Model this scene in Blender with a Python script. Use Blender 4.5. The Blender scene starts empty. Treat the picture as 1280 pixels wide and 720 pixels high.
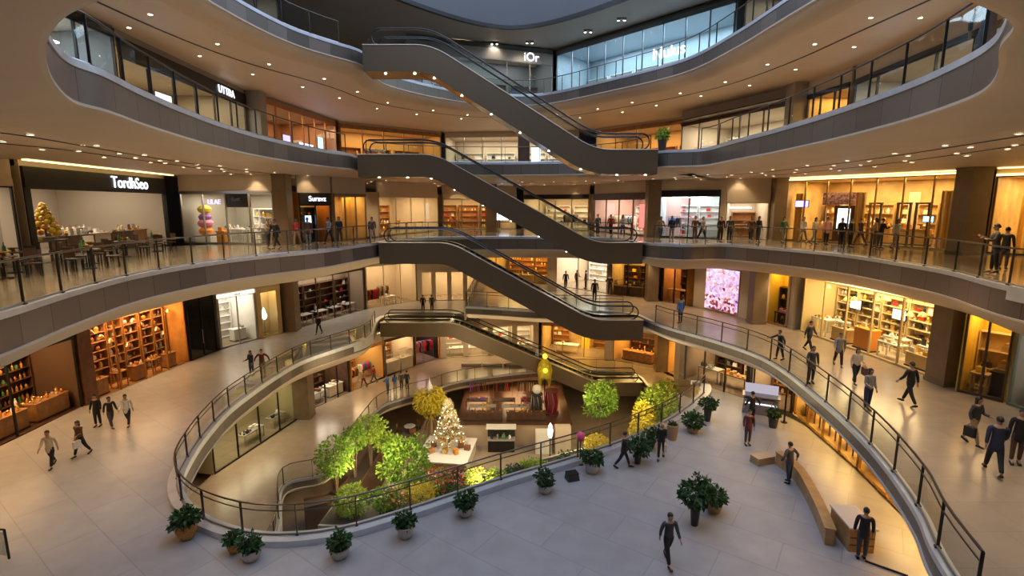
import bpy, bmesh, math, random
from mathutils import Vector, Matrix
from math import sin, cos, pi, radians, sqrt, atan2, tan

SC = bpy.context.scene
COL = SC.collection
random.seed(11)

# ------------------------------------------------------------------ camera
CAM_Z = 11.0
PITCH = math.atan(105 / 640.0)
cd = bpy.data.cameras.new('camera')
cd.sensor_width = 36.0
cd.lens = 18.0
cd.clip_start = 0.05
cd.clip_end = 300
cam = bpy.data.objects.new('camera', cd)
COL.objects.link(cam)
cam.location = (0, 0, CAM_Z)
cam.rotation_euler = (pi / 2 - PITCH, 0, 0)
SC.camera = cam

CP, SP = cos(PITCH), sin(PITCH)

def ray(u, v):
    a = (u - 640) / 640.0
    b = (360 - v) / 640.0
    return Vector((a, CP + b * SP, -SP + b * CP))

def at(u, v, z):
    """Plan point (x, y) where the photo's point u, v meets the level z."""
    d = ray(u, v)
    t = (z - CAM_Z) / d.z
    return Vector((d.x * t, d.y * t))

def atY(u, v, Y):
    d = ray(u, v)
    t = Y / d.y
    return Vector((d.x * t, Y, CAM_Z + d.z * t))

# levels
ZC, ZB, ZG, Z1, Z2, Z3, Z4, Z5 = -9.4, -5.8, 0.0, 3.5, 8.5, 13.9, 19.4, 24.6

# ------------------------------------------------------------------ materials
MATS = {}

def newmat(name):
    m = bpy.data.materials.new(name)
    m.use_nodes = True
    nt = m.node_tree
    for n in list(nt.nodes):
        nt.nodes.remove(n)
    out = nt.nodes.new('ShaderNodeOutputMaterial')
    MATS[name] = m
    return m, nt, out

def P(name, col, rough=0.5, metal=0.0, noise=0.0, scale=6.0, bump=0.0, emit=None, estr=0.0, spec=0.5):
    if name in MATS:
        return MATS[name]
    m, nt, out = newmat(name)
    b = nt.nodes.new('ShaderNodeBsdfPrincipled')
    c = (*col, 1.0)
    b.inputs['Base Color'].default_value = c
    b.inputs['Roughness'].default_value = rough
    b.inputs['Metallic'].default_value = metal
    b.inputs['Specular IOR Level'].default_value = spec
    if emit:
        b.inputs['Emission Color'].default_value = (*emit, 1)
        b.inputs['Emission Strength'].default_value = estr
    if noise or bump:
        tc = nt.nodes.new('ShaderNodeTexCoord')
        n = nt.nodes.new('ShaderNodeTexNoise')
        n.inputs['Scale'].default_value = scale
        n.inputs['Detail'].default_value = 4
        nt.links.new(tc.outputs['Object'], n.inputs['Vector'])
        if noise:
            mr = nt.nodes.new('ShaderNodeMapRange')
            mr.inputs['From Min'].default_value = 0.3
            mr.inputs['From Max'].default_value = 0.7
            mr.inputs['To Min'].default_value = 1 - noise
            mr.inputs['To Max'].default_value = 1 + noise
            nt.links.new(n.outputs['Fac'], mr.inputs['Value'])
            hsv = nt.nodes.new('ShaderNodeHueSaturation')
            hsv.inputs['Color'].default_value = c
            nt.links.new(mr.outputs[0], hsv.inputs['Value'])
            nt.links.new(hsv.outputs[0], b.inputs['Base Color'])
        if bump:
            bp = nt.nodes.new('ShaderNodeBump')
            bp.inputs['Strength'].default_value = bump
            bp.inputs['Distance'].default_value = 0.02
            nt.links.new(n.outputs['Fac'], bp.inputs['Height'])
            nt.links.new(bp.outputs[0], b.inputs['Normal'])
    nt.links.new(b.outputs[0], out.inputs[0])
    return m

def EM(name, col, s):
    if name in MATS:
        return MATS[name]
    m, nt, out = newmat(name)
    e = nt.nodes.new('ShaderNodeEmission')
    e.inputs[0].default_value = (*col, 1)
    e.inputs[1].default_value = s
    nt.links.new(e.outputs[0], out.inputs[0])
    return m

def GLASS(name, tint=(0.86, 0.9, 0.88), refl=0.75, ior=1.45):
    m, nt, out = newmat(name)
    t = nt.nodes.new('ShaderNodeBsdfTransparent')
    t.inputs[0].default_value = (*tint, 1)
    g = nt.nodes.new('ShaderNodeBsdfGlossy')
    g.inputs['Roughness'].default_value = 0.03
    g.inputs['Color'].default_value = (refl, refl, refl, 1)
    f = nt.nodes.new('ShaderNodeFresnel')
    f.inputs['IOR'].default_value = ior
    mx = nt.nodes.new('ShaderNodeMixShader')
    fm = nt.nodes.new('ShaderNodeMath'); fm.operation = 'MULTIPLY'; fm.inputs[1].default_value = 0.6
    nt.links.new(f.outputs[0], fm.inputs[0])
    nt.links.new(fm.outputs[0], mx.inputs[0])
    nt.links.new(t.outputs[0], mx.inputs[1])
    nt.links.new(g.outputs[0], mx.inputs[2])
    nt.links.new(mx.outputs[0], out.inputs[0])
    return m

def TILE(name, c1, c2, mortar, w, h, rough, rot=0.0, spec=0.5, msize=0.012):
    m, nt, out = newmat(name)
    b = nt.nodes.new('ShaderNodeBsdfPrincipled')
    tc = nt.nodes.new('ShaderNodeTexCoord')
    mp = nt.nodes.new('ShaderNodeMapping')
    mp.inputs['Rotation'].default_value = (0, 0, rot)
    br = nt.nodes.new('ShaderNodeTexBrick')
    br.offset = 0.5
    br.inputs['Scale'].default_value = 1.0
    br.inputs['Brick Width'].default_value = w
    br.inputs['Row Height'].default_value = h
    br.inputs['Mortar Size'].default_value = msize
    br.inputs['Color1'].default_value = (*c1, 1)
    br.inputs['Color2'].default_value = (*c2, 1)
    br.inputs['Mortar'].default_value = (*mortar, 1)
    nz = nt.nodes.new('ShaderNodeTexNoise')
    nz.inputs['Scale'].default_value = 1.3
    nz.inputs['Detail'].default_value = 2
    mr = nt.nodes.new('ShaderNodeMapRange')
    mr.inputs['From Min'].default_value = 0.0
    mr.inputs['From Max'].default_value = 1.0
    mr.inputs['To Min'].default_value = 0.82
    mr.inputs['To Max'].default_value = 1.18
    hs = nt.nodes.new('ShaderNodeHueSaturation')
    L = nt.links.new
    L(tc.outputs['Object'], mp.inputs[0]); L(mp.outputs[0], br.inputs['Vector'])
    L(tc.outputs['Object'], nz.inputs['Vector']); L(nz.outputs['Fac'], mr.inputs['Value'])
    L(br.outputs['Color'], hs.inputs['Color']); L(mr.outputs[0], hs.inputs['Value'])
    L(hs.outputs[0], b.inputs['Base Color'])
    b.inputs['Roughness'].default_value = rough
    b.inputs['Specular IOR Level'].default_value = spec
    L(b.outputs[0], out.inputs[0])
    return m

def PANEL(name, col, rough, metal, pw, vary=0.25):
    """Metal cladding whose panels differ a little in tone around the atrium."""
    m, nt, out = newmat(name)
    b = nt.nodes.new('ShaderNodeBsdfPrincipled')
    b.inputs['Metallic'].default_value = metal
    uv = nt.nodes.new('ShaderNodeUVMap')
    sx = nt.nodes.new('ShaderNodeSeparateXYZ')
    L = nt.links.new
    L(uv.outputs[0], sx.inputs[0])
    dv = nt.nodes.new('ShaderNodeMath'); dv.operation = 'DIVIDE'; dv.inputs[1].default_value = pw
    fl = nt.nodes.new('ShaderNodeMath'); fl.operation = 'FLOOR'
    fr = nt.nodes.new('ShaderNodeMath'); fr.operation = 'FRACT'
    wn = nt.nodes.new('ShaderNodeTexWhiteNoise'); wn.noise_dimensions = '1D'
    L(sx.outputs['X'], dv.inputs[0]); L(dv.outputs[0], fl.inputs[0]); L(dv.outputs[0], fr.inputs[0])
    L(fl.outputs[0], wn.inputs['W'])
    seam = nt.nodes.new('ShaderNodeMath'); seam.operation = 'LESS_THAN'; seam.inputs[1].default_value = 0.018
    L(fr.outputs[0], seam.inputs[0])
    mr = nt.nodes.new('ShaderNodeMapRange')
    mr.inputs['To Min'].default_value = 1 - vary; mr.inputs['To Max'].default_value = 1 + vary
    L(wn.outputs['Value'], mr.inputs['Value'])
    sm = nt.nodes.new('ShaderNodeMath'); sm.operation = 'MULTIPLY_ADD'
    sm.inputs[1].default_value = -0.6; sm.inputs[2].default_value = 1.0
    L(seam.outputs[0], sm.inputs[0])
    mu = nt.nodes.new('ShaderNodeMath'); mu.operation = 'MULTIPLY'
    L(mr.outputs[0], mu.inputs[0]); L(sm.outputs[0], mu.inputs[1])
    hs = nt.nodes.new('ShaderNodeHueSaturation')
    hs.inputs['Color'].default_value = (*col, 1)
    L(mu.outputs[0], hs.inputs['Value']); L(hs.outputs[0], b.inputs['Base Color'])
    rr = nt.nodes.new('ShaderNodeMapRange')
    rr.inputs['To Min'].default_value = rough * 0.88; rr.inputs['To Max'].default_value = rough * 1.2
    L(wn.outputs['Value'], rr.inputs['Value']); L(rr.outputs[0], b.inputs['Roughness'])
    L(b.outputs[0], out.inputs[0])
    return m

def LEAF(name, c1, c2):
    m, nt, out = newmat(name)
    d = nt.nodes.new('ShaderNodeBsdfPrincipled'); d.inputs['Roughness'].default_value = 0.5
    tr = nt.nodes.new('ShaderNodeBsdfTranslucent')
    mx = nt.nodes.new('ShaderNodeMixShader'); mx.inputs[0].default_value = 0.3
    tc = nt.nodes.new('ShaderNodeTexCoord')
    nz = nt.nodes.new('ShaderNodeTexNoise'); nz.inputs['Scale'].default_value = 4.0
    cr = nt.nodes.new('ShaderNodeValToRGB')
    cr.color_ramp.elements[0].position = 0.35; cr.color_ramp.elements[0].color = (*c1, 1)
    cr.color_ramp.elements[1].position = 0.65; cr.color_ramp.elements[1].color = (*c2, 1)
    L = nt.links.new
    L(tc.outputs['Object'], nz.inputs[0]); L(nz.outputs['Fac'], cr.inputs[0])
    L(cr.outputs[0], d.inputs['Base Color']); L(cr.outputs[0], tr.inputs[0])
    L(d.outputs[0], mx.inputs[1]); L(tr.outputs[0], mx.inputs[2]); L(mx.outputs[0], out.inputs[0])
    return m

GL = GLASS('balustrade_glass', (0.87, 0.91, 0.89), 0.9, 1.5)
GLS = GLASS('shop_glass', (0.93, 0.94, 0.92), 0.9, 1.45)
FLOOR_WARM = TILE('floor_beige_tile', (0.37, 0.29, 0.21), (0.345, 0.27, 0.195), (0.30, 0.25, 0.2), 1.2, 1.2, 0.22)
FLOOR_UP = TILE('floor_gallery_tile', (0.27, 0.215, 0.155), (0.24, 0.195, 0.14), (0.15, 0.12, 0.09), 1.2, 1.2, 0.12)
FLOOR_GREY = TILE('floor_grey_stone', (0.45, 0.44, 0.445), (0.40, 0.395, 0.40), (0.31, 0.305, 0.31), 2.4, 1.2, 0.36, 0.62)
SOFFIT = P('soffit_plaster', (0.66, 0.53, 0.40), 0.5, 0, 0.03, 0.7)
CEIL = P('ceiling_plaster', (0.72, 0.585, 0.45), 0.55, 0, 0.03, 0.5)
FASCIA = PANEL('fascia_metal', (0.20, 0.165, 0.135), 0.36, 0.55, 1.35, 0.18)
CURB = P('curb_steel', (0.66, 0.69, 0.74), 0.42, 0.75, 0.08, 2.0)
LIP = P('lip_trim', (0.62, 0.54, 0.45), 0.35, 0.2)
DARK = P('dark_trim', (0.02, 0.018, 0.016), 0.5)
BLACK = P('black_metal', (0.012, 0.011, 0.011), 0.4, 0.3)
STEEL = P('brushed_steel', (0.45, 0.43, 0.41), 0.28, 0.9)
POST = P('post_metal', (0.07, 0.062, 0.055), 0.35, 0.7)
BRONZE = P('bronze_rail', (0.11, 0.09, 0.075), 0.3, 0.8)
COLM = P('column_cladding', (0.23, 0.165, 0.10), 0.4, 0.25, 0.12, 1.5)
CREAM = P('cream_wall', (0.62, 0.52, 0.40), 0.6, 0, 0.04, 1.0)
GOLDW = P('gold_wall', (0.62, 0.43, 0.19), 0.42, 0.1, 0.25, 1.2)
AMBER = P('amber_wall', (0.50, 0.22, 0.05), 0.5, 0, 0.2, 1.5)
WOOD = P('warm_wood', (0.36, 0.17, 0.06), 0.45, 0, 0.25, 3.0)
DWOOD = P('dark_wood', (0.075, 0.035, 0.018), 0.4, 0, 0.3, 3.0)
WHITE = P('white_paint', (0.78, 0.76, 0.72), 0.45)
GREYP = P('grey_paint', (0.33, 0.31, 0.29), 0.5)
ROOFM = P('roof_grey', (0.095, 0.10, 0.105), 0.7, 0, 0.04, 0.4)
ESC = P('escalator_cladding', (0.135, 0.095, 0.052), 0.42, 0.25, 0.04, 0.6)
ESCU = P('escalator_underside', (0.20, 0.135, 0.075), 0.2, 0.75, 0.08, 1.2)
RUBBER = P('handrail_rubber', (0.012, 0.011, 0.011), 0.35)
STEPM = P('step_metal', (0.10, 0.095, 0.09), 0.4, 0.7)
LAMPW = EM('lamp_warm', (1.0, 0.80, 0.52), 14.0)
LAMPC = EM('lamp_cool', (0.9, 0.95, 1.0), 9.0)
COVE = EM('cove_light', (1.0, 0.70, 0.26), 3.2)

# ------------------------------------------------------------------ mesh builder
class MB:
    def __init__(self):
        self.v, self.f, self.uv, self.mi = [], [], None, []
    def add(self, vs, fs, mi=0):
        b = len(self.v)
        self.v.extend([tuple(x) for x in vs])
        for q in fs:
            self.f.append(tuple(b + i for i in q)); self.mi.append(mi)
        return self
    def box(self, c, s, rz=0.0, mi=0, M=None, taper=1.0):
        x, y, z = s[0] / 2, s[1] / 2, s[2] / 2
        pts = [(-x, -y, -z), (x, -y, -z), (x, y, -z), (-x, y, -z)] + [(px * taper, py * taper, z) for px, py in ((-x, -y), (x, -y), (x, y), (-x, y))]
        cr, sr = cos(rz), sin(rz)
        vs = []
        for p in pts:
            q = Vector((p[0] * cr - p[1] * sr, p[0] * sr + p[1] * cr, p[2])) + Vector(c)
            if M: q = M @ q
            vs.append(q)
        return self.add(vs, [(0, 3, 2, 1), (4, 5, 6, 7), (0, 1, 5, 4), (1, 2, 6, 5), (2, 3, 7, 6), (3, 0, 4, 7)], mi)
    def bar(self, a, b, w, h, mi=0):
        """Rectangular bar from a to b, w across (horizontal), h vertical-ish."""
        a, b = Vector(a), Vector(b)
        d = (b - a)
        if d.length < 1e-6: return self
        d.normalize()
        up = Vector((0, 0, 1)) if abs(d.z) < 0.95 else Vector((0, 1, 0))
        s = d.cross(up).normalized(); u = s.cross(d)
        o = [(-w / 2, -h / 2), (w / 2, -h / 2), (w / 2, h / 2), (-w / 2, h / 2)]
        vs = [a + s * i + u * j for i, j in o] + [b + s * i + u * j for i, j in o]
        return self.add(vs, [(3, 2, 1, 0), (4, 5, 6, 7), (0, 1, 5, 4), (1, 2, 6, 5), (2, 3, 7, 6), (3, 0, 4, 7)], mi)
    def tube(self, pts, r, n=8, closed=False, mi=0):
        pts = [Vector(p) for p in pts]
        k = len(pts)
        rs = r if isinstance(r, (list, tuple)) else [r] * k
        prev = None
        vs, fs = [], []
        for i, p in enumerate(pts):
            if closed: d = pts[(i + 1) % k] - pts[i - 1]
            else: d = pts[min(i + 1, k - 1)] - pts[max(i - 1, 0)]
            if d.length < 1e-9: d = Vector((0, 0, 1))
            d.normalize()
            if prev is None:
                ref = Vector((0, 0, 1)) if abs(d.z) < 0.9 else Vector((1, 0, 0))
                s = d.cross(ref).normalized()
            else:
                s = (prev - d * prev.dot(d))
                s = s.normalized() if s.length > 1e-6 else d.orthogonal().normalized()
            prev = s
            u = d.cross(s)
            for j in range(n):
                a = 2 * pi * j / n
                vs.append(p + (s * cos(a) + u * sin(a)) * rs[i])
        m = k if closed else k - 1
        for i in range(m):
            for j in range(n):
                a, b = i * n + j, i * n + (j + 1) % n
                c, d = ((i + 1) % k) * n + (j + 1) % n, ((i + 1) % k) * n + j
                fs.append((a, b, c, d))
        if not closed:
            fs.append(tuple(reversed(range(n)))); fs.append(tuple(range((k - 1) * n, k * n)))
        return self.add(vs, fs, mi)
    def lathe(self, prof, c=(0, 0, 0), n=16, mi=0, cap=True, sx=1.0, sy=1.0):
        vs, fs = [], []
        for r, z in prof:
            for j in range(n):
                a = 2 * pi * j / n
                vs.append((c[0] + r * cos(a) * sx, c[1] + r * sin(a) * sy, c[2] + z))
        for i in range(len(prof) - 1):
            for j in range(n):
                fs.append((i * n + j, i * n + (j + 1) % n, (i + 1) * n + (j + 1) % n, (i + 1) * n + j))
        if cap:
            fs.append(tuple(reversed(range(n)))); k = len(prof)
            fs.append(tuple(range((k - 1) * n, k * n)))
        return self.add(vs, fs, mi)
    def prism(self, poly, axis_from, axis_to, frame, mi=0):
        """poly of (a, b); frame(a, b, t) -> point; extruded from t=axis_from to axis_to."""
        n = len(poly)
        vs = [frame(a, b, axis_from) for a, b in poly] + [frame(a, b, axis_to) for a, b in poly]
        fs = [tuple(reversed(range(n))), tuple(range(n, 2 * n))]
        for i in range(n):
            j = (i + 1) % n
            fs.append((i, j, n + j, n + i))
        return self.add(vs, fs, mi)
    def strip(self, rowA, rowB, mi=0):
        n = len(rowA)
        vs = list(rowA) + list(rowB)
        return self.add(vs, [(i, i + 1, n + i + 1, n + i) for i in range(n - 1)], mi)
    def grid(self, rows, mi=0):
        n = len(rows[0])
        vs = [p for r in rows for p in r]
        fs = []
        for k in range(len(rows) - 1):
            for i in range(n - 1):
                fs.append((k * n + i, k * n + i + 1, (k + 1) * n + i + 1, (k + 1) * n + i))
        return self.add(vs, fs, mi)
    def mesh(self, name, mats, smooth=False, recalc=True):
        me = bpy.data.meshes.new(name)
        me.from_pydata(self.v, [], self.f)
        mats = mats if isinstance(mats, (list, tuple)) else [mats]
        for m in mats: me.materials.append(m)
        if len(mats) > 1:
            me.polygons.foreach_set('material_index', self.mi)
        if recalc:
            bm = bmesh.new(); bm.from_mesh(me)
            bmesh.ops.recalc_face_normals(bm, faces=bm.faces)
            bm.to_mesh(me); bm.free()
        if smooth:
            me.polygons.foreach_set('use_smooth', [True] * len(me.polygons))
            try: me.set_sharp_from_angle(angle=radians(40))
            except Exception: pass
        me.update()
        return me
    def build(self, name, mats, parent=None, smooth=False, recalc=True):
        o = bpy.data.objects.new(name, self.mesh(name, mats, smooth, recalc))
        COL.objects.link(o)
        if parent is not None: o.parent = parent
        return o

def tag(o, label=None, cat=None, group=None, kind=None):
    if label: o['label'] = label
    if cat: o['category'] = cat
    if group: o['group'] = group
    if kind: o['kind'] = kind
    return o

def thing(name, label, cat, loc=(0, 0, 0), rz=0.0, group=None):
    o = bpy.data.objects.new(name, None)
    o.empty_display_size = 0.2
    COL.objects.link(o)
    o.location = loc; o.rotation_euler = (0, 0, rz)
    return tag(o, label, cat, group)

def struct(name, mb, mats, smooth=False):
    o = mb.build(name, mats, smooth=smooth)
    o['kind'] = 'structure'
    return o

KIDS = {}
def copy_tree(o, parent=None):
    c = o.copy(); COL.objects.link(c)
    if parent is not None: c.parent = parent
    for ch in o.children: copy_tree(ch, c)
    return c

def inst(me, name, loc, rz=0.0, scale=1.0, parent=None, rot=None):
    o = bpy.data.objects.new(name, me)
    COL.objects.link(o)
    o.location = loc
    o.rotation_euler = rot if rot else (0, 0, rz)
    o.scale = (scale, scale, scale) if not isinstance(scale, (tuple, list)) else scale
    if parent is not None: o.parent = parent
    return o

LIGHT_RIG = bpy.data.objects.new('light_rig', None); COL.objects.link(LIGHT_RIG)
def spot(loc, power, col=(1, 0.72, 0.42), angle=150, blend=0.9, size=0.15, rot=(0, 0, 0)):
    l = bpy.data.lights.new('downlight_lamp', 'SPOT')
    l.energy = power; l.color = col; l.spot_size = radians(angle); l.spot_blend = blend; l.shadow_soft_size = size
    o = bpy.data.objects.new('downlight_lamp', l); COL.objects.link(o); o.parent = LIGHT_RIG
    o.location = loc; o.rotation_euler = rot
    return o

def area(loc, power, sx, sy, col=(1, 0.75, 0.45), rot=(0, 0, 0)):
    l = bpy.data.lights.new('ceiling_lamp', 'AREA')
    l.shape = 'RECTANGLE'; l.size = sx; l.size_y = sy; l.energy = power; l.color = col
    o = bpy.data.objects.new('ceiling_lamp', l); COL.objects.link(o); o.parent = LIGHT_RIG
    o.location = loc; o.rotation_euler = rot
    return o

# ------------------------------------------------------------------ curves
def catmull(pts, step=0.6):
    pts = [Vector(p) for p in pts]
    out = []
    n = len(pts)
    for i in range(n - 1):
        p0, p1, p2, p3 = pts[max(i - 1, 0)], pts[i], pts[i + 1], pts[min(i + 2, n - 1)]
        k = max(2, int((p2 - p1).length / step))
        # centripetal tangents
        d1 = max((p2 - p1).length, 1e-6); d0 = max((p1 - p0).length, 1e-6); d2 = max((p3 - p2).length, 1e-6)
        m1 = ((p2 - p0) / (d0 + d1) * d1) if i > 0 else (p2 - p1)
        m2 = ((p3 - p1) / (d1 + d2) * d1) if i < n - 2 else (p2 - p1)
        for j in range(k):
            t = j / k; t2, t3 = t * t, t * t * t
            out.append(p1 * (2 * t3 - 3 * t2 + 1) + m1 * (t3 - 2 * t2 + t) + p2 * (-2 * t3 + 3 * t2) + m2 * (t3 - t2))
    out.append(pts[-1])
    return out

def resample(pts, n=None, step=None):
    L = [0.0]
    for a, b in zip(pts, pts[1:]): L.append(L[-1] + (b - a).length)
    T = L[-1]
    if n is None: n = max(2, int(round(T / step)) + 1)
    out, j = [], 0
    for i in range(n):
        s = T * i / (n - 1)
        while j < len(L) - 2 and L[j + 1] < s: j += 1
        f = (s - L[j]) / max(L[j + 1] - L[j], 1e-9)
        out.append(pts[j].lerp(pts[j + 1], min(max(f, 0), 1)))
    return out

def smooth_pts(pts, it=2):
    for _ in range(it):
        pts = [pts[0]] + [(pts[i - 1] + pts[i] * 2 + pts[i + 1]) / 4 for i in range(1, len(pts) - 1)] + [pts[-1]]
    return pts
# ------------------------------------------------------------------ galleries
def sweep_mesh(name, pts, nrm, z, prof, mats, smooth=True, closed_profile=False):
    """Sweep profile [(outward, dz, mat index of the segment that follows)] along plan curve; UV.x is arc length."""
    L = [0.0]
    for a, b in zip(pts, pts[1:]): L.append(L[-1] + (b - a).length)
    vs, fs, uvs, mi = [], [], [], []
    k = len(prof)
    for p, n in zip(pts, nrm):
        for pr in prof:
            vs.append((p.x + n.x * pr[0], p.y + n.y * pr[0], z + pr[1]))
    P_ = [0.0]
    for a, b in zip(prof, prof[1:]): P_.append(P_[-1] + math.hypot(b[0] - a[0], b[1] - a[1]))
    segs = list(range(k - 1)) + ([k - 1] if closed_profile else [])
    for i in range(len(pts) - 1):
        for j in segs:
            j2 = (j + 1) % k
            fs.append((i * k + j, (i + 1) * k + j, (i + 1) * k + j2, i * k + j2))
            uvs += [(L[i], P_[j]), (L[i + 1], P_[j]), (L[i + 1], P_[j2]), (L[i], P_[j2])]
            mi.append(prof[j][2] if len(prof[j]) > 2 else 0)
    me = bpy.data.meshes.new(name)
    me.from_pydata(vs, [], fs)
    for m in (mats if isinstance(mats, (list, tuple)) else [mats]): me.materials.append(m)
    me.polygons.foreach_set('material_index', mi)
    ul = me.uv_layers.new(name='UVMap')
    for i, c in enumerate(uvs): ul.data[i].uv = c
    if smooth:
        me.polygons.foreach_set('use_smooth', [True] * len(me.polygons))
        try: me.set_sharp_from_angle(angle=radians(35))
        except Exception: pass
    o = bpy.data.objects.new(name, me); COL.objects.link(o)
    return o

def normals2(pts, refs):
    out = []
    for i, p in enumerate(pts):
        d = pts[min(i + 1, len(pts) - 1)] - pts[max(i - 1, 0)]
        n = Vector((d.y, -d.x))
        n = n.normalized() if n.length > 1e-9 else Vector((1, 0))
        if n.dot(refs[i] - p) < 0: n = -n
        out.append(n)
    return out

GALL = {}
TRIM_N = [0]
def gallery(key, z, stations, fmat, h1=0.62, h2=1.3, w2=1.6, step=0.6, curb=0.10, curbw=0.22, ceil=True, grow=0.0):
    st = [Vector((a[0], a[1], b[0], b[1])) for a, b in stations]
    cv = catmull(st, step)
    inn = [Vector((p[0], p[1])) for p in cv]
    out = [Vector((p[2], p[3])) for p in cv]
    inn = smooth_pts(inn, 3)
    nr = normals2(inn, out)
    GALL[key] = dict(z=z, inn=inn, out=out, nrm=nr, h2=h2, w2=w2)
    mb = MB()
    mb.grid([[(p.x + n.x * 0.02, p.y + n.y * 0.02, z) for p, n in zip(inn, nr)], [(p.x, p.y, z) for p in out]])
    struct('floor', mb, fmat)
    # curb
    TRIM_N[0] += 1
    o = sweep_mesh('trim_%d' % TRIM_N[0], inn, nr, z, [(curbw, 0.0, 0), (curbw, curb, 0), (-0.03, curb, 0), (-0.03, -0.05, 0), (0.04, -0.05, 0)], CURB)
    o['kind'] = 'structure'
    # fascia, lip, rounded soffit
    TRIM_N[0] += 1
    pr = [(0.0, -0.03, 0), (0.0, -h1, 1), (-0.05, -h1, 1), (-0.05, -h1 - 0.06, 1), (0.03, -h1 - 0.08, 2)]
    for i in range(1, 9):
        a = i / 8 * pi / 2
        pr.append((0.03 + (w2 - 0.03) * (1 - cos(a)) ** 1.0 if False else 0.03 + (w2 - 0.03) * (i / 8) ** 1.35, -h1 - 0.08 - (h2 - h1 - 0.08) * sin(a), 2))
    o = sweep_mesh('trim_%d' % TRIM_N[0], inn, nr, z, pr, [FASCIA, LIP, SOFFIT])
    o['kind'] = 'structure'
    if ceil:
        mb = MB()
        mb.grid([[(p.x + n.x * w2, p.y + n.y * w2, z - h2) for p, n in zip(inn, nr)], [(p.x + (p.x - q.x) / max((p - q).length, .1) * 11, p.y + (p.y - q.y) / max((p - q).length, .1) * 11, z - h2) for p, q in zip(out, inn)]])
        struct('ceiling', mb, CEIL)

FLOOR_PLAZA = TILE('floor_plaza_stone', (0.35, 0.336, 0.338), (0.318, 0.305, 0.307), (0.27, 0.26, 0.26), 3.2, 1.6, 0.31, 0.62, msize=0.02)
V2 = lambda x, y: Vector((x, y))
A = at
# fourth gallery (top)
gallery('L4', Z4, [
    (V2(-7, 3), V2(-20, 0)), (V2(-10.5, 10), V2(-20, 10)), (V2(-11.7, 18), V2(-18, 18)), (V2(-11.5, 23), V2(-17.5, 24)), (V2(-10.7, 26.6), V2(-16.5, 29)),
    (V2(-9.4, 28.9), V2(-15, 33)), (V2(-8.5, 30.2), V2(-14, 36)), (V2(-8.4, 31.8), V2(-13, 38)), (V2(-8.2, 35.5), V2(-11, 42)), (V2(-4.5, 40.4), V2(-6, 46)), (V2(-1, 42), V2(-1, 48)),
    (A(677, 119, Z4), V2(4, 48)), (A(761, 101, Z4), V2(10, 43)), (A(855, 76, Z4), V2(15, 35.5)), (A(917, 44, Z4), V2(17, 29)),
    (A(984, 0, Z4), V2(17.5, 23)), (V2(11.7, 18), V2(18, 18)), (V2(10.5, 10), V2(20, 10)), (V2(7, 3), V2(20, 0))], FLOOR_UP, h1=0.66, h2=1.2, w2=0.9)
# third gallery
gallery('L3', Z3, [
    (V2(0, 4.4), V2(0, -4)), (V2(-2.5, 4.8), V2(-8, -4)), (V2(-4.4, 5.7), V2(-13, -3)), (V2(-5.4, 6.4), V2(-17, 0)), (V2(-6.5, 7.5), V2(-20, 4)), (V2(-7.9, 9.2), V2(-20, 8)), (A(81, 74, Z3), V2(-18.5, 12)), (A(131, 94, Z3), V2(-16, 18)), (A(178, 118, Z3), V2(-15.9, 20.7)),
    (A(269, 155, Z3), V2(-16.6, 28)), (A(336, 175, Z3), V2(-17.2, 34.3)), (V2(-10.6, 29.5), V2(-16.6, 40)), (V2(-9.8, 31.7), V2(-15.4, 47)), (V2(-9.6, 34.2), V2(-12, 52)),
    (V2(-7, 37.2), V2(-7, 54)), (V2(0, 38.4), V2(0, 55)), (V2(6.5, 36.4), V2(8, 52)), (V2(8.3, 32.4), V2(14, 46)), (V2(8.5, 29.9), V2(16, 40)),
    (A(880, 188, Z3), V2(17.5, 34)), (A(918, 178, Z3), V2(18, 30)), (A(968, 165, Z3), V2(18, 25)), (A(1038, 144, Z3), V2(17.5, 21)), (A(1126, 113, Z3), V2(16.5, 16)), (A(1186, 87, Z3), V2(17, 12)), (A(1240, 57, Z3), V2(18, 8)),
    (V2(7.8, 8.6), V2(18, 4)), (V2(6.6, 7.3), V2(18, 0)), (V2(5.7, 6.2), V2(14, -3)), (V2(3.0, 4.9), V2(8, -4)), (V2(0, 4.4), V2(0.5, -4))], FLOOR_UP, h1=0.78, h2=1.12, w2=2.2)
# second gallery (about eye level)
gallery('L2', Z2, [
    (V2(-9.5, 4), V2(-24, 6)), (V2(-11, 8), V2(-22.5, 14)), (A(0, 397, Z2), V2(-20.4, 19)), (A(84, 370, Z2), V2(-20.2, 22)), (A(188, 343, Z2), V2(-21.4, 29)), (A(303, 325, Z2), V2(-18, 32.3)), (V2(-10.0, 27), V2(-14.4, 31.6)),
    (V2(-9.2, 30), V2(-12.4, 34.3)), (V2(-8.6, 32.0), V2(-10.6, 37)), (V2(-8.4, 34.4), V2(-9.6, 41)), (V2(-6, 37), V2(-8.5, 48)), (V2(0, 37.9), V2(0, 52)), (V2(5.5, 37), V2(6, 50)), (V2(8.1, 34.4), V2(9.5, 44)),
    (V2(8.5, 32.2), V2(10.8, 40)), (V2(10.4, 30.6), V2(12.9, 38.2)), (A(900, 307, Z2), V2(15.2, 37)), (A(957, 311, Z2), V2(18.3, 36.2)), (A(1052, 320, Z2), V2(21.4, 31.6)), (A(1136, 333, Z2), V2(23.6, 27.8)), (A(1186, 342, Z2), V2(25.6, 25.8)),
    (A(1253, 360, Z2), V2(28.4, 21)), (V2(14.5, 12.2), V2(29, 15)), (V2(13.5, 7), V2(29, 8))], FLOOR_UP, h1=0.8, h2=1.55, w2=1.4)
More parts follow.
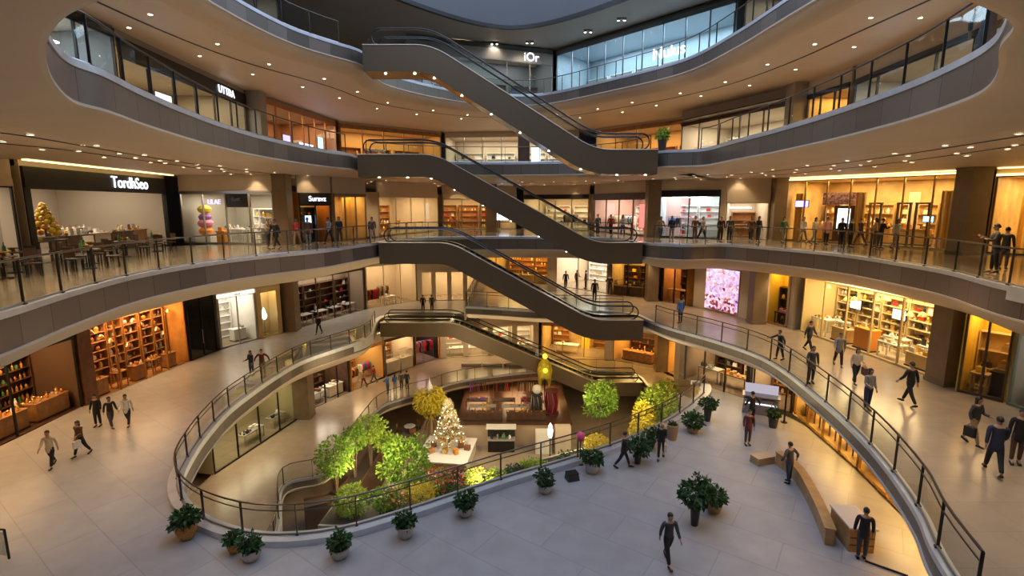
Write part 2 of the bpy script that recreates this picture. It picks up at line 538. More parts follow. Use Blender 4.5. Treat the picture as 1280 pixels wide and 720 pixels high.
# first gallery, right and back
gallery('L1', Z1, [
    (V2(-3.4, 36.8), V2(-3.4, 51)), (V2(-1, 36.2), V2(-1, 51)), (V2(2, 35.3), V2(3.5, 47.5)), (V2(6.3, 35.0), V2(8.3, 42.6)), (V2(8.2, 34.4), V2(11, 41)), (V2(8.8, 32.4), V2(13, 37.6)), (A(834, 411, Z1), A(927, 394, Z1)), (A(900, 430, Z1), A(990, 411, Z1)),
    (A(960, 453, Z1), A(1057, 434, Z1)), (A(1035, 511, Z1), A(1160, 472, Z1)), (A(1090, 566, Z1), A(1252, 503, Z1)), (A(1145, 643, Z1), V2(19.3, 14)), (A(1168, 697, Z1), V2(19.3, 10)), (V2(8.0, 7), V2(19.3, 6))],
    FLOOR_WARM, h1=0.42, h2=0.95, w2=1.1)
# ground gallery: left arm, plaza in front, right side
gallery('G', ZG, [
    (V2(-3.4, 50.2), V2(-3.4, 58.6)), (V2(-8, 50.0), V2(-8, 58.4)), (V2(-11.2, 49.6), V2(-11, 57.8)), (V2(-12.4, 48.7), V2(-13.5, 55.9)), (V2(-12.5, 46.2), V2(-15.5, 53.8)), (A(462, 424, ZG), V2(-17.6, 49.5)), (A(428, 437, ZG), V2(-19.6, 45)), (A(375, 456, ZG), V2(-21.3, 40.7)), (A(300, 506, ZG), V2(-22.9, 35)), (A(262, 545, ZG), V2(-23.6, 29)), (A(240, 578, ZG), V2(-23.6, 24)),
    (A(229, 605, ZG), V2(-23, 15)), (A(237, 632, ZG), V2(-20, 5)), (A(270, 656, ZG), V2(-13, 1)), (A(330, 672, ZG), V2(-8, 1)), (A(415, 667, ZG), V2(-3, 1)), (A(500, 644, ZG), V2(2, 1)), (A(620, 604, ZG), V2(8, 3)),
    (A(750, 564, ZG), V2(15, 10)), (A(830, 530, ZG), V2(15, 18)), (A(868, 502, ZG), V2(14.8, 24)), (A(878, 490, ZG), V2(13.4, 28)), (A(874, 480, ZG), V2(11, 32.5))],
    FLOOR_PLAZA, h1=0.62, h2=1.4, w2=1.1, curb=0.22, curbw=0.5, ceil=False)
# lower gallery around the sunken court
gallery('B', ZB, [
    (V2(-11.5, 20), V2(-18, 16)), (V2(-12.0, 24), V2(-18.6, 24)), (A(357, 606, ZB), V2(-18.8, 31)), (A(406, 594, ZB), V2(-17.8, 35)), (A(432, 566, ZB), V2(-17.1, 38)), (A(455, 535, ZB), V2(-16, 41.5)), (A(476, 510, ZB), V2(-14.7, 44.2)), (A(505, 499, ZB), V2(-12.5, 48)),
    (A(537, 490, ZB), V2(-10, 52.2)), (A(575, 478, ZB), V2(-4.2, 57.3)), (A(657, 467, ZB), V2(2, 57.5)), (V2(7.5, 50.2), V2(8, 55.5)), (V2(12.2, 48.8), V2(14, 52)), (V2(12.6, 46.0), V2(16, 48)), (V2(12.8, 42), V2(19, 44)),
    (V2(12.8, 36), V2(20, 37)), (V2(11.5, 30), V2(20, 30)), (V2(8, 25), V2(20, 22))], FLOOR_WARM, h1=0.45, h2=0.95, w2=0.9)

# sunken court floor
mb = MB(); mb.add([(-42, -5, ZC), (42, -5, ZC), (42, 74, ZC), (-42, 74, ZC)], [(0, 1, 2, 3)])
struct('floor', mb, FLOOR_WARM)
# ground ceiling on the lower gallery side (underside of the ground slab and of the plaza)
g = GALL['G']
mb = MB(); mb.grid([[(p.x + n.x * 1.1, p.y + n.y * 1.1, -1.4) for p, n in zip(g['inn'], g['nrm'])], [(p.x, p.y, -1.4) for p in g['out']]])
struct('ceiling', mb, CEIL)

# shadow-gap grooves in the ceilings
for key, fr in (('L4', 0.45), ('L3', 0.3), ('L3', 0.75), ('L2', 0.5)):
    g = GALL[key]; z = g['z'] - g['h2'] - 0.006
    mid = smooth_pts([(p + n * g['w2']).lerp(q, fr) for p, n, q in zip(g['inn'], g['nrm'], g['out'])], 6)
    nn = normals2(mid, g['out']); TRIM_N[0] += 1
    o = sweep_mesh('trim_%d' % TRIM_N[0], mid, nn, z, [(-0.05, 0.0, 0), (-0.05, -0.012, 0), (0.05, -0.012, 0), (0.05, 0.0, 0)], DARK); o['kind'] = 'structure'
# top ring: soffit with its black edge and grey upstand around the open oculus
ring_in = [V2(-9.5, 4), V2(-11.5, 16), V2(-10.6, 30), V2(-7.6, 37.2), V2(0, 43), V2(7.6, 37.2), V2(10.6, 30), V2(11.5, 16), V2(9.5, 4), V2(0, -1)]
ring_in = catmull(ring_in + [ring_in[0]], 0.8)
out_pts = [V2(-26, -2), V2(-26, 20), V2(-26, 40), V2(-14, 56), V2(0, 60), V2(14, 56), V2(26, 40), V2(26, 20), V2(26, -2), V2(0, -3.5)]
out_pts = resample(catmull(out_pts + [out_pts[0]], 0.8), n=len(ring_in))
mb = MB(); mb.grid([[(p.x, p.y, Z5) for p in ring_in], [(p.x, p.y, Z5) for p in out_pts]])
struct('ceiling', mb, P('top_soffit', (0.30, 0.29, 0.28), 0.6, 0, 0.05, 0.6))
nr5 = normals2(ring_in, out_pts)
o = sweep_mesh('trim_40', ring_in, nr5, Z5, [(0.28, -0.02, 0), (-0.05, -0.04, 0), (-0.06, 0.22, 0), (0.0, 0.22, 0)], DARK); o['kind'] = 'structure'
o = sweep_mesh('wall_oculus', ring_in, nr5, Z5, [(0.0, 0.2, 0), (0.35, 4.4, 0)], ROOFM); o['kind'] = 'structure'

# enclosing building shell
mb = MB()
X, Y0, Y1, ZA, ZT = 42, -5, 74, -9.5, 29.0
mb.add([(-X, Y0, ZA), (-X, Y1, ZA), (-X, Y1, ZT), (-X, Y0, ZT)], [(0, 1, 2, 3)])
struct('wall_left', mb, GREYP)
mb = MB(); mb.add([(X, Y0, ZA), (X, Y1, ZA), (X, Y1, ZT), (X, Y0, ZT)], [(0, 1, 2, 3)])
struct('wall_right', mb, GREYP)
mb = MB(); mb.add([(-X, Y1, ZA), (X, Y1, ZA), (X, Y1, ZT), (-X, Y1, ZT)], [(0, 1, 2, 3)])
struct('wall_back', mb, GREYP)
mb = MB(); mb.add([(-X, Y0, ZA), (X, Y0, ZA), (X, Y0, ZT), (-X, Y0, ZT)], [(0, 1, 2, 3)])
struct('wall_front', mb, GREYP)
roof_out = []
for p in ring_in:
    d = p - V2(0, 22); s = min((X) / max(abs(d.x), 1e-6), (52 if d.y > 0 else 27) / max(abs(d.y), 1e-6))
    roof_out.append(V2(0, 22) + d * s)
mb = MB(); mb.grid([[(p.x + n.x * 0.3, p.y + n.y * 0.3, ZT) for p, n in zip(ring_in, nr5)], [(p.x, p.y, ZT) for p in roof_out]])
struct('ceiling', mb, ROOFM)

# world: dim evening sky above the oculus
w = bpy.data.worlds.new('sky'); SC.world = w; w.use_nodes = True
bg = w.node_tree.nodes['Background']
bg.inputs[0].default_value = (0.60, 0.73, 1.0, 1); bg.inputs[1].default_value = 2.15

SC.view_settings.view_transform = 'Standard'
SC.view_settings.look = 'None'
SC.view_settings.gamma = 1.0
SC.view_settings.use_curve_mapping = False
SC.view_settings.exposure = 0.3
SC.cycles.transparent_max_bounces = 20
SC.cycles.use_denoising = True
SC.cycles.denoising_input_passes = 'RGB_ALBEDO_NORMAL'
SC.cycles.denoising_prefilter = 'ACCURATE'
SC.cycles.max_bounces = 6
SC.cycles.diffuse_bounces = 3
SC.cycles.glossy_bounces = 3
SC.cycles.sample_clamp_indirect = 4.0
SC.cycles.sample_clamp_direct = 12.0
SC.cycles.caustics_reflective = False
SC.cycles.caustics_refractive = False

# bright metal cover plates on two stretches of the slab edges
def cover(key, a, b, h):
    g = GALL[key]; z = g['z']
    ia = min(range(len(g['inn'])), key=lambda i: (g['inn'][i] - a).length); ib = min(range(len(g['inn'])), key=lambda i: (g['inn'][i] - b).length)
    ia, ib = min(ia, ib), max(ia, ib) + 1
    TRIM_N[0] += 1
    c0 = 0.24 if key == 'G' else 0.12
    o = sweep_mesh('trim_%d' % TRIM_N[0], g['inn'][ia:ib + 1], g['nrm'][ia:ib + 1], z, [(0.3, c0, 0), (-0.07, c0, 0), (-0.07, -h, 0), (-0.02, -h, 0)], CURB); o['kind'] = 'structure'
cover('G', A(474, 418, ZG), A(441, 431, ZG), 0.5)
cover('L2', A(1258, 361, Z2), V2(14.4, 13.0), 0.3)
# ------------------------------------------------------------------ balustrades
def balustrade(pts3, label, h=1.1, plen=1.7, post_r=0.022, group='glass balustrades along the gallery edges', double=False):
    """pts3: 3-D polyline of the base."""
    pts3 = [Vector(p) for p in pts3]
    L = sum((b - a).length for a, b in zip(pts3, pts3[1:]))
    n = max(1, min(98, int(round(L / plen))))
    k = 3
    fine = resample(pts3, n=n * k + 1)
    t = thing('glass_balustrade', label, 'balustrade', fine[0], 0, group)
    o0 = fine[0]
    fine = [p - o0 for p in fine]
    posts = fine[::k]
    for i in range(n):
        seg = fine[i * k:i * k + k + 1]
        mb = MB()
        # a real pane: 16 mm thick, a gap at either post
        seg = [seg[0].lerp(seg[1], 0.08)] + seg[1:-1] + [seg[-1].lerp(seg[-2], 0.08)]
        mb.strip([p + Vector((0, 0, 0.06)) for p in seg], [p + Vector((0, 0, h - 0.07)) for p in seg])
        mb.build('glass_panel', GL, t, smooth=True, recalc=False)
    pm = None
    for i, p in enumerate(posts):
        d = (fine[min(i * k + 1, len(fine) - 1)] - fine[max(i * k - 1, 0)])
        a = atan2(d.y, d.x)
        if pm is None:
            m = MB(); m.box((0, 0, h / 2), (post_r * 1.3, post_r * 2.6, h)); m.box((0, 0, 0.02), (0.09, 0.12, 0.04))
            pm = m.mesh('post', POST)
        inst(pm, 'post', p, a, parent=t)
    mb = MB(); mb.tube([p + Vector((0, 0, h)) for p in fine], 0.03, 8); mb.build('handrail', BRONZE, t, smooth=True)
    if double:
        mb = MB(); mb.tube([p + Vector((0, 0, h * 0.8)) for p in fine], 0.02, 6); mb.build('lower_rail', BRONZE, t, smooth=True)
    mb = MB(); mb.tube([p + Vector((0, 0, 0.04)) for p in fine], 0.03, 6); mb.build('base_channel', STEEL, t)
    return t

def rail_runs(key, skip, off=0.1, dz=0.1):
    """Runs of the gallery's edge outside the skip predicate."""
    g = GALL[key]; runs, cur = [], []
    for p, n in zip(g['inn'], g['nrm']):
        if skip(p):
            if len(cur) > 2: runs.append(cur)
            cur = []
        else:
            cur.append((p.x + n.x * off, p.y + n.y * off, g['z'] + dz))
    if len(cur) > 2: runs.append(cur)
    return runs

def rails(key, skip, labels, off=0.1, dz=0.1, **kw):
    rr = rail_runs(key, skip, off, dz)
    for i, r in enumerate(rr):
        balustrade(r, labels[min(i, len(labels) - 1)], **kw)
    return rr

rails('L4', lambda p: (p.x < -8.0 and 29.3 < p.y < 32.0) or p.y < 12, ['glass balustrade on the topmost gallery, left of the uppermost escalator', 'glass balustrade with steel rail on the topmost gallery, right of the uppermost escalator'])
rails('L3', lambda p: (p.x < -9.2 and 31.6 < p.y < 34.4) or (p.x > 7.9 and 29.2 < p.y < 32) or p.y < 6.6, ['glass balustrade curving along the left side of the third gallery', 'glass balustrade across the back of the third gallery behind the escalators', 'glass balustrade sweeping along the right side of the third gallery'])
rails('L2', lambda p: (p.x < -7.8 and 31.7 < p.y < 34.6) or (p.x > 7.6 and 31.9 < p.y < 34.6), ['glass balustrade on the left of the middle gallery facing the black-framed shop', 'glass balustrade across the back of the middle gallery between two escalators', 'glass balustrade on the right of the middle gallery before the gold shopfront'])
rails('L1', lambda p: (7.6 < p.x < 9.2 and 31.9 < p.y < 34.6) or p.y < 8.5, ['glass balustrade at the back under the middle gallery, behind the escalators', 'glass balustrade curving down the right of the first gallery beside walking shoppers'], double=True)
_g = GALL['L1']; p_, q_ = _g['inn'][0], _g['out'][0]
balustrade([(p_.x + 0.1, p_.y + 0.12, Z1), (q_.x + 0.1, q_.y - 0.4, Z1)], 'glass balustrade across the open left end of the first gallery slab', double=True)
mb = MB(); mb.box(((p_.x + q_.x) / 2 - 0.05, (p_.y + q_.y) / 2, Z1 - 0.47), (0.1, (q_ - p_).length, 0.94)); o = mb.build('trim_60', SOFFIT); o['kind'] = 'structure'
rails('G', lambda p: (p.x < -12.2 and 46.2 < p.y < 48.8) or p.y > 48.6 or (p.x > 11 and p.y > 28), ['long glass balustrade looping round the court opening from left gallery to grey plaza'], off=0.18, dz=0.22, plen=1.9, post_r=0.027, double=True)
rails('B', lambda p: (p.x > 12 and 45.8 < p.y < 48.9) or p.y < 21.5 or (p.x > 10 and p.y < 45), ['low glass balustrade around the rim of the sunken garden court'], plen=1.8)

# ------------------------------------------------------------------ escalators
def escalator(label, Yc, xl, xb, xc, xr, zt, zb, lights=False, width=1.9):
    depth = 1.25
    t = thing('escalator', label, 'escalator', (xl, Yc, zb), 0, 'escalators crossing the atrium')
    def line(x):
        f = 0.0
        for k in range(-8, 9):
            xx = x + k * 0.11
            if xx < xb: v = zt
            elif xx > xc: v = zb
            else: v = zt + (zb - zt) * (xx - xb) / (xc - xb)
            f += v
        return f / 17
    xs = [xl + (xr - xl) * i / 90 for i in range(91)]
    slope = atan2(zt - zb, xc - xb)
    base = [Vector((x, 0, line(x))) for x in xs]
    low = []
    for i, x in enumerate(xs):      # truss underside, offset square to the slope
        d = base[min(i + 1, 90)] - base[max(i - 1, 0)]; d.normalize()
        nn = Vector((d.z, 0, -d.x)) if d.x > 0 else Vector((0, 0, -1))
        low.append(base[i] + nn * depth)
    off = Vector((xl, 0, zb))
    hw = width / 2
    loc = lambda p, y: (p.x - off.x, y, p.z - off.z)
    for s, nm in ((-1, 'side_panel'), (1, 'side_panel')):
        mb = MB()
        for a, b, in (((0.12), 0.0),):
            pass
        y1, y2 = s * hw, s * (hw - 0.06)
        top = [p + Vector((0, 0, 0.12)) for p in base]
        mb.grid([[loc(p, y1) for p in low], [loc(p, y1) for p in top], [loc(p, y2) for p in top], [loc(p, y2) for p in low], [loc(p, y1) for p in low]])
        mb.build(nm, ESC, t)
        mb = MB(); mb.tube([Vector(loc(p, y1 + s * 0.012)) + Vector((0, 0, 0.10)) for p in base], 0.028, 6)
        mb.build('trim_strip', LIP, t)
    mb = MB()
    mb.grid([[loc(p, -hw + 0.05) for p in low], [loc(p, hw - 0.05) for p in low]])
    und = mb.build('underside', ESCU, t)
    # end plates
    for i in (0, 90):
        mb = MB(); p, q = low[i], base[i]
        mb.add([loc(p, -hw), loc(p, hw), loc(q, hw), loc(q, -hw)], [(0, 1, 2, 3)])
        mb.build('end_plate', BLACK, t)
    # inner deck and landings
    mb = MB()
    for s in (-1, 1):
        mb.grid([[loc(p + Vector((0, 0, 0.125)), s * hw) for p in base], [loc(p + Vector((0, 0, 0.13)), s * (hw - 0.42)) for p in base]])
    mb.build('deck_cover', STEEL, t)
    for xa, xb_ in ((xl, xb - 0.4), (xc + 0.4, xr)):
        mb = MB(); z = line((xa + xb_) / 2)
        mb.box(((xa + xb_) / 2 - off.x, 0, z - off.z + 0.0), (xb_ - xa, 2 * (hw - 0.42), 0.04)); mb.build('landing_plate', STEEL, t)
    # steps
    n = max(6, int((zt - zb) / 0.2))
    sm = MB(); sm.box((0, 0, -0.1), (0.36, 2 * (hw - 0.42), 0.2))
    for k in range(9): sm.box((-0.16 + 0.04 * k, 0, 0.006), (0.012, 2 * (hw - 0.44), 0.012))
    sm = sm.mesh('step', STEPM)
    for i in range(n):
        f = (i + 0.5) / n; x = xb + (xc - xb) * f
        inst(sm, 'step', (x - off.x, 0, line(x) - off.z + 0.02), parent=t)
    # glass balustrades with handrails
    H = 0.98
    for s in (-1, 1):
        y = s * (hw - 0.22)
        xs2 = [x for x in xs if xl + 0.75 <= x <= xr - 0.75]
        bot = [Vector((x, 0, line(x) + 0.13)) for x in xs2]
        topp = [Vector((x, 0, line(x) + H - 0.03)) for x in xs2]
        mb = MB(); mb.strip([loc(p, y) for p in bot], [loc(p, y) for p in topp])
        for xe, sg in ((xs2[0], -1), (xs2[-1], 1)):
            z = line(xe); r = (H - 0.16) / 2; c = Vector((xe, 0, z + 0.13 + r))
            arc = [c + Vector((sg * r * sin(a), 0, -r * cos(a))) for a in [pi * j / 10 for j in range(11)]]
            mb.add([loc(p, y) for p in arc], [tuple(range(11))])
        mb.build('glass_side', GL, t, smooth=False, recalc=False)
        path = []
        zl = line(xs2[0]); r = (H - 0.1) / 2
        c = Vector((xs2[0], 0, zl + 0.13 + r - 0.02))
        arc = [c + Vector((-(r) * sin(a), 0, -r * cos(a))) for a in [pi * j / 12 for j in range(13)]]
        path += arc
        path += [Vector((x, 0, line(x) + 0.13 + 2 * r - 0.02)) for x in xs2[1:-1]]
        zr = line(xs2[-1]); c = Vector((xs2[-1], 0, zr + 0.13 + r - 0.02))
        path += [c + Vector((r * sin(a), 0, r * cos(a))) for a in [pi * j / 12 for j in range(13)]]
        mb = MB(); mb.tube([loc(p, y) for p in path], 0.042, 8); mb.build('handrail', RUBBER, t, smooth=True)
        mb = MB(); mb.tube([Vector(loc(p, y)) - Vector((0, 0, 0.055)) for p in path[12:-12]], 0.02, 6); mb.build('rail_trim', STEEL, t, smooth=True)
    if lights:
        dm = MB(); dm.lathe([(0.07, 0.0), (0.07, -0.03), (0.04, -0.04)], n=10)
        dm = dm.mesh('underside_light', LAMPW)
        for i in range(6, 88, 9):
            p = low[i]; inst(dm, 'underside_light', (p.x - off.x, -0.45, p.z - off.z + 0.0), parent=t)
    return t

def xw(u, v, Y): return atY(u, v, Y).x
def wx(u, z, Y):
    w_ = Y * CP - (z - CAM_Z) * SP
    return (u - 640) / 640.0 * w_

Y1e = 30.4
escalator('uppermost long escalator with dark brown sides, coming down from the top gallery', Y1e, wx(459, Z4, Y1e), wx(543, Z4, Y1e), wx(740, Z3, Y1e), wx(817, Z3, Y1e), Z4, Z3, True)
Y2e = 33.2
escalator('second escalator from the top, brown sided, landing on the middle gallery', Y2e, wx(452, Z3, Y2e), wx(548, Z3, Y2e), wx(740, Z2, Y2e), wx(799, Z2, Y2e), Z3, Z2, True)
Y3e = 33.2
escalator('third escalator from the top, rising to the middle gallery between two others', Y3e, wx(478, Z2, Y3e), wx(566, Z2, Y3e), wx(738, Z1, Y3e), wx(800, Z1, Y3e), Z2, Z1, False)
Y4e = 47.4
escalator('lowest escalator, olive brown sided, going down beside the sunken garden court', Y4e, wx(478, ZG, Y4e), wx(570, ZG, Y4e), wx(742, ZB, Y4e), wx(800, ZB, Y4e), ZG, ZB, False)
# ------------------------------------------------------------------ downlights
dl = MB(); dl.lathe([(0.11, 0.0), (0.115, -0.02), (0.085, -0.025), (0.085, -0.01)], n=12, mi=0, cap=False); dl.lathe([(0.083, -0.012), (0.0, -0.012)], n=12, mi=1, cap=False)
DLM = dl.mesh('downlight', [STEEL, LAMPW])
random.seed(5)
def downlights(key, rows, every, label, group, power, pevery, x0=None, x1=None, y0=7, y1=60, zoff=0.0, col=(1, 0.72, 0.42), ang=105):
    g = GALL[key]; z = g['z'] - g['h2'] + zoff; c = 0
    for r in rows:
        acc = random.random() * every; last = None
        for p, n, q in zip(g['inn'], g['nrm'], g['out']):
            a = p + n * g['w2']
            pt = a.lerp(q, r)
            if last is not None: acc += (pt - last).length
            last = pt
            if acc < every: continue
            acc = 0
            if not (y0 < pt.y < y1) or (x0 is not None and pt.x < x0) or (x1 is not None and pt.x > x1): continue
            j = Vector((random.uniform(-.25, .25), random.uniform(-.25, .25)))
            o = inst(DLM, 'downlight', (pt.x + j.x, pt.y + j.y, z - 0.003))
            tag(o, label, 'ceiling light', group)
            c += 1
            if c % pevery == 0 and power:
                spot((pt.x + j.x, pt.y + j.y, z - 0.08), power, col, ang, 0.9)

downlights('L4', (0.25, 0.7), 3.4, 'small recessed downlight in the ceiling beneath the topmost gallery', 'downlights beneath the topmost gallery', 260, 1)
downlights('L3', (0.15, 0.4, 0.65, 0.9), 2.5, 'small warm downlight in the ceiling beneath the third gallery', 'downlights beneath the third gallery', 300, 2)
downlights('L2', (0.25, 0.7), 3.4, 'small warm downlight in the ceiling beneath the middle gallery', 'downlights beneath the middle gallery', 165, 1)
downlights('L1', (0.5,), 3.0, 'small warm downlight beneath the first gallery on the right', 'downlights beneath the first gallery', 150, 1)
# underside of the ground slab (lower gallery ceiling)
GALL['G2'] = dict(GALL['G']); GALL['G2']['h2'] = 1.4
downlights('G2', (0.3,), 3.0, 'small warm downlight in the ceiling of the lower gallery', 'downlights in the lower gallery ceiling', 240, 1, y0=22, x1=2)
# pairs of spots under the roof ring
for u in (458, 570, 612, 658, 734, 778):
    pass

for (x, y, p) in ((-15.5, 17.5, 330), (-18.5, 21.5, 330), (-15.8, 23.5, 220)):
    spot((x, y, Z2 - 1.65), p, (1, 0.70, 0.40), 70, 1.0, 0.2)
# ------------------------------------------------------------------ goods
def pal(nm, col, rough=0.4, metal=0.0):
    return P('goods_' + nm, col, rough, metal)
PALC = dict(
    amber=((0.75, 0.33, 0.05), 0.2, 0.3), gold=((0.80, 0.52, 0.14), 0.25, 0.7), white=((0.82, 0.80, 0.76), 0.4, 0), black=((0.015, 0.014, 0.014), 0.35, 0),
    red=((0.62, 0.035, 0.03), 0.4, 0), pink=((0.78, 0.26, 0.36), 0.45, 0), green=((0.10, 0.26, 0.07), 0.45, 0), blue=((0.06, 0.20, 0.55), 0.4, 0),
    brown=((0.20, 0.09, 0.035), 0.4, 0), cream=((0.72, 0.60, 0.42), 0.5, 0), silver=((0.62, 0.61, 0.60), 0.22, 0.85), yellow=((0.85, 0.60, 0.05), 0.4, 0),
    orange=((0.80, 0.30, 0.04), 0.4, 0), purple=((0.30, 0.10, 0.40), 0.45, 0), grey=((0.28, 0.27, 0.26), 0.5, 0), tan=((0.50, 0.33, 0.17), 0.5, 0), copper=((0.70, 0.32, 0.14), 0.22, 0.8))
def pm(c): return pal(c, *PALC[c])

def g_bottle():
    m = MB(); m.lathe([(0.0, 0), (0.055, 0), (0.06, 0.02), (0.06, 0.19), (0.045, 0.235), (0.02, 0.26), (0.02, 0.33), (0.026, 0.335), (0.026, 0.36), (0.0, 0.36)], n=10, cap=False); return m
def g_jar():
    m = MB(); m.lathe([(0.0, 0), (0.07, 0), (0.085, 0.03), (0.085, 0.15), (0.065, 0.18), (0.07, 0.185), (0.07, 0.22), (0.03, 0.235), (0.022, 0.26), (0, 0.265)], n=10, cap=False); return m
def g_vase():
    m = MB(); m.lathe([(0, 0), (0.07, 0), (0.12, 0.10), (0.13, 0.18), (0.09, 0.29), (0.05, 0.36), (0.07, 0.42), (0.055, 0.42), (0.04, 0.36), (0, 0.34)], n=12, cap=False); return m
def g_box():
    m = MB(); m.box((0, 0, 0.10), (0.30, 0.2, 0.20)); m.box((0, 0, 0.215), (0.315, 0.215, 0.05)); m.box((0, -0.001, 0.125), (0.03, 0.22, 0.235)); return m
def g_handbag():
    m = MB()
    m.box((0, 0, 0.13), (0.34, 0.14, 0.26), taper=0.82); m.box((0, -0.065, 0.2), (0.29, 0.03, 0.10), taper=0.95)
    m.tube([(-0.09, 0, 0.25), (-0.085, 0, 0.36), (-0.04, 0, 0.42), (0.04, 0, 0.42), (0.085, 0, 0.36), (0.09, 0, 0.25)], 0.011, 6); return m
def g_bowl():
    m = MB(); m.lathe([(0, 0), (0.06, 0), (0.065, 0.02), (0.13, 0.07), (0.17, 0.14), (0.16, 0.14), (0.12, 0.08), (0, 0.04)], n=14, cap=False); return m
def g_stack():
    m = MB()
    for k in range(5): m.box((0.008 * ((k * 7) % 3 - 1), 0.006 * ((k * 5) % 3 - 1), 0.025 + 0.05 * k), (0.30, 0.24, 0.042))
    return m
def g_shoe():
    m = MB()
    m.grid([[(x, y * w_, z) for y, z in ((-0.5, 0), (-0.55, h_ * 0.5), (-0.3, h_), (0.3, h_), (0.55, h_ * 0.5), (0.5, 0), (-0.5, 0))] for x, w_, h_ in ((-0.14, 0.05, 0.10), (-0.10, 0.075, 0.15), (-0.03, 0.08, 0.13), (0.05, 0.09, 0.08), (0.12, 0.08, 0.055), (0.16, 0.03, 0.03))])
    m.box((-0.02, 0, 0.008), (0.29, 0.08, 0.016)); return m
def g_hat():
    m = MB(); m.lathe([(0, 0.01), (0.17, 0.0), (0.175, 0.012), (0.10, 0.03), (0.095, 0.12), (0.07, 0.15), (0, 0.14)], n=14, cap=False); return m
def g_ball():
    m = MB(); m.lathe([(0.0, 0)] + [(0.09 * sin(pi * i / 8), 0.09 - 0.09 * cos(pi * i / 8)) for i in range(1, 8)] + [(0.015, 0.18), (0.015, 0.2), (0, 0.2)], n=12, cap=False); return m
def g_cup():
    m = MB(); m.lathe([(0, 0), (0.04, 0), (0.055, 0.11), (0.05, 0.11), (0.036, 0.01), (0, 0.01)], n=10, cap=False); m.tube([(0.05, 0, 0.09), (0.085, 0, 0.08), (0.085, 0, 0.04), (0.045, 0, 0.03)], 0.008, 5); return m
def g_frame():
    m = MB(); m.box((0, 0, 0.16), (0.26, 0.02, 0.32)); m.box((0, -0.012, 0.16), (0.19, 0.006, 0.25)); m.bar((0, 0.012, 0.2), (0, 0.09, 0.008), 0.04, 0.01); return m
def g_lantern():
    m = MB(); m.lathe([(0, 0), (0.09, 0), (0.09, 0.03), (0.06, 0.04), (0.075, 0.14), (0.06, 0.24), (0.08, 0.25), (0.03, 0.31), (0.0, 0.31)], n=8, cap=False); m.tube([(-.03, 0, .3), (0, 0, .38), (.03, 0, .3)], 0.006, 5); return m
def g_perfume():
    m = MB(); m.box((0, 0, 0.07), (0.11, 0.05, 0.14)); m.box((0, 0, 0.16), (0.03, 0.03, 0.04)); m.lathe([(0.02, 0), (0.022, 0.05), (0.012, 0.06)], (0, 0, 0.18), n=8); return m
GOODS = dict(bottle=g_bottle, jar=g_jar, vase=g_vase, gift_box=g_box, handbag=g_handbag, bowl=g_bowl, folded_shirts=g_stack, shoe=g_shoe, hat=g_hat, ornament=g_ball, cup=g_cup, picture_frame=g_frame, lantern=g_lantern, perfume_bottle=g_perfume)
GW = dict(bottle=0.15, jar=0.2, vase=0.29, gift_box=0.36, handbag=0.4, bowl=0.38, folded_shirts=0.36, shoe=0.36, hat=0.38, ornament=0.22, cup=0.2, picture_frame=0.3, lantern=0.22, perfume_bottle=0.16)
GHT = dict(bottle=0.36, jar=0.265, vase=0.42, gift_box=0.24, handbag=0.43, bowl=0.14, folded_shirts=0.25, shoe=0.17, hat=0.15, ornament=0.2, cup=0.11, picture_frame=0.32, lantern=0.38, perfume_bottle=0.24)
GDP = dict(bottle=0.12, jar=0.17, vase=0.26, gift_box=0.25, handbag=0.2, bowl=0.34, folded_shirts=0.28, shoe=0.2, hat=0.35, ornament=0.18, cup=0.12, picture_frame=0.13, lantern=0.19, perfume_bottle=0.07)
GCACHE = {}
KCOUNT = {}
def good_mesh(kind, colour):
    k = (kind, colour)
    if k not in GCACHE: GCACHE[k] = GOODS[kind]().mesh(kind, pm(colour), smooth=True)
    return GCACHE[k]
CATS = dict(folded_shirts='clothes', perfume_bottle='bottle', gift_box='box', picture_frame='picture frame')

class Shop:
    """Local frame of one shop bay: x along the front, y into the shop, z up."""
    def __init__(s, who, p0, p1, z):
        s.who = who
        s.p0 = Vector((p0[0], p0[1])); s.p1 = Vector((p1[0], p1[1])); s.z = z
        d = s.p1 - s.p0; s.zmin = {Z3: 1.0, Z4: 1.6}.get(z, -1); s.w = d.length; s.e = d / s.w; s.n = Vector((-s.e.y, s.e.x)); s.a = atan2(s.e.y, s.e.x)
        s.M = Matrix.Translation((s.p0.x, s.p0.y, z)) @ Matrix.Rotation(s.a, 4, 'Z')
        s.rnd = random.Random(hash(who) % 99991 if False else sum(ord(c) * (i + 1) for i, c in enumerate(who)))
    def pt(s, u, d, z=0.0): return s.M @ Vector((u, d, z))
    def place(s, o, u, d, z=0.0, rz=0.0):
        o.location = s.pt(u, d, z); o.rotation_euler = (0, 0, s.a + rz); return o
    def mk(s, mb, name, mat, u=0, d=0, z=0, rz=0, smooth=False):
        o = mb.build(name, mat, smooth=smooth); return s.place(o, u, d, z, rz)

def lettering(txt, size, mat, parent=None, ext=0.03, name='lettering'):
    c = bpy.data.curves.new(name, 'FONT'); c.body = txt; c.size = size; c.extrude = ext; c.align_x = 'CENTER'; c.align_y = 'CENTER'
    c.materials.append(mat)
    o = bpy.data.objects.new(name, c); COL.objects.link(o)
    if parent is not None: o.parent = parent
    bpy.context.view_layer.update()
    me = bpy.data.meshes.new_from_object(o.evaluated_get(bpy.context.evaluated_depsgraph_get()))
    bpy.data.objects.remove(o)
    o = bpy.data.objects.new(name, me); COL.objects.link(o)
    if parent is not None: o.parent = parent
    o.rotation_euler = (pi / 2, 0, 0)
    return o

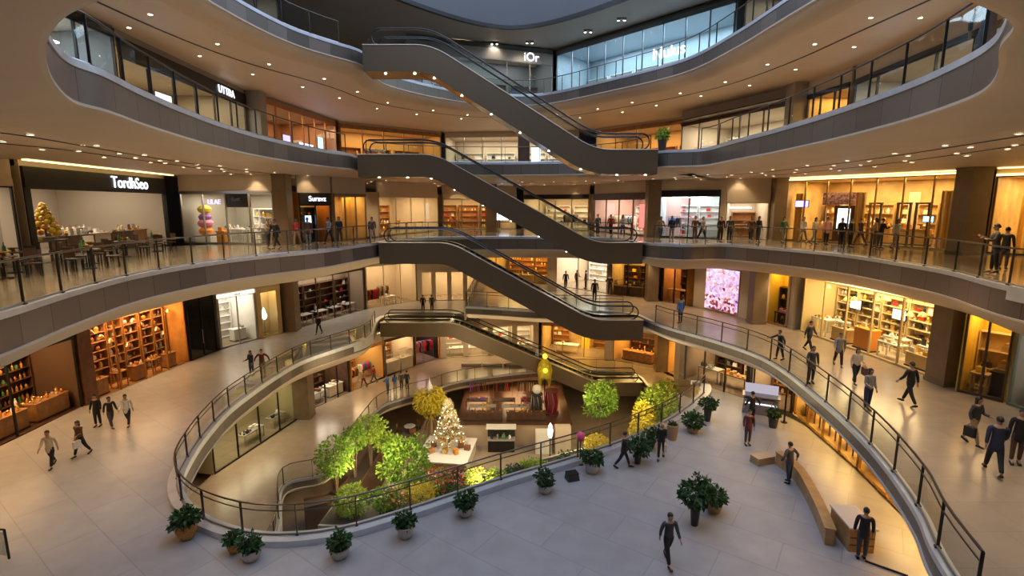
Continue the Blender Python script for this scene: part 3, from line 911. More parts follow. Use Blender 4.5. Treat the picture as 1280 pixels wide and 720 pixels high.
WN = [0]
LUMK = 1.9
def shop(who, p0, p1, z, h, H, depth=4.0, wall=CREAM, floor=None, ceil=None, lum=10.0, lcol=(1, 0.76, 0.45), frame=BLACK, band=0.6, bandmat=None, panes=3, glass=True,
         sign=None, ssize=0.35, smat=None, spos=0.5, label=None, bulk=CREAM, door=None, backglow=None, side=True, fw=0.07, lmode=1):
    """z floor, h front height to top of the sign band, H up to the gallery ceiling."""
    s = Shop(who, p0, p1, z); W = s.w
    mb = MB(); t = 0.12
    mb.box((W / 2, depth + t / 2, h / 2), (W + 2 * t, t, h))
    if side:
        mb.box((-t / 2 + 0.06, depth / 2, h / 2), (t, depth, h)); mb.box((W + t / 2 - 0.06, depth / 2, h / 2), (t, depth, h))
    if H > h + 0.02: mb.box((W / 2, 0.06, (h + H) / 2), (W + 0.1, 0.14, H - h), mi=1)
    o = s.mk(mb, 'wall_shop', [wall, bulk]); o['kind'] = 'structure'
    mb = MB(); mb.box((W / 2, depth / 2 + 0.01, 0.0), (W, depth, 0.04)); o = s.mk(mb, 'floor', floor or FLOOR_UP); o['kind'] = 'structure'
    mb = MB(); mb.box((W / 2, depth / 2 + 0.08, h - 0.1), (W, depth - 0.06, 0.06)); o = s.mk(mb, 'ceiling', ceil or CREAM); o['kind'] = 'structure'
    fr = thing('shopfront', label or ('glazed shopfront of ' + who), 'shopfront', s.pt(0, 0, 0), s.a, 'shopfronts around the atrium')
    if band > 0:
        mb = MB(); mb.box((W / 2, 0.0, h - band / 2), (W, 0.22, band)); bando = mb.build('sign_band', bandmat or frame, fr)
    top = h - band
    mb = MB()
    for i in range(panes + 1):
        x = W * i / panes
        x = min(max(x, fw / 2), W - fw / 2)
        mb.box((x, 0, top / 2), (fw, 0.1, top))
    mb.box((W / 2, 0, 0.05), (W, 0.1, 0.1)) if glass else None
    mb.box((W / 2, 0, top - 0.03), (W, 0.1, 0.06))
    mb.build('frame', frame, fr)
    if glass:
        for i in range(panes):
            if door is not None and i == door: continue
            x0, x1 = W * i / panes + fw * 0.6, W * (i + 1) / panes - fw * 0.6
            mb = MB(); mb.add([(x0, 0, 0.1), (x1, 0, 0.1), (x1, 0, top - 0.06), (x0, 0, top - 0.06)], [(0, 1, 2, 3)]); mb.build('glass_pane', GLS, fr, recalc=False)
    if sign:
        o = lettering(sign, ssize, smat or S_W, bando, 0.015)
        o.location = (W * spos, -0.14, h - band / 2)
    if lum:
        A_ = W * depth * LUMK
        if lmode == 1:
            area(s.pt(W / 2, depth * 0.45, h - 0.16), lum * A_, W * 0.8, depth * 0.6, lcol, (0, 0, s.a))
        else:
            k = max(1, int(W / 2.2))
            for i in range(k): spot(s.pt(W * (i + 0.5) / k, depth * 0.4, h - 0.2), lum * A_ / k, lcol, 140, 1.0, 0.1)
    s.front = fr; s.depth = depth; s.h = h; s.top = top
    return s

def goods_on(s, u0, u1, d, z, kinds, cols, where, gap=0.06, maxn=40, jitter=0.03, scale=1.0, rz=0.0, fill=0.9, hmax=9.0, dmax=9.0):
    if z < s.zmin: return
    u = u0; n = 0
    far = (s.p0 + s.p1).length / 2
    if far > 40: fill *= 0.4
    while n < maxn:
        k = s.rnd.choice(kinds); c = s.rnd.choice(cols); w_ = GW[k] * scale
        if KCOUNT.get(k, 0) >= 285:
            k = min(GW, key=lambda q: KCOUNT.get(q, 0)); w_ = GW[k] * scale
        sc = min(scale, (hmax - 0.03) / (GHT[k] * 1.05), (dmax - 0.05) / (GDP[k] * 1.12)); w_ = GW[k] * sc * 1.14
        if u + w_ > u1: break
        if s.rnd.random() < fill:
            o = inst(good_mesh(k, c), k, (0, 0, 0), scale=sc * s.rnd.uniform(0.9, 1.04))
            s.place(o, u + w_ / 2, d + s.rnd.uniform(-1, 1) * max(0.0, min(jitter, (dmax - GDP[k] * sc * 1.12) / 2 - 0.015)), z + 0.001, rz + s.rnd.uniform(-0.08, 0.08))
            KCOUNT[k] = KCOUNT.get(k, 0) + 1
            nice = k.replace('_', ' ')
            lab = f'{c} {nice} on {where} in {s.who}'
            tag(o, lab, CATS.get(k, nice), lab)
            n += 1
        u += w_ + gap * s.rnd.uniform(0.6, 1.8)

def shelf_unit(s, u, d, w, h, n, mat, kinds, cols, pos, dp=0.36, fill=0.9, scale=1.0, back=None):
    t = thing('shelf_unit', f'shelf unit {pos} in {s.who}', 'shelf', s.pt(u, d), s.a, f'shelf units in {s.who}')
    for x in (0.02, w - 0.02):
        mb = MB(); mb.box((x, 0, h / 2), (0.04, dp, h)); mb.build('side_panel', mat, t)
    mb = MB(); mb.box((w / 2, dp / 2 - 0.01, h / 2), (w - 0.08, 0.02, h)); mb.build('back_panel', back or mat, t)
    for i in range(n + 1):
        z = 0.08 + (h - 0.12) * i / n
        mb = MB(); mb.box((w / 2, -0.01, z), (w - 0.08, dp - 0.03, 0.035)); mb.build('shelf', mat, t)
        if i < n: goods_on(s, u + 0.08, u + w - 0.06, d - 0.015, z + 0.018, kinds, cols, 'a shelf', fill=fill, scale=scale, hmax=(h - 0.12) / n - 0.04, dmax=dp - 0.04)
    return t

def table(s, u, d, w, dp, h, mat, kinds, cols, pos, fill=0.9, plinth=False, scale=1.0, rows=1):
    nm = 'display_plinth' if plinth else 'display_table'
    t = thing(nm, f'{"display plinth" if plinth else "display table"} {pos} in {s.who}', 'table', s.pt(u, d), s.a, f'display tables in {s.who}')
    mb = MB(); mb.box((w / 2, 0, h - 0.03), (w, dp, 0.06)); mb.build('top', mat, t)
    if plinth:
        mb = MB(); mb.box((w / 2, 0, (h - 0.06) / 2), (w - 0.1, dp - 0.1, h - 0.06)); mb.build('body', mat, t)
        mb = MB(); mb.box((w / 2, 0, 0.04), (w - 0.04, dp - 0.04, 0.08)); mb.build('plinth_base', DARK, t)
    else:
        lm = MB(); lm.box((0, 0, (h - 0.06) / 2), (0.05, 0.05, h - 0.06)); lm = lm.mesh('leg', mat)
        for x in (0.05, w - 0.05):
            for y in (-dp / 2 + 0.05, dp / 2 - 0.05): inst(lm, 'leg', (x, y, 0), parent=t)
    for r in range(rows):
        goods_on(s, u + 0.05, u + w - 0.05, d + (r - (rows - 1) / 2) * dp / max(rows, 1) * 0.8, h, kinds, cols, 'a table', fill=fill, scale=scale, dmax=dp * 0.8 / rows if rows > 1 else dp)
    return t

def glass_case(s, u, d, w, dp, h, mat, kinds, cols, pos):
    t = thing('display_case', f'glass case {pos} in {s.who}', 'display case', s.pt(u, d), s.a, f'display cases in {s.who}')
    hb = h * 0.62
    mb = MB(); mb.box((w / 2, 0, hb / 2), (w, dp, hb)); mb.box((w / 2, 0, 0.04), (w + 0.03, dp + 0.03, 0.08)); mb.build('cabinet', mat, t)
    mb = MB()
    for x in (0.012, w - 0.012):
        for y in (-dp / 2 + 0.012, dp / 2 - 0.012): mb.box((x, y, (h + hb) / 2), (0.02, 0.02, h - hb))
    mb.box((w / 2, -dp / 2 + .012, h), (w, 0.02, 0.02)); mb.box((w / 2, dp / 2 - .012, h), (w, 0.02, 0.02))
    mb.build('case_frame', STEEL, t)
    mb = MB(); x0, x1, y0, y1 = 0.03, w - 0.03, -dp / 2 + 0.03, dp / 2 - 0.03
    mb.add([(x0, y0, hb), (x1, y0, hb), (x1, y1, hb), (x0, y1, hb), (x0, y0, h), (x1, y0, h), (x1, y1, h), (x0, y1, h)], [(0, 1, 5, 4), (1, 2, 6, 5), (2, 3, 7, 6), (3, 0, 4, 7), (4, 5, 6, 7)]); mb.build('glass_cover', GLS, t)
    goods_on(s, u + 0.08, u + w - 0.08, d, hb + 0.006, kinds, cols, 'a glass case', scale=0.7, hmax=h - hb - 0.03, dmax=dp - 0.06)
    return t

GARM = {}
def garment_mesh(colour, long):
    k = (colour, long)
    if k in GARM: return GARM[k]
    m = MB(); L = 1.1 if long else 0.75
    prof = [(0.015, 0.0, 0.06), (0.035, -0.03, 0.2), (0.05, -0.12, 0.24), (0.045, -0.35, 0.2), (0.055, -L, 0.25)]
    rows = []
    for th, zz, hw in prof:
        rows.append([(cos(a) * th * (1 + 0.25 * sin(5 * a)), sin(a) * hw, zz) for a in [2 * pi * i / 14 for i in range(15)]])
    m.grid(rows)
    for sg in (-1, 1): m.tube([(0, sg * 0.2, -0.05), (0.01, sg * 0.27, -0.25), (0.015, sg * 0.27, -0.5)], [0.05, 0.045, 0.038], 6)
    m.tube([(0, 0, 0.0), (0, 0, 0.04), (0, 0.012, 0.055), (0, 0, 0.064)], 0.005, 5)
    GARM[k] = m.mesh('garment', pm(colour), smooth=True)
    return GARM[k]

def clothes_rack(s, u, d, w, cols, pos, long=False, h=1.55):
    t = thing('clothes_rack', f'metal clothes rack {pos} in {s.who}', 'clothes rack', s.pt(u, d), s.a, f'clothes racks in {s.who}')
    for x in (0.03, w - 0.03):
        mb = MB(); mb.tube([(x, 0, 0.02), (x, 0, h)], 0.018, 8); mb.bar((x, -0.25, 0.02), (x, 0.25, 0.02), 0.04, 0.04); mb.build('upright', STEEL, t)
    mb = MB(); mb.tube([(0.03, 0, h), (w - 0.03, 0, h)], 0.018, 8); mb.build('rail', STEEL, t)
    n = int((w - 0.2) / 0.2)
    for i in range(n):
        c = s.rnd.choice(cols)
        o = inst(garment_mesh(c, long), 'garment', (0, 0, 0)); s.place(o, u + 0.15 + 0.2 * i, d, h - 0.09, s.rnd.uniform(-0.05, 0.05))
        tag(o, f'{c} garment on a rack in {s.who}', 'garment', f'{c} garments on racks in {s.who}')
    return t

def curtain(s, u, d, w, h, mat, pos, colour):
    rows = []
    n = int(w / 0.06)
    r0 = [(w * i / n, 0.05 * sin(i * 1.25), 0) for i in range(n + 1)]
    r1 = [(w * i / n, 0.07 * sin(i * 1.25 + 0.2), h) for i in range(n + 1)]
    mb = MB(); mb.grid([r0, [(a[0], (a[1] + b[1]) / 2 * 1.1, h * 0.5) for a, b in zip(r0, r1)], r1])
    mb.grid([[(x, y + 0.02, z) for x, y, z in r0], [(x, y + 0.02, z) for x, y, z in r1]])
    o = s.mk(mb, 'curtain', mat, u, d, 0.02, smooth=True)
    return tag(o, f'{colour} pleated curtain {pos} in {s.who}', 'curtain', f'curtains in {s.who}')

def screen(s, u, d, z, w, h, emat, label, stand=False):
    t = thing('display_screen', label, 'screen', s.pt(u, d, z), s.a)
    mb = MB(); mb.box((0, 0, h / 2), (w + 0.06, 0.07, h + 0.06)); mb.build('bezel', BLACK, t)
    mb = MB(); mb.box((0, -0.038, h / 2), (w, 0.006, h)); mb.build('lit_panel', emat, t)
    if stand:
        mb = MB(); mb.box((0, 0, -z / 2), (0.12, 0.06, z)); mb.box((0, 0, -z + 0.02), (w * 0.7, 0.4, 0.04)); mb.build('stand', BLACK, t)
    return t

def pendant(s, u, d, zc, drop, mat, label, r=0.16):
    t = thing('pendant_lamp', label, 'lamp', s.pt(u, d, zc), s.a, f'pendant lamps in {s.who}')
    mb = MB(); mb.tube([(0, 0, 0), (0, 0, -drop)], 0.008, 6); mb.lathe([(0.05, 0), (0.05, -0.03)], n=10); mb.build('cord', BLACK, t)
    mb = MB(); mb.lathe([(0.03, -drop + 0.02), (r * 0.6, -drop - 0.05), (r, -drop - 0.2), (r * 0.95, -drop - 0.2), (r * 0.5, -drop - 0.06)], n=14, cap=False); mb.build('lamp_shade', mat, t, smooth=True)
    mb = MB(); mb.lathe([(0.0, -drop - 0.06)] + [(0.06 * sin(pi * i / 6), -drop - 0.06 - 0.06 * (1 - cos(pi * i / 6))) for i in range(1, 7)], n=10, cap=False); mb.build('bulb', LAMPW, t, smooth=True)
    return t

def column(x, y, z0, z1, r=0.5, mat=None, square=True):
    mb = MB()
    if square:
        mb.box((x, y, (z0 + z1) / 2), (2 * r, 2 * r, z1 - z0)); mb.box((x, y, z0 + 0.09), (2 * r + 0.06, 2 * r + 0.06, 0.18)); mb.box((x, y, z1 - 0.06), (2 * r + 0.05, 2 * r + 0.05, 0.12))
    else:
        mb.lathe([(r + 0.04, 0), (r + 0.04, 0.16), (r, 0.18), (r, z1 - z0 - 0.1), (r + 0.03, z1 - z0 - 0.08), (r + 0.03, z1 - z0)], (x, y, z0), n=28)
    o = mb.build('column', mat or COLM, smooth=not square); o['kind'] = 'structure'
    return o
# ------------------------------------------------------------------ shops
S_W = EM('sign_white', (0.88, 0.92, 1.0), 2.2)
S_Y = EM('sign_yellow', (1.0, 0.75, 0.3), 4.0)
S_P = EM('sign_purple', (0.62, 0.45, 1.0), 2.0)
SCR_B = EM('screen_blue', (0.25, 0.55, 1.0), 3.5)
SCR_W = EM('screen_pale', (0.65, 0.80, 1.0), 3.5)
SCR_P = EM('screen_violet', (0.40, 0.35, 1.0), 2.5)
SHADE = P('shade_brass', (0.55, 0.36, 0.12), 0.3, 0.8)
GCURT = P('gold_curtain', (0.78, 0.48, 0.12), 0.45, 0.15)
CCURT = P('cream_curtain', (0.72, 0.60, 0.42), 0.6)
WARM = (1, 0.70, 0.36); GOLDL = (1, 0.62, 0.20); NEUT = (1, 0.86, 0.66); COOL = (0.85, 0.93, 1.0)
H2c = Z3 - 1.12 - Z2          # gallery ceiling heights
H1c = Z2 - 1.55 - Z1
HGc = Z2 - 1.55 - ZG
HGR = Z1 - 0.95 - ZG
MIXW = ['white', 'silver', 'cream', 'gold']
MIXD = ['black', 'brown', 'grey', 'tan']
KHOME = ['bowl', 'vase', 'jar', 'cup', 'picture_frame', 'gift_box']

# ---- middle gallery, left
s = shop('the beige cafe left of the black portal', (-21.8, 12.5), (-20.05, 20.9), Z2, 3.5, H2c, 5, wall=CREAM, lum=2.2, lcol=NEUT, band=0.3, bandmat=CREAM, panes=2, glass=False, bulk=CREAM)
for i, (u, d) in enumerate(((6.9, 1.0), (4.6, 1.3), (5.7, 3.0))):
    table(s, u, d, 1.3, 0.8, 0.76, DWOOD, ['cup', 'bowl', 'jar'], ['gold', 'amber', 'white', 'green'], ('nearest the black frame', 'before the beige wall', 'at the back')[i], rows=2)
for i, u in enumerate((5.0, 5.75)):
    screen(s, u - 0.9, 4.8, 1.0, 0.62, 0.42, EM('menu_panel', (1.0, 0.88, 0.66), 1.6), ('pale lit menu board on the beige cafe wall, farther from the black frame', 'pale lit menu board on the beige cafe wall, nearer the black frame')[i])
s = shop('the black-framed corner shop', (-19.9, 21.2), (-21.6, 32.4), Z2, H2c - 0.25, H2c, 6, wall=P('taupe_wall', (0.42, 0.35, 0.27), 0.6), lum=2.6, lcol=NEUT, frame=BLACK, band=0.85, panes=1, glass=False, sign='TordhSeo', ssize=0.85, spos=0.66, fw=0.34,
         label='wide black portal shopfront with a glowing white sign, open fronted')
curtain(s, 4.2, 3.6, 1.0, 2.8, CCURT, 'behind the counters', 'cream')
for i, (u, w_) in enumerate(((3.4, 1.9), (5.7, 1.5), (7.6, 1.2), (9.2, 1.6))):
    table(s, u, 1.0 + 0.3 * (i % 2), w_, 0.7, 1.0, (DWOOD, CREAM, DWOOD, WOOD)[i], ['cup', 'jar', 'bowl', 'picture_frame', 'gift_box', 'lantern'], ['white', 'cream', 'brown', 'silver', 'gold'], ('beside the gold tree', 'in the middle of the front', 'right of the middle', 'next to the right jamb')[i], plinth=i != 0, rows=2)
table(s, 6.2, 3.2, 3.0, 0.7, 1.0, DWOOD, ['jar', 'bottle', 'gift_box'], ['white', 'brown', 'cream'], 'along the back', plinth=True, rows=2)
for u in (0.9, 1.9): table(s, u, 0.7, 0.8, 0.8, 0.9, DWOOD, ['bowl', 'ornament', 'cup'], ['green', 'gold', 'yellow'], 'by the left jamb' if u < 1 else 'under the gold tree', rows=2, fill=0.9 if u < 1 else 0.0)
SH_T = s
for i, (x, y) in enumerate(((-18.2, 14.8), (-17.2, 17.2), (-18.4, 18.8), (-16.6, 20.0), (-18.0, 21.8), (-18.6, 24.6), (-19.0, 27.4))):
    lb = ('nearest the camera', 'second from the camera', 'third from the camera', 'nearest the railing', 'before the gold tree', 'before the middle counters', 'farthest along')[i]
    t = thing('cafe_table', f'small dark cafe table on the left middle gallery, {lb}', 'table', (x, y, Z2), 0.4 * i, 'cafe tables on the left middle gallery')
    mb = MB(); mb.lathe([(0, 0.72), (0.4, 0.72), (0.42, 0.74), (0.4, 0.76), (0, 0.76)], n=18, cap=False); mb.build('top', DWOOD, t)
    mb = MB(); mb.lathe([(0.24, 0), (0.24, 0.03), (0.04, 0.05), (0.035, 0.72)], n=12); mb.build('pedestal', BLACK, t)
    for k in range(3):
        a = k * 2.1 + i * 0.9; c = thing('cafe_chair', f'dark cafe chair at the small cafe table {lb}', 'chair', (x + 0.75 * cos(a), y + 0.75 * sin(a), Z2), a + pi / 2, f'chairs at the small cafe table {lb}')
        mb = MB(); mb.box((0, 0, 0.45), (0.42, 0.42, 0.05)); mb.build('seat', DWOOD, c)
        mb = MB(); mb.box((0, -0.2, 0.74), (0.4, 0.03, 0.36)); mb.build('backrest', DWOOD, c)
        lm = MB(); lm.box((0, 0, 0.215), (0.04, 0.04, 0.43)); lm = lm.mesh('leg', BLACK)
        for lx in (-.18, .18):
            for ly in (-.18, .18): inst(lm, 'leg', (lx, ly, 0), parent=c)
    for k in range(3):
        g_ = ('cup', 'bowl', 'bottle')[k]; cc = ('white', 'gold', 'green')[k]; o = inst(good_mesh(g_, cc), g_, (x + 0.2 * cos(k * 2.1), y + 0.2 * sin(k * 2.1), Z2 + 0.765)); tag(o, f'{cc} {g_} on the small cafe table {lb}', g_)
# display gold tree of stacked ornaments on the table
t = thing('ornament_tree', 'small golden tree of stacked baubles in the black-framed shop', 'ornament tree', s.pt(2.35, 0.95, 0.93), s.a)
mb = MB(); mb.lathe([(0.30, 0), (0.30, 0.08), (0.04, 0.12), (0.03, 1.5), (0, 1.52)], n=12); mb.build('stem', pm('brown'), t)
rr = random.Random(3)
bm_ = {c: MB().lathe([(0.0, -0.13)] + [(0.13 * sin(pi * i / 7), -0.13 * cos(pi * i / 7)) for i in range(1, 7)] + [(0, 0.13)], n=10, cap=False).mesh('bauble', pm(c), smooth=True) for c in ('gold', 'amber', 'yellow')}
for i in range(46):
    f = i / 46; r = 0.52 * (1 - f) ** 0.9; a = i * 2.4
    inst(bm_[rr.choice(['gold', 'amber', 'yellow'])], 'bauble', (r * cos(a), r * sin(a), 0.2 + 1.35 * f), parent=t)

s = shop('the glass shop right of the black portal', (-21.2, 33.2), (-14.5, 31.5), Z2, 3.3, H2c, 4.5, wall=P('grey_green_wall', (0.36, 0.34, 0.29), 0.6), lum=4.5, lcol=NEUT, frame=STEEL, band=0.12, panes=4, bulk=CREAM, label='tall clear glazed shopfront between the black portal and a column')
o = lettering('ULAE', 0.42, S_P); s.place(o, 2.25, 0.35, 2.62); o.rotation_euler = (pi / 2, 0, s.a); tag(o, 'violet glowing letters hung inside the bright glass shop', 'sign')
o = lettering('duoc', 0.34, P('letter_grey', (0.5, 0.5, 0.52), 0.4)); s.place(o, 3.9, 0.35, 2.8); o.rotation_euler = (pi / 2, 0, s.a); tag(o, 'grey letters on the dark panel inside the bright glass shop', 'sign')
mb = MB(); mb.box((0, 0, 0), (1.9, 0.08, 0.9)); tag(s.mk(mb, 'sign_panel', BLACK, 3.9, 0.5, 2.75), 'dark panel behind the glass of the bright shop', 'sign panel')
shelf_unit(s, 2.2, 3.9, 2.2, 2.2, 4, WHITE, KHOME, MIXW + ['black'], 'at back left')
shelf_unit(s, 4.3, 2.0, 1.4, 2.2, 4, WHITE, KHOME, MIXW + ['orange'], 'at back right')
table(s, 2.0, 1.4, 1.6, 0.7, 0.9, WHITE, KHOME, MIXW, 'behind the left panes', rows=2)
table(s, 4.0, 1.2, 1.9, 0.7, 1.0, WHITE, KHOME, MIXW + ['black'], 'behind the middle panes', rows=2)
table(s, 2.2, 0.5, 0.7, 0.5, 0.8, pm('orange'), ['gift_box'], ['orange', 'yellow'], 'low by the glass', plinth=True)
# colourful layered display figure
t = thing('layered_display', 'tall display of yellow, pink and orange blobs stacked behind glass', 'display', s.pt(1.0, 0.8, 0.5), s.a)
for nm, c, z, r in (('base_tier', 'orange', 0.25, 0.42), ('lower_tier', 'pink', 0.75, 0.46), ('upper_tier', 'purple', 1.15, 0.38), ('top_ball', 'yellow', 1.65, 0.40)):
    mb = MB(); mb.lathe([(0.0, -r * 0.7)] + [(r * sin(pi * i / 9) * (1 + 0.06 * (i % 2)), -r * 0.7 * cos(pi * i / 9)) for i in range(1, 9)] + [(0, r * 0.7)], (0, 0, z), n=14, cap=False); mb.build(nm, P('glow_' + c, PALC[c][0], 0.5, 0), t, smooth=True)
mb = MB(); mb.box((0, 0, -0.25), (1.2, 0.7, 0.5)); mb.build('pedestal', WHITE, t)
column(-13.95, 31.6, Z2, Z2 + H2c, 0.42)

s = shop('the dark orange-lit shop', (-13.4, 32.6), (-12.0, 34.3), Z2, 3.2, H2c, 2.2, wall=AMBER, lum=3.0, lcol=(1, 0.5, 0.12), frame=BLACK, band=0.75, panes=2, sign='Suravz', ssize=0.46, spos=0.55, glass=False, label='narrow dark shopfront with a small white sign and orange interior')
screen(s, 0.85, 0.55, 1.2, 0.42, 0.55, SCR_B, 'small blue screen inside the dark orange-lit shop')
shelf_unit(s, 0.55, 1.15, 1.1, 2.3, 4, DWOOD, ['bottle', 'jar'], ['amber', 'copper', 'brown'], 'along the back')
s = shop('the yellow draped shop', (-11.9, 34.6), (-10.5, 37.2), Z2, 3.2, H2c, 2.6, wall=GOLDW, lum=5, lcol=GOLDL, frame=COLM, band=0.15, panes=3)
curtain(s, 0.2, 1.2, 0.8, 2.9, GCURT, 'at the left', 'gold'); curtain(s, 1.9, 1.2, 0.8, 2.9, GCURT, 'at the right', 'gold')
shelf_unit(s, 1.0, 2.2, 0.9, 2.2, 4, DWOOD, ['jar', 'vase', 'handbag'], ['brown', 'black', 'gold'], 'between the curtains')

# ---- middle gallery, back
s = shop('the pale back store, middle gallery', (-10.3, 40.0), (-7.0, 48.6), Z2, 3.4, H2c, 5, wall=CREAM, lum=4.5, lcol=WARM, frame=CREAM, band=0.3, bandmat=CREAM, panes=4)
for i in range(3): table(s, 0.8 + 2.8 * i, 1.2, 1.5, 0.8, 0.9, WOOD, ['handbag', 'folded_shirts', 'vase'], ['yellow', 'gold', 'cream', 'brown'], ('nearest the atrium', 'in the middle', 'farthest back')[i], rows=2)
for i in range(2): shelf_unit(s, 0.6 + 4 * i, 4.5, 3.2, 2.4, 4, WOOD, ['handbag', 'hat', 'vase'], ['yellow', 'gold', 'cream', 'black'], ('on the nearer back wall', 'on the farther back wall')[i])
s = shop('the long store behind the escalators', (-6.6, 49.5), (0.4, 52.2), Z2, 3.4, H2c, 5, wall=P('sand_wall', (0.56, 0.45, 0.30), 0.6), lum=4, lcol=WARM, frame=STEEL, band=0.4, bandmat=pm('cream'), panes=4, door=1)
for i in range(3): shelf_unit(s, 0.4 + 2.4 * i, 4.5, 2.1, 2.4, 4, WOOD, ['handbag', 'gift_box', 'jar'], ['yellow', 'red', 'gold', 'cream'], ('at the left end', 'in the middle', 'at the right end')[i])
table(s, 1.0, 1.5, 2.2, 0.8, 1.0, WOOD, ['gift_box', 'jar'], ['red', 'gold'], 'left of the door', rows=2); table(s, 4.4, 1.5, 1.8, 0.8, 1.0, DWOOD, ['gift_box', 'handbag'], ['black', 'gold'], 'right of the door', rows=2)
screen(s, 6.3, 0.6, 0.9, 1.3, 1.7, SCR_W, 'large pale blue screen behind the third escalator on the middle gallery', False)
column(-1.9, 47.6, Z2, Z2 + H2c, 0.5)
s = shop('the wide store past the blue screen', (1.2, 52.0), (7.2, 48.6), Z2, 3.4, H2c, 5, wall=CREAM, lum=4, lcol=WARM, frame=STEEL, band=0.4, bandmat=BLACK, panes=4)
for i in range(2): shelf_unit(s, 0.4 + 3.2 * i, 4.4, 2.8, 2.3, 4, WHITE, ['folded_shirts', 'handbag', 'shoe'], ['red', 'white', 'black', 'pink'], ('on the left', 'on the right')[i])
clothes_rack(s, 1.0, 1.6, 1.6, ['white', 'cream', 'red'], 'behind the left panes'); clothes_rack(s, 3.6, 1.6, 1.6, ['black', 'red', 'grey'], 'behind the right panes')
s = shop('the red-lit store by the landing', (7.6, 47.8), (10.6, 40.2), Z2, 3.4, H2c, 5, wall=P('rose_wall', (0.6, 0.38, 0.34), 0.6), lum=5, lcol=NEUT, frame=DWOOD, band=0.5, bandmat=DWOOD, panes=4, door=2)
for i in range(3): clothes_rack(s, 0.5 + 2.3 * i, 1.4, 1.9, [['cream', 'white', 'tan'], ['white', 'blue', 'grey'], ['red', 'pink', 'red']][i], ('with pale clothes', 'with white and blue clothes', 'with red clothes')[i])
screen(s, 6.5, 0.7, 0.6, 0.9, 1.9, EM('screen_red', (1.0, 0.12, 0.10), 2.5), 'tall red glowing panel in the store by the second escalator landing')
shelf_unit(s, 0.4, 4.4, 3.2, 2.3, 4, WHITE, ['folded_shirts', 'handbag'], ['red', 'white'], 'at the left'); shelf_unit(s, 3.9, 4.4, 3.2, 2.3, 4, WHITE, ['folded_shirts', 'handbag'], ['red', 'pink'], 'at the right')
column(10.75, 39.6, Z2, Z2 + H2c, 0.48)

# ---- middle gallery, right
s = shop('the cool white black-framed store', (11.2, 39.3), (14.9, 37.1), Z2, 3.5, H2c, 3.6, wall=P('cool_wall', (0.66, 0.68, 0.68), 0.5), ceil=P('cool_ceiling', (0.3, 0.36, 0.42), 0.5), lum=5.5, lcol=(0.88, 0.95, 1.0), frame=BLACK, band=0.42, panes=2, label='black framed glazed shopfront with cool white light, right of a column')
clothes_rack(s, 0.3, 1.3, 1.4, ['black', 'grey', 'white', 'blue'], 'behind the left pane')
shelf_unit(s, 0.9, 3.0, 1.3, 2.4, 5, WHITE, ['folded_shirts', 'shoe', 'picture_frame'], ['white', 'black', 'red', 'pink'], 'on the left'); shelf_unit(s, 2.3, 3.1, 1.8, 2.4, 5, WHITE, ['folded_shirts', 'shoe'], ['white', 'black', 'red'], 'on the right')
table(s, 2.0, 1.6, 1.3, 0.8, 0.9, WHITE, ['folded_shirts', 'handbag'], ['pink', 'white', 'black', 'red'], 'in the middle', rows=2)
for i in range(3):
    t = thing('ceiling_tube', f'long cool tube light on the ceiling of the black framed store, {("nearest the front", "middle one", "farthest back")[i]}', 'ceiling light', s.pt(2.0, 0.6 + 1.0 * i, 3.02), s.a)
    mb = MB(); mb.box((0, 0, 0.02), (2.6, 0.12, 0.05)); mb.build('housing', STEEL, t); mb = MB(); mb.box((0, 0, -0.02), (2.5, 0.08, 0.03)); mb.build('tube', LAMPC, t)
mb = MB(); mb.box((0, 0, H2c / 2), (0.35, 0.3, H2c)); tag(s.mk(mb, 'trim_51', CREAM, s.w + 0.2, 0.05), kind='structure')
s = shop('the beige open timber-shelved store', (15.3, 37.0), (18.0, 36.3), Z2, 3.5, H2c, 4.5, wall=CREAM, lum=4.5, lcol=NEUT, frame=CREAM, band=0.9, bandmat=CREAM, panes=1, glass=False, label='open beige shopfront between the black framed store and a brown column')
shelf_unit(s, 0.9, 3.4, 1.7, 1.9, 3, WOOD, ['handbag', 'hat', 'shoe'], ['black', 'brown', 'tan'], 'in the centre')
table(s, 0.9, 1.6, 1.5, 0.7, 1.0, WOOD, ['handbag', 'hat', 'vase'], ['black', 'brown', 'red'], 'before the shelves', rows=2)
mb = MB(); mb.box((0, 0, 0), (2.2, 0.05, 0.07)); tag(s.mk(mb, 'light_strip', EM('strip_cool', (0.9, 0.95, 1), 3), 1.35, 4.4, 2.2), 'cool light strip on the back wall of the beige open store', 'light')
column(18.5, 36.1, Z2, Z2 + H2c, 0.42)
GF = 'the long gold shopfront'
s = shop(GF, (19.0, 36.2), (23.9, 27.4), Z2, H2c - 0.12, H2c, 5, wall=GOLDW, floor=FLOOR_UP, ceil=GOLDW, lum=7.5, lcol=(1, 0.66, 0.27), frame=P('brass', (0.5, 0.32, 0.10), 0.25, 0.9), band=0.08, bandmat=COVE, panes=7, label='long glowing gold glazed shopfront of seven panes beside the brown columns', bulk=GOLDW)
GOLDSHOP = s
screen(s, 3.2, 1.6, 0.9, 0.8, 1.3, SCR_W, 'pale blue upright screen in a black frame inside the gold shop')
mb = MB(); mb.box((0, 0, 1.2), (1.5, 0.12, 2.4)); tag(s.mk(mb, 'portal_panel', DWOOD, 3.2, 1.85, 0.0), 'dark doorway panel behind the pale screen in the gold shop', 'panel')
mb = MB(); mb.box((0, 0, 0), (2.4, 0.1, 0.8)); tag(s.mk(mb, 'mosaic_panel', P('mosaic', (0.32, 0.18, 0.2), 0.4, 0.2, 0.9, 7.0), 3.0, 1.5, 2.85), 'dark patterned panel above the pale screen in the gold shop', 'panel')
screen(s, 0.9, 0.6, 2.3, 0.9, 0.42, SCR_P, 'small violet screen high behind the first pane of the gold shop')
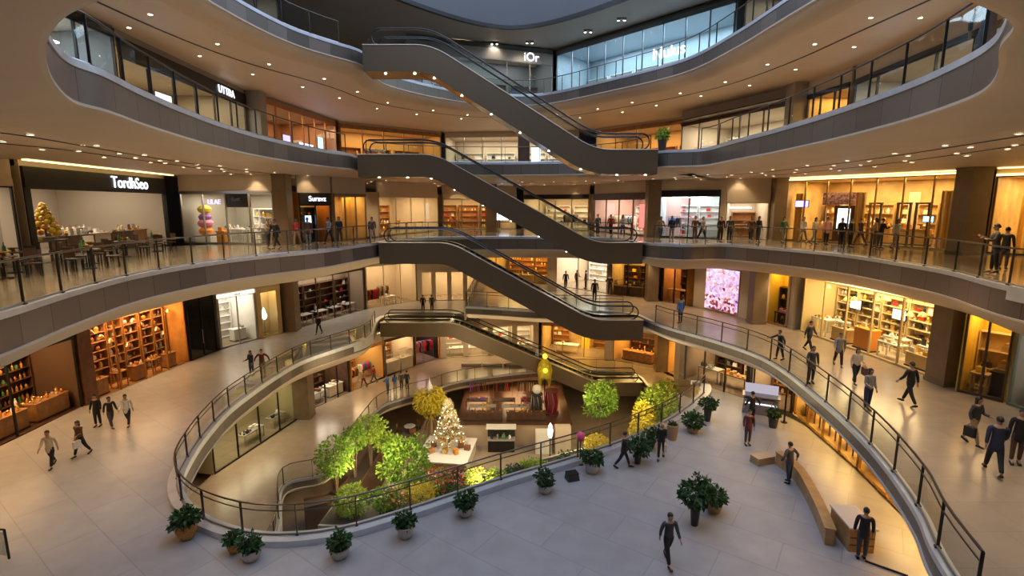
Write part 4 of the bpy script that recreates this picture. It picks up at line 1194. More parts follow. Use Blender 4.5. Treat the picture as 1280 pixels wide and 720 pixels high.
screen(s, 8.2, 0.9, 1.5, 0.5, 0.3, SCR_B, 'small blue screen near the far column in the gold shop')
for i, u in enumerate((0.3, 1.9, 4.3, 6.1, 8.75, 9.4)): curtain(s, u, (0.8, 3.4, 0.7, 3.2, 0.7, 2.0)[i], 0.6, 3.2, (GCURT, CCURT)[i % 2], ('by the first column', 'beyond the first pane', 'right of the pale screen', 'in the middle', 'by the last pane', 'in the last corner')[i], ('gold', 'cream')[i % 2])
for i, u in enumerate((5.2, 6.75, 7.7)):
    t = thing('door_frame', f'tall open dark doorframe standing in the gold shop, {("leftmost", "middle one", "rightmost")[i]} of three', 'doorframe', s.pt(u, 1.3), s.a, 'dark doorframes in the gold shop')
    for x in (-0.32, 0.32):
        mb = MB(); mb.box((x, 0, 1.25), (0.09, 0.16, 2.5)); mb.build('jamb', DWOOD, t)
    mb = MB(); mb.box((0, 0, 2.54), (0.76, 0.18, 0.1)); mb.build('lintel', DWOOD, t)
for i, u in enumerate((1.0, 4.2, 6.2, 8.2)):
    table(s, u, 2.6, 1.5, 0.7, 1.0, P('brass_top', (0.6, 0.4, 0.14), 0.3, 0.6), ['handbag', 'perfume_bottle', 'gift_box', 'vase'], ['gold', 'amber', 'cream', 'white'], ('nearest the first column', 'behind the screen', 'in the middle', 'nearest the last column')[i], plinth=True, rows=2)
for i in range(4): shelf_unit(s, 0.4 + 2.4 * i, 4.4, 2.1, 2.5, 4, GOLDW, ['perfume_bottle', 'vase', 'handbag', 'jar'], ['gold', 'amber', 'white', 'cream'], ('first', 'second', 'third', 'last')[i] + ' from the brown column')
column(22.75, 25.75, Z2, Z2 + H2c, 0.5)
s = shop('the gold drapery shop', (24.3, 26.2), (27.6, 20.6), Z2, H2c - 0.3, H2c, 5, wall=GOLDW, ceil=GOLDW, lum=7.5, lcol=(1, 0.66, 0.27), frame=BRONZE, band=0.1, bandmat=COVE, panes=2, glass=True, bulk=GOLDW)
curtain(s, 0.4, 2.4, 2.0, 3.0, GCURT, 'at the left', 'gold'); curtain(s, 3.0, 1.4, 2.4, 3.0, P('ivory_curtain', (0.82, 0.7, 0.5), 0.5), 'at the right', 'ivory')
table(s, 1.2, 1.0, 1.8, 0.8, 0.95, GOLDW, ['vase', 'perfume_bottle', 'bowl'], ['gold', 'amber', 'white'], 'before the curtains', rows=2)
# warm cove on the ceiling before the gold shop
for a_, b_, nm in (((19.0, 35.9), (23.6, 27.3), 'cove strip glowing along the ceiling over the gold shopfront'), ((24.0, 25.9), (27.3, 20.4), 'cove strip glowing over the gold drapery shop'), ((-19.4, 20.9), (-20.9, 32.2), 'cove strip glowing above the black portal')):
    mb = MB(); mb.bar((a_[0], a_[1], Z3 - 1.16), (b_[0], b_[1], Z3 - 1.16), 0.16, 0.05); tag(mb.build('cove_strip', COVE), nm, 'light strip')

# ---- ground level, left arm
s = shop('the dark amber bar', (-23.6, 15.5), A(103, 508, ZG), ZG, 4.6, HGc, 2.9, wall=P('bar_wall', (0.10, 0.055, 0.03), 0.5), floor=DWOOD, ceil=BLACK, lum=9, lcol=(1, 0.58, 0.25), frame=BLACK, band=0.7, panes=3, glass=False, bulk=SOFFIT, sign='lanir', ssize=0.5, spos=0.86, label='open dark bar front with a dim sign, left of the timber pier')
W = s.w
for i in range(5): shelf_unit(s, W - 10.3 + 2.05 * i, 2.5, 1.95, 3.0, 5, DWOOD, ['bottle', 'jar'], ['amber', 'copper', 'green', 'brown', 'gold'], ('first', 'second', 'third', 'fourth', 'fifth')[i] + ' along the back wall', fill=0.95)
for i in range(4): table(s, W - 9.4 + 2.4 * i, 0.75, 2.0, 0.7, 1.0, WOOD, ['bottle', 'bowl', 'cup', 'jar'], ['amber', 'gold', 'white', 'copper'], ('farthest from', 'second farthest from', 'second nearest', 'nearest')[i] + ' the timber pier', plinth=True, rows=2)
for i in range(4): table(s, W - 8.8 + 2.3 * i, 1.7, 1.4, 0.7, 0.78, DWOOD, ['cup', 'bowl', 'bottle'], ['white', 'amber', 'gold'], ('first', 'second', 'third', 'last')[i] + ' in the inner row', rows=2)
for i in range(6): pendant(s, W - 9.0 + 1.6 * i, 1.5 + (i % 2) * 0.9, 4.45, 1.2, SHADE, 'brass pendant lamp hanging in the dark amber bar')
c0 = A(109, 505, ZG)
column(c0.x - 0.25, c0.y + 0.2, ZG, HGc, 0.42, P('timber_pier', (0.16, 0.06, 0.025), 0.4, 0, 0.25, 3.0))
GAm = 'the amber glassware store'
s = shop(GAm, A(117, 501, ZG), A(236, 452, ZG), ZG, 4.9, HGc, 1.9, wall=AMBER, floor=WOOD, ceil=AMBER, lum=17, lcol=(1, 0.62, 0.27), frame=P('amber_frame', (0.5, 0.2, 0.04), 0.35, 0.2), band=0.5, panes=4, glass=False, bulk=SOFFIT, label='wide open shopfront full of amber lit shelves beside the timber pier')
W = s.w; nsh = 6
for i in range(nsh): shelf_unit(s, 0.25 + (W - 0.4) / nsh * i, 1.5, (W - 0.4) / nsh - 0.08, 4.0, 7, WOOD, ['bottle', 'jar', 'vase', 'bowl', 'lantern', 'ornament'], ['amber', 'copper', 'gold', 'white', 'silver', 'white'], ('first', 'second', 'third', 'fourth', 'fifth', 'last')[i] + ' from the timber pier', fill=1.0, scale=1.9, dp=0.55, back=P('mirror_copper', (0.85, 0.50, 0.22), 0.25, 0.7))
for i in range(5): table(s, 0.5 + (W - 0.8) / 5 * i, 0.45, (W - 0.8) / 5 - 0.5, 0.55, 1.0, WOOD, ['bowl', 'vase', 'jar', 'cup'], ['amber', 'gold', 'copper', 'white'], ('first', 'second', 'third', 'fourth', 'last')[i] + ' from the timber pier', plinth=(i % 2 == 0), rows=2)
for i in range(9): pendant(s, 0.7 + (W - 1.2) / 8 * i, 0.35 + 0.2 * (i % 3), 4.4, 0.5 + 0.45 * ((i * 5) % 4), pm('copper'), 'copper pendant lamp added for sparkle in the amber glassware store', 0.2)  # invented pendants, hung to give the amber shelves their sparkle
s = shop('the black doorway shop', A(239, 451, ZG), A(272, 438, ZG), ZG, 4.9, HGc, 2.5, wall=P('night_wall', (0.03, 0.024, 0.02), 0.5), ceil=BLACK, lum=0.8, lcol=WARM, frame=BLACK, band=0.4, panes=2, bulk=SOFFIT, label='black double door front between the amber store and the white shop')
mb = MB(); mb.tube([(0, 0, 1.0), (0, -0.08, 1.0), (0, -0.08, 2.0), (0, 0, 2.0)], 0.02, 6); mb.build('door_handle', STEEL, s.front).location = (s.w / 2 - 0.15, -0.06, 0)
s = shop('the white cosmetics shop', A(277, 436, ZG), A(322, 424, ZG), ZG, 4.2, HGc, 3.5, wall=WHITE, ceil=WHITE, lum=5.5, lcol=NEUT, frame=GREYP, band=0.3, bandmat=EM('front_lightbox', (1.0, 0.9, 0.72), 1.3), panes=2, door=0, bulk=SOFFIT, label='bright white shopfront with a lit header beside the black doors', sign='uasia', ssize=0.28, smat=GREYP)
W = s.w
for i in range(2): shelf_unit(s, 0.2 + W / 2 * i, 3.0, W / 2 - 0.35, 3.0, 5, WHITE, ['perfume_bottle', 'jar', 'gift_box', 'picture_frame'], ['white', 'cream', 'silver', 'grey'], ('on the left', 'on the right')[i], scale=1.3)
table(s, W * 0.55, 1.2, W * 0.36, 0.7, 1.0, WHITE, ['perfume_bottle', 'gift_box', 'folded_shirts'], ['white', 'grey', 'silver'], 'behind the right pane', plinth=True, rows=2, scale=1.3)
# gold framed picture window
s = shop('the gold-framed window bay', A(324, 423.5, ZG), A(353, 416, ZG), ZG, 4.2, HGc, 1.4, wall=P('window_wall', (0.62, 0.52, 0.30), 0.5), ceil=CREAM, lum=6.5, lcol=WARM, frame=P('pale_gold', (0.75, 0.58, 0.28), 0.35, 0.3), band=0.35, bandmat=P('pale_gold', (0.75, 0.58, 0.28), 0.35, 0.3), panes=1, fw=0.4, bulk=SOFFIT, label='thick pale gold frame around a single display window, left of a column')
t = thing('lamp_sculpture', 'white teardrop lamp on a stand in the gold-framed window', 'lamp', s.pt(s.w / 2, 0.7), s.a)
mb = MB(); mb.lathe([(0.3, 0), (0.3, 0.06), (0.03, 0.1), (0.03, 1.4)], n=14); mb.build('stand', STEEL, t)
mb = MB(); mb.lathe([(0.0, 1.3), (0.2, 1.45), (0.25, 1.65), (0.15, 2.0), (0.05, 2.3), (0, 2.4)], n=14, cap=False); mb.build('lamp_shade', EM('lamp_white', (1, 0.92, 0.75), 3), t, smooth=True)
c0 = A(364, 413.5, ZG); column(c0.x, c0.y + 0.3, ZG, HGc, 0.55)
GD = 'the crowded dark goods store'
s = shop(GD, A(375, 410, ZG), A(456, 387, ZG), ZG, 4.8, HGc, 2.4, wall=P('dim_wall', (0.22, 0.16, 0.11), 0.6), lum=6.0, lcol=NEUT, frame=DWOOD, band=0.5, panes=4, glass=False, bulk=SOFFIT, label='open dark shopfront packed with goods, right of the brown column')
W = s.w
for i in range(4): shelf_unit(s, 0.3 + (W - 0.5) / 4 * i, 2.0, (W - 0.5) / 4 - 0.1, 3.4, 5, DWOOD, ['shoe', 'hat', 'handbag', 'gift_box', 'vase', 'picture_frame'], ['black', 'brown', 'white', 'grey', 'red', 'silver'], ('first', 'second', 'third', 'last')[i] + ' from the brown column', scale=1.5, dp=0.55)
for i in range(4): table(s, 0.6 + (W - 1) / 4 * i, 0.7, (W - 1) / 4 - 0.6, 0.9, 0.95, GREYP, ['folded_shirts', 'handbag', 'bowl', 'hat'], ['white', 'black', 'brown', 'silver', 'grey'], ('first', 'second', 'third', 'last')[i] + ' from the brown column', rows=2, scale=1.3)
s = shop('the pale clothes shop, ground gallery', A(459, 386, ZG), (-11.0, 58.0), ZG, 4.8, HGc, 4, wall=CREAM, lum=4.5, lcol=WARM, frame=CREAM, band=0.3, bandmat=CREAM, panes=3, glass=False, bulk=SOFFIT)
clothes_rack(s, 0.4, 1.0, 1.9, ['black', 'red', 'brown'], 'nearest the front', True, 1.9); clothes_rack(s, 2.6, 2.2, 1.6, ['tan', 'cream', 'brown'], 'farther in', True, 1.9)
table(s, 2.6, 0.8, 1.3, 0.8, 0.9, WHITE, ['vase', 'folded_shirts'], ['white', 'cream'], 'at the front')

# ---- first gallery, back and right
H1 = H1c
s = shop('the cream pilastered shop', (-10.8, 57.9), (-3.6, 58.5), ZG, 3.6, HGc, 4, wall=CREAM, lum=4.5, lcol=WARM, frame=CREAM, band=0.25, bandmat=CREAM, panes=4, fw=0.5, door=1)
for i in range(2): shelf_unit(s, 0.6 + 3.2 * i, 4.4, 2.6, 2.2, 4, WOOD, ['vase', 'handbag', 'jar'], ['cream', 'gold', 'tan'], ('on the left', 'on the right')[i])
s = shop('the yellow back jewellery shop', (-2.8, 51.0), (3.4, 47.8), Z1, H1 - 0.05, H1, 5, wall=GOLDW, lum=6, lcol=GOLDL, frame=WOOD, band=0.25, bandmat=WOOD, panes=5, door=2)
for i in range(4): glass_case(s, 0.3 + 1.7 * i, 0.8, 1.4, 0.6, 1.1, GOLDW, ['perfume_bottle', 'bowl', 'jar'], ['gold', 'white', 'amber'], ('first', 'second', 'third', 'last')[i] + ' from the left')
shelf_unit(s, 0.5, 4.4, 5.6, 2.2, 4, WOOD, ['jar', 'vase', 'perfume_bottle'], ['gold', 'amber', 'white'], 'along the back')
s = shop('the pale lit corridor shop', (3.7, 47.4), (8.1, 43.0), Z1, H1 - 0.05, H1, 6, wall=CREAM, lum=5.5, lcol=NEUT, frame=CREAM, band=0.2, bandmat=EM('header_cool', (0.8, 0.9, 1.0), 1.6), panes=2, glass=False)
shelf_unit(s, 0.4, 5.4, 2.4, 2.2, 4, WHITE, ['folded_shirts', 'gift_box'], ['cream', 'tan', 'white'], 'at the back on the left'); shelf_unit(s, 3.2, 5.4, 2.4, 2.2, 4, WHITE, ['folded_shirts', 'gift_box'], ['cream', 'tan', 'pink'], 'at the back on the right')
column(3.5, 44.5, Z1, Z1 + H1, 0.4, CREAM)
s = shop('the black-headed food kiosk', (8.3, 42.5), (10.7, 40.7), Z1, H1 - 0.05, H1, 3, wall=GOLDW, ceil=BLACK, lum=6, lcol=GOLDL, frame=BLACK, band=0.55, panes=2, glass=False, sign='Ricco', ssize=0.25, smat=S_Y, spos=0.4, label='black headed kiosk front with yellow lit food shelves')
for i in range(2): shelf_unit(s, 0.1 + 1.45 * i, 2.5, 1.35, 2.3, 4, DWOOD, ['bowl', 'jar', 'gift_box'], ['yellow', 'gold', 'amber', 'orange'], ('on the left', 'on the right')[i])
glass_case(s, 0.2, 0.5, 2.5, 0.7, 1.2, DWOOD, ['bowl', 'gift_box'], ['yellow', 'gold', 'orange'], 'across the front')
column(10.95, 39.6, Z1, Z1 + H1, 0.42)
s = shop('the timber shop left of the mural', (11.7, 39.3), (13.0, 37.6), Z1, H1 - 0.05, H1, 3, wall=AMBER, lum=5, lcol=WARM, frame=BLACK, band=0.2, panes=2, glass=False)
shelf_unit(s, 0.1, 2.4, 1.9, 2.4, 4, DWOOD, ['bowl', 'jar', 'vase'], ['amber', 'gold', 'brown'], 'at the back'); table(s, 0.2, 0.7, 1.7, 0.7, 1.0, WOOD, ['bowl', 'jar'], ['gold', 'amber', 'cream'], 'at the front', rows=2)
# cream wall with a pink backlit mural
p0, p1 = A(866, 383, Z1), A(955, 404, Z1)
s = Shop('the cream mural wall', p0, p1, Z1)
mb = MB(); mb.box((s.w / 2, 0.15, H1 / 2), (s.w, 0.3, H1)); o = s.mk(mb, 'wall_mural', CREAM); o['kind'] = 'structure'
m, nt, out = newmat('mural_print')
e = nt.nodes.new('ShaderNodeEmission'); e.inputs[1].default_value = 1.0
tc = nt.nodes.new('ShaderNodeTexCoord'); vo = nt.nodes.new('ShaderNodeTexVoronoi'); vo.inputs['Scale'].default_value = 5.5
nz = nt.nodes.new('ShaderNodeTexNoise'); nz.inputs['Scale'].default_value = 2.4; nz.inputs['Detail'].default_value = 3
cr = nt.nodes.new('ShaderNodeValToRGB')
for p_, c_ in ((0.30, (0.30, 0.03, 0.05)), (0.42, (0.85, 0.45, 0.40)), (0.52, (0.80, 0.55, 0.85)), (0.62, (0.95, 0.80, 0.78)), (0.72, (0.55, 0.25, 0.75))):
    el = cr.color_ramp.elements.new(p_); el.color = (*c_, 1)
mixn = nt.nodes.new('ShaderNodeMath'); mixn.operation = 'MULTIPLY_ADD'; mixn.inputs[1].default_value = 0.55; mixn.inputs[2].default_value = 0.0
ad = nt.nodes.new('ShaderNodeMath'); ad.operation = 'MULTIPLY_ADD'; ad.inputs[1].default_value = 0.55
L_ = nt.links.new
L_(tc.outputs['Object'], vo.inputs['Vector']); L_(tc.outputs['Object'], nz.inputs['Vector'])
sepc = nt.nodes.new('ShaderNodeSeparateColor'); L_(vo.outputs['Color'], sepc.inputs[0])
L_(sepc.outputs[0], mixn.inputs[0]); L_(nz.outputs['Fac'], ad.inputs[0]); L_(mixn.outputs[0], ad.inputs[2]); sz = nt.nodes.new('ShaderNodeSeparateXYZ'); L_(tc.outputs['Object'], sz.inputs[0])
gz = nt.nodes.new('ShaderNodeMath'); gz.operation = 'MULTIPLY_ADD'; gz.inputs[1].default_value = 0.09; gz.inputs[2].default_value = -0.12; L_(sz.outputs['Z'], gz.inputs[0])
g2 = nt.nodes.new('ShaderNodeMath'); g2.operation = 'ADD'; L_(ad.outputs[0], g2.inputs[0]); L_(gz.outputs[0], g2.inputs[1]); L_(g2.outputs[0], cr.inputs[0]); L_(cr.outputs[0], e.inputs[0]); L_(e.outputs[0], out.inputs[0])
pa, pb = (A(880, 386.5, Z1) - p0).length, (A(927, 395.5, Z1) - p0).length
t = thing('lit_mural', 'pink and violet backlit mural panel on the cream wall left of a column', 'mural', s.pt((pa + pb) / 2, -0.03, 0.12), s.a)
mb = MB(); mb.box((0, 0, 1.5), (pb - pa, 0.06, 3.0)); mb.build('frame', CREAM, t)
mb = MB(); mb.box((0, -0.035, 1.5), (pb - pa - 0.08, 0.01, 2.92)); mb.build('print_panel', m, t)
c0 = A(945, 403, Z1); column(c0.x - 0.1, c0.y - 0.15, Z1, Z1 + H1, 0.42)
s = shop('the small yellow toy shop', A(957, 403, Z1), A(985, 410, Z1), Z1, H1 - 0.05, H1, 1.3, wall=P('yellow_wall', (0.80, 0.52, 0.05), 0.5), lum=6, lcol=GOLDL, frame=WOOD, band=0.12, bandmat=COVE, panes=1, label='narrow yellow lit shop window between two columns')
table(s, 0.4, 0.45, s.w - 0.85, 0.5, 0.8, DWOOD, ['handbag', 'gift_box'], ['yellow', 'orange', 'pink'], 'across the window', rows=2, scale=1.2)
shelf_unit(s, 0.15, 1.0, s.w - 0.3, 2.3, 3, DWOOD, ['jar', 'vase', 'bowl'], ['yellow', 'gold', 'orange'], 'at the back')
c0 = A(993, 410.5, Z1); column(c0.x, c0.y + 0.1, Z1, Z1 + H1, 0.36, P('grey_pier', (0.36, 0.31, 0.25), 0.5))
GJ = 'the sparkling homeware store'
s = shop(GJ, A(1001, 414, Z1), A(1161, 471, Z1), Z1, H1 - 0.05, H1, 2.6, wall=P('gilt_wall', (0.70, 0.55, 0.28), 0.45), floor=CREAM, lum=9.5, lcol=(1, 0.72, 0.34), frame=P('pale_gold', (0.75, 0.58, 0.28), 0.35, 0.3), band=0.12, bandmat=COVE, panes=5, label='wide bright gold glazed store window before the walking shoppers')
W = s.w
for i in range(5): shelf_unit(s, 0.2 + (W - 0.3) / 5 * i, 2.2, (W - 0.3) / 5 - 0.08, 2.7, 6, P('gilt_shelf', (0.62, 0.48, 0.26), 0.4), ['vase', 'bowl', 'bottle', 'picture_frame', 'jar', 'cup'], ['white', 'silver', 'black', 'gold', 'cream', 'red'], ('first', 'second', 'third', 'fourth', 'last')[i] + ' from the grey pier', fill=0.95, dp=0.45)
for i in range(5): table(s, 0.3 + (W - 0.4) / 5 * i, 0.65, (W - 0.4) / 5 - 0.35, 0.6, (1.0, 0.8, 1.15, 0.8, 0.7)[i], (WHITE, GOLDW, pm('orange'), WHITE, GOLDW)[i], ['bowl', 'vase', 'cup', 'handbag', 'gift_box'], ['white', 'silver', 'gold', 'black', 'cream'], ('first', 'second', 'third', 'fourth', 'last')[i] + ' behind the glass from the grey pier', plinth=i in (1, 2, 4), rows=2)
for i in range(4): table(s, 0.6 + (W - 0.6) / 4 * i, 1.45, (W - 0.6) / 4 - 0.7, 0.5, 0.9, WHITE, KHOME, ['white', 'silver', 'black', 'gold'], ('first', 'second', 'third', 'last')[i] + ' in the inner row from the grey pier', rows=2)
for i in range(3): screen(s, 1.8 + 2.8 * i, 1.85, 1.7, 0.75, 0.5, EM('lightbox_warm', (1.0, 0.9, 0.68), 2.2), ('small lit panel in the homeware store nearest the grey pier', 'small lit panel in the middle of the homeware store', 'small lit panel in the homeware store nearest the broad column')[i])
for i in range(8): pendant(s, 0.7 + (W - 1.2) / 7 * i, 0.9 + 0.4 * (i % 2), H1 - 0.2, 0.3 + 0.2 * ((i * 3) % 4), pm('gold'), 'gold pendant lamp added for sparkle in the sparkling homeware store', 0.2)  # pendants added only to put bright sparkle into this store
c0 = A(1179, 481, Z1); column(c0.x + 0.25, c0.y + 0.2, Z1, Z1 + H1, 0.5)
s = shop('the yellow handbag boutique', A(1196, 489, Z1), A(1254, 503, Z1), Z1, H1 - 0.05, H1, 1.9, wall=P('yellow_wall', (0.80, 0.52, 0.05), 0.5), lum=6, lcol=(1, 0.70, 0.30), frame=BRONZE, band=0.15, bandmat=COVE, panes=2, label='yellow lit boutique window with handbags beside the broad column')
shelf_unit(s, 0.1, 1.5, s.w - 0.2, 2.4, 3, GOLDW, ['handbag'], ['yellow', 'black', 'gold'], 'along the back', dp=0.4)
table(s, 0.2, 0.7, s.w * 0.4, 0.5, 0.8, GOLDW, ['handbag', 'bowl'], ['yellow', 'white'], 'at the left'); table(s, s.w * 0.56, 0.7, s.w * 0.36, 0.5, 1.0, BLACK, ['handbag'], ['yellow', 'orange'], 'at the right', plinth=True)
s = shop('the grey shop past the boutique', A(1259, 505, Z1), (19.4, 13.5), Z1, H1 - 0.05, H1, 3, wall=GREYP, lum=2.5, lcol=NEUT, frame=P('green_steel', (0.22, 0.26, 0.22), 0.4, 0.4), band=0.2, panes=3)
table(s, 0.4, 0.8, 1.4, 0.7, 0.9, GREYP, ['gift_box', 'bowl'], ['grey', 'white', 'silver'], 'nearest the boutique', rows=2)

# ---- ground level, right side under the first gallery
s = shop('the dim shop beyond the plaza', A(855, 474, ZG), (13.4, 27.9), ZG, HGR - 0.05, HGR, 4, wall=P('dim_wall', (0.22, 0.16, 0.11), 0.6), lum=4.5, lcol=WARM, frame=BLACK, band=0.2, panes=3, glass=False)
W = s.w
shelf_unit(s, 0.2, 3.4, W / 2 - 0.3, 2.0, 4, DWOOD, ['shoe', 'hat', 'handbag'], ['black', 'brown', 'white', 'silver'], 'on the left'); shelf_unit(s, W / 2 + 0.1, 3.4, W / 2 - 0.3, 2.0, 4, CREAM, ['vase', 'bowl', 'gift_box'], ['yellow', 'tan', 'gold'], 'on the right')
table(s, 0.5, 1.0, 1.4, 0.7, 0.9, GREYP, ['handbag', 'shoe'], ['black', 'silver'], 'at the left', rows=2); table(s, W - 2.2, 1.2, 1.6, 0.7, 0.8, WOOD, ['bowl', 'gift_box'], ['gold', 'tan'], 'at the right', rows=2)
s = shop('the narrow shop behind the kiosk', (13.5, 27.7), (14.9, 25.9), ZG, HGR - 0.05, HGR, 3, wall=CREAM, lum=3.5, lcol=WARM, frame=BRONZE, band=0.2, panes=1, glass=False)
shelf_unit(s, 0.2, 2.4, s.w - 0.4, 2.0, 4, WOOD, ['bottle', 'jar'], ['gold', 'white', 'amber'], 'at the back')
GS = 'the farther low gold window'
s = shop(GS, (14.95, 25.7), A(1072, 587, ZG), ZG, HGR - 0.05, HGR, 2.5, wall=GOLDW, floor=GOLDW, ceil=GOLDW, lum=9, lcol=GOLDL, frame=P('brass', (0.5, 0.32, 0.10), 0.25, 0.9), band=0.1, panes=4, label='gold lit shop window tucked under the right gallery, farther stretch')
for i in range(4): table(s, 0.2 + s.w / 4 * i, 0.7, s.w / 4 - 0.4, 0.6, 0.7, DWOOD, ['handbag', 'bowl', 'ornament', 'vase'], ['gold', 'yellow', 'white', 'black'], ('farthest', 'second farthest', 'second nearest', 'nearest')[i] + ' along the glass', rows=2)
shelf_unit(s, 0.2, 2.1, s.w - 0.4, 2.0, 3, GOLDW, ['handbag', 'jar', 'vase'], ['gold', 'white', 'amber'], 'along the back')
s = shop('the nearer low gold window', A(1073, 588, ZG), (13.2, 11.5), ZG, HGR - 0.05, HGR, 2.5, wall=GOLDW, floor=GOLDW, ceil=GOLDW, lum=9, lcol=GOLDL, frame=P('brass', (0.5, 0.32, 0.10), 0.25, 0.9), band=0.1, panes=4, label='gold lit shop window tucked under the right gallery, nearer stretch')
for i in range(3): table(s, 0.3 + s.w / 3 * i, 0.7, s.w / 3 - 0.6, 0.6, 0.7, GOLDW, ['bowl', 'ornament', 'vase'], ['gold', 'white', 'cream'], ('farthest', 'middle', 'nearest')[i] + ' along the glass', rows=2)

# ---- lower gallery
HB = -1.4 - ZB
s = shop('the olive glass office', A(268, 593, ZB), A(372, 524, ZB), ZB, 3.6, HB, 3.5, wall=P('olive_wall', (0.34, 0.30, 0.17), 0.5), lum=3.2, lcol=(1, 0.84, 0.5), frame=BLACK, band=0.3, panes=4, bulk=SOFFIT, label='olive tinted glass shopfront with black posts under the left arm')
table(s, 3.6, 1.0, 2.0, 0.7, 0.8, GREYP, ['gift_box', 'cup'], ['black', 'white'], 'in the middle', rows=2); table(s, 6.6, 1.0, 1.5, 0.7, 0.8, GREYP, ['gift_box', 'shoe'], ['white', 'black', 'grey'], 'near the column', rows=2)
c0 = A(380, 522, ZB); column(c0.x, c0.y + 0.2, ZB, -1.4, 0.62)
s = shop('the lower book and gift shop', A(391, 511, ZB), A(437, 490, ZB), ZB, 3.6, HB, 3.5, wall=DWOOD, lum=5, lcol=NEUT, frame=BLACK, band=0.25, panes=3, glass=False, bulk=SOFFIT)
W = s.w
for i in range(3): shelf_unit(s, 0.2 + (W - 0.3) / 3 * i, 3.0, (W - 0.3) / 3 - 0.1, 2.6, 4, DWOOD, ['gift_box', 'shoe', 'picture_frame'], ['white', 'black', 'brown', 'silver'], ('first', 'second', 'last')[i] + ' from the column', scale=1.3)
table(s, 0.4, 0.9, W * 0.4, 0.8, 0.9, GREYP, ['gift_box', 'bowl', 'folded_shirts'], ['white', 'brown', 'silver'], 'nearest the column', rows=2); table(s, W * 0.55, 0.9, W * 0.4, 0.9, 1.0, CREAM, ['gift_box', 'bowl', 'folded_shirts'], ['white', 'tan', 'silver'], 'farthest from the column', plinth=True, rows=2)
s = shop('the lower orange doorway shop', A(440, 489, ZB), A(479, 471, ZB), ZB, 3.6, HB, 4, wall=P('ochre_wall', (0.5, 0.30, 0.10), 0.5), lum=5, lcol=WARM, frame=pm('orange'), band=0.2, panes=1, glass=False, bulk=SOFFIT, label='open shop with an orange doorframe beside glass counters')
W = s.w
clothes_rack(s, 0.4, 1.2, 1.8, ['brown', 'orange', 'black'], 'at the left'); clothes_rack(s, 2.8, 1.6, 2.0, ['red', 'white', 'blue'], 'at the middle'); shelf_unit(s, 0.3, 3.5, W - 0.6, 2.5, 4, WOOD, ['handbag', 'folded_shirts'], ['red', 'tan', 'white', 'black'], 'along the back')
s = shop('the lower counter shop', A(482, 469, ZB), A(518, 457, ZB), ZB, 3.6, HB, 4, wall=CREAM, lum=5, lcol=WARM, frame=DWOOD, band=0.2, panes=1, glass=False, bulk=SOFFIT)
W = s.w
glass_case(s, 0.2, 0.5, W * 0.44, 1.0, 1.9, CREAM, ['bowl', 'shoe', 'handbag'], ['white', 'brown', 'black'], 'on the left'); glass_case(s, W * 0.55, 0.5, W * 0.4, 1.0, 1.9, CREAM, ['bowl', 'shoe', 'handbag'], ['white', 'tan', 'red'], 'on the right')
shelf_unit(s, 0.3, 3.5, W - 0.6, 2.6, 4, WOOD, ['handbag', 'vase'], ['red', 'tan', 'white'], 'along the back', scale=1.2)
s = shop('the lower dark dress shop', A(520, 456, ZB), A(549, 448.5, ZB), ZB, 3.6, HB, 4, wall=P('night_wall', (0.03, 0.024, 0.02), 0.5), lum=4, lcol=(1, 0.6, 0.6), frame=pm('orange'), band=0.15, panes=1, glass=False, bulk=SOFFIT)
W = s.w
clothes_rack(s, 0.3, 0.8, W * 0.4, ['pink', 'purple', 'black'], 'on the left', True, 2.2); clothes_rack(s, W * 0.52, 0.8, W * 0.42, ['red', 'pink', 'black'], 'on the right', True, 2.2)
s = shop('the lower cream store', A(551, 448, ZB), (3.0, 56.8), ZB, 3.6, HB, 4, wall=CREAM, lum=5, lcol=WARM, frame=CREAM, band=0.3, bandmat=CREAM, panes=4, fw=0.6, bulk=SOFFIT)
W = s.w
for i in range(4): shelf_unit(s, 0.4 + W / 4 * i, 3.4, W / 4 - 0.5, 2.5, 4, WHITE, ['handbag', 'hat', 'bowl'], ['white', 'tan', 'red', 'cream'], ('first', 'second', 'third', 'last')[i] + ' from the left', scale=1.2)
for i in range(3): table(s, 1.0 + W / 3 * i, 1.0, 2.4, 1.0, 0.9, WHITE, ['folded_shirts', 'bowl', 'hat'], ['white', 'tan', 'red'], ('first', 'second', 'last')[i] + ' from the left', rows=2)
mb = MB(); mb.box((0.0, 57.2, 0.55), (6.8, 0.2, 3.9)); o = mb.build('wall_bulkhead', SOFFIT); o['kind'] = 'structure'
s = shop('the lower yellow boutique', (3.4, 56.6), (10.3, 54.2), ZB, 3.6, HB + 3, 4.5, wall=GOLDW, lum=6, lcol=GOLDL, frame=WOOD, band=0.3, panes=3, glass=False, bulk=SOFFIT)
W = s.w
curtain(s, 3.9, 3.4, 1.0, 3.0, P('yellow_drape', (0.85, 0.62, 0.05), 0.5), 'in the middle', 'yellow')
for i in range(2): shelf_unit(s, 0.3 + 4.9 * i, 4.0, 2.0, 2.5, 4, WOOD, ['handbag', 'bowl', 'gift_box'], (['cream', 'white', 'gold'], ['red', 'black', 'red'])[i], ('with pale goods', 'with red goods')[i], scale=1.2)
table(s, 1.4, 1.2, 2.6, 1.0, 1.0, WHITE, ['handbag', 'folded_shirts', 'bowl'], ['white', 'gold', 'cream'], 'at the front', rows=2)
mb = MB(); mb.box((0, 0, 2.0), (0.9, 0.9, 4.0)); o = s.mk(mb, 'column', CREAM, s.w + 0.3, 0.2); o['kind'] = 'structure'
s = shop('the lower tan food hall', (11.0, 53.8), A(819, 461, ZB), ZB, 3.6, HB + 3, 4.5, wall=P('tan_wall', (0.62, 0.36, 0.12), 0.5), lum=6, lcol=GOLDL, frame=WOOD, band=0.2, panes=1, glass=False, bulk=SOFFIT)
W = s.w
